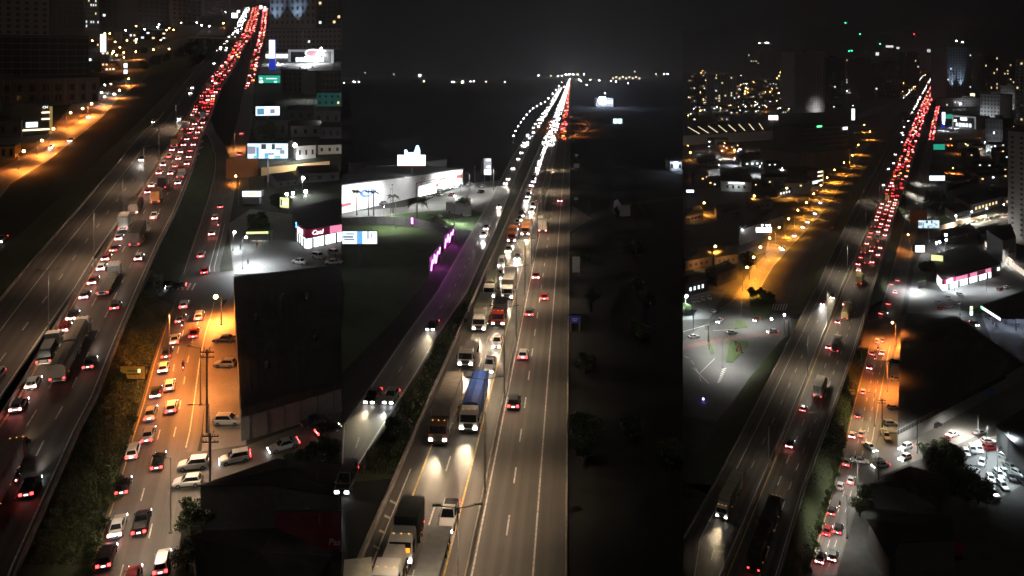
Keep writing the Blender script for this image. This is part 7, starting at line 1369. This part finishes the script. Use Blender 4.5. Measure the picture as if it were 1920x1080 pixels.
# ---- the city floor: small houses with a lit window, and lamps
rc = random.Random(21)
zones = [(1284, 1480, 128, 215, 150), (1420, 1600, 130, 205, 40), (1590, 1740, 118, 180, 30), (1770, 1915, 115, 150, 26), (1845, 1915, 170, 300, 26), (1284, 1360, 215, 300, 14), (1300, 1500, 255, 380, 26), (1775, 1900, 270, 345, 22)]
n = 0
for x0, x1, y0, y1, k in zones:
    for _ in range(k):
        x, y = rc.uniform(x0, x1), y0 + (y1 - y0) * rc.random() ** .8; s_ = scl('R', y)
        w = rc.uniform(10, 22); wp = w * s_; 
        if x + wp > PAN['R'][3] or x < 1283: continue
        n += 1
        if rc.random() < .66:
            r_, w_, h_, lc_ = box_building('R', 'house', (x, y), (x + wp, y), 0, 12, 'small dark house among the city lights, right picture', rc.choice((m_walld, m_wallg, m_walld)), m_tile, 'house', h=rc.uniform(5, 11), ridge=2, group='small houses of the far city')
            g = 1.8 / (1.0) * (1.2 / max(.25, s_)) ** .35
            for _k in range(rc.choice((1, 2, 3))): obj('lit_window', unit_box(rc.choice((m_winw, m_winc, glow('bright_window', (.95, .97, 1), 5), glow('orange_window', (1, .5, .15), 3)))), r_, (rc.uniform(-.42, .42)*w_, -.2, h_*rc.uniform(.35, .85)), scale=(g, .3, g*.7))
        else:
            street_lamp('R', x, y, 'tiny street lamp among the city lights, right picture', h=rc.uniform(7, 12), arm=(.8, 0), glowm=(m_sodium, m_white)[n % 3 == 2], power=(30000 if n % 3 != 1 else 0), col=(OR, WH)[n % 3 == 2], globe=min(2.6, .46 / s_), group='lamps of the far city')
for i, (x, y, t, cg) in enumerate(((1585, 150, 43, 1), (1597, 160, 95, 1), (1612, 150, 64, 1), (1650, 150, 82, 1), (1714, 140, 64, 2), (1762, 128, 56, 1), (1592, 160, 96, 1), (1793, 170, 77, 0), (1805, 170, 79, 0), (1424, 140, 81, 0), (1436, 140, 81, 0), (1440, 140, 80, 0))):
    street_lamp('R', x, y, ('white', 'green', 'red')[cg] + ' beacon high above the far towers, %s from the left' % ordn(sorted((1585, 1597, 1612, 1650, 1714, 1762, 1592, 1793, 1805, 1424, 1436, 1440)).index(x) + 1), px_top=t, arm=(.2, 0), glowm=(m_white, glow('green_beacon', (.05, 1, .45), 14), glow('red_beacon', (1, .05, .08), 14))[cg], globe=1.0 / scl('R', y), group='beacons')
for i, (x0, x1, yt, yb, y) in enumerate(((1661, 1675, 85, 89, 145), (1681, 1686, 88, 92, 145), (1738, 1756, 92, 98, 135), (1766, 1771, 97, 101, 135), (1642, 1648, 98, 104, 150), (1819, 1828, 175, 182, 196))): sign_board('R', x0, x1, yt, yb, y, 'roof_sign', ('long white rooftop sign in the far city', 'small white rooftop sign beside the long one', 'row of cool lights above the highway end', 'small cool sign right of the highway end', 'white rooftop light of the park side tower', 'amber lit screen under the blue lit tower')[i], m_screen if i < 5 else m_strip, 'sign', posts=(0,), thick=3)
# ---- hills behind the city
def hills():
    b = MB(); m = mat('forest_hill', (.008, .009, .008), .95, var=.4, scale=.004, scale2=.05, world=True); k = b.m(m); n = 40; rows = 6
    xs = [PAN['R'][2] + .5 + (2200 - PAN['R'][2]) * i / n for i in range(n + 1)]
    def top(x):
        return 50 - 9 * math.exp(-((x - 1420) / 60) ** 2) - 12 * math.exp(-((x - 1530) / 55) ** 2) + 16 * math.exp(-((x - 1650) / 60) ** 2) + 6 * math.sin(x * .021) + 2.5 * math.sin(x * .083) + (x > 1700) * -8 * math.exp(-((x - 1820) / 90) ** 2)
    for j in range(rows + 1):
        t = 7000 + 1700 * j / rows
        for x in xs:
            zt = CAMZ + (YC - top(x)) / F * 8700; f = math.sin(j / rows * math.pi / 2); z = gz('R', t) - 5 + (zt - gz('R', t)) * f + 12 * math.sin(x * .3 + j * 1.7) * f
            b.v.append(Vector(((x - CX) / F * t, t, z)))
    for j in range(rows):
        for i in range(n):
            a = j * (n + 1) + i; b.f.append((a, a + 1, a + n + 2, a + n + 1)); b.mi.append(k)
    return tag(b.build('hills'), kind='structure')
hills()
# ---- plants
tree('R', 1700, 232, 12, 20, 'very large dark tree beside the far highway, right picture', 2); tree('R', 1756, 398, 8.5, 15, 'big dark tree above the orange wall, right picture', 1); tree('R', 1738, 508, 4.0, 5.5, 'dark tree over the kiosk, right picture', 0); tree('R', 1402, 502, 4.5, 8, 'dark tree beside the amber road, right picture', 2)
tree('R', 1626, 945, 2.4, 5, 'dark tree at the corner house, right picture', 0); tree('R', 1612, 968, 2.2, 4.5, 'small dark tree below the corner tree', 1)
for i, (x, y) in enumerate(((1750, 872), (1768, 868), (1785, 880), (1800, 905), (1815, 925), (1775, 905), (1792, 930), (1835, 945), (1760, 890))): tree('R', x, y, 3.4, 6, 'dark tree between the corner house and the car park, %s from the left' % ordn(sorted((1750, 1768, 1785, 1800, 1815, 1775, 1792, 1835, 1760)).index(x) + 1), i, 'trees beside the crowded car park')
for i, (x, y) in enumerate(((1425, 560), (1436, 566), (1412, 560), (1445, 572), (1300, 540), (1284, 590))): tree('R', x, y, 2.6, 5, 'dark tree near the roundabout, %s from the left' % ordn(sorted((1425, 1436, 1412, 1445, 1300, 1284)).index(x) + 1), i, 'trees near the roundabout')
SH = [(1577, 840), (1573, 855), (1569, 870), (1563, 890), (1556, 915), (1549, 935), (1543, 960), (1536, 980), (1529, 1000), (1523, 1022), (1517, 1045), (1511, 1068), (1546, 948), (1532, 992), (1580, 828)]
for i, (x, y) in enumerate(SH): shrub('R', x, y, 1.5, 'green shrub in the hedge along the service road, %s from above' % ordn(sorted(q[1] for q in SH).index(y) + 1), i, 'hedge shrubs, right picture', zs=1.2)
for i, (x, y) in enumerate(((1828, 588), (1834, 586), (1840, 584))): shrub('R', x, y, 1.8, ('left', 'middle', 'right')[i] + ' shrub in the bed by the price totem', i, 'shrubs by the totem')
tufts('R', 'rough_grass', [(1463, 1075, HB), (1532, 855, HB), (1570, 755, HB), (1605, 655, HB)], [(1514, 1075, 0), (1578, 852, 0), (1601, 752, 0), (1627, 656, 0)], 12000, 'rough grass on the embankment of the right picture', .3, 9, m_leaf)
sbx, w_, h_, _ = box_building('R', 'boundary_wall', (1762, 432), (1850, 410), 0, .5, 'cream boundary wall along the terrace street', MAT['cream_wall'], m_concd, 'wall', h=3, parapet=.1); box_building('R', 'boundary_wall', (1706, 420), (1738, 418), 0, .5, 'orange lit blank wall by the upper service road', MAT['ochre_wall'], m_concd, 'wall', h=9, parapet=.1)
lamp('SPOT', P('R', 1718, 430, 7), 6000, (1, .4, .12), None, .3, 120, 1, (0, 1, -.4), 'wall_lamp')
fl = empty('flower_bed', P('R', 1383, 655)); tag(fl, 'flower bed on the triangular grass island', 'flower bed')
for i in range(24):
    q = P('R', 1380 + rc.uniform(-5, 5) + i * .35, 642 + i * .9) - fl.location; b = MB(); b.ball((q.x, q.y, q.z + .35), .35, mat('dark_red_flowers', (.14, .03, .03), .8), 5, 4); b.build('flower_clump', fl)
# ------------------------------------------------------------------ night haze: one closed box of thin air round everything
b = MB(); m_haze = bpy.data.materials.new('night_haze'); m_haze.use_nodes = True; nt_ = m_haze.node_tree; nt_.nodes.clear()
ho = nt_.nodes.new('ShaderNodeOutputMaterial'); hv_ = nt_.nodes.new('ShaderNodeVolumePrincipled'); nt_.links.new(hv_.outputs[0], ho.inputs['Volume'])
hv_.inputs['Color'].default_value = (.84, .87, .95, 1); hv_.inputs['Density'].default_value = 0.00019; hv_.inputs['Anisotropy'].default_value = .7
b.box((0, 5600, 480), (34000, 11300, 1340), m_haze); hz_ = b.build('haze'); tag(hz_, 'thin night haze over the whole place', 'haze', kind='stuff')
cy.volume_bounces = 0
# ------------------------------------------------------------------ each far house and lamp told by its place in line
def relabel(group, f):
    L = sorted((o for o in COL.objects if o.get('group') == group), key=lambda o: px_of(o.location))
    for i, o in enumerate(L): o['label'] = f(o, ordn(i + 1))
def glowword(o):
    for c in o.children_recursive:
        if c.name.startswith('bulb'): return 'amber' if 'sodium' in c.data.materials[0].name else 'white'
    return 'unlit'
relabel('small houses of the far city', lambda o, n: 'small dark house with %s, %s from the left, right picture' % (('one lit window', 'two lit windows', 'three lit windows')[max(0, len([c for c in o.children if c.name.startswith('lit')]) - 1)], n))
relabel('lamps of the far city', lambda o, n: 'tiny %s street lamp among the city lights, %s from the left, right picture' % (glowword(o), n))
relabel('far street lamps, left picture', lambda o, n: 'tiny far %s street lamp at the top, %s from the left, left picture' % (glowword(o), n))
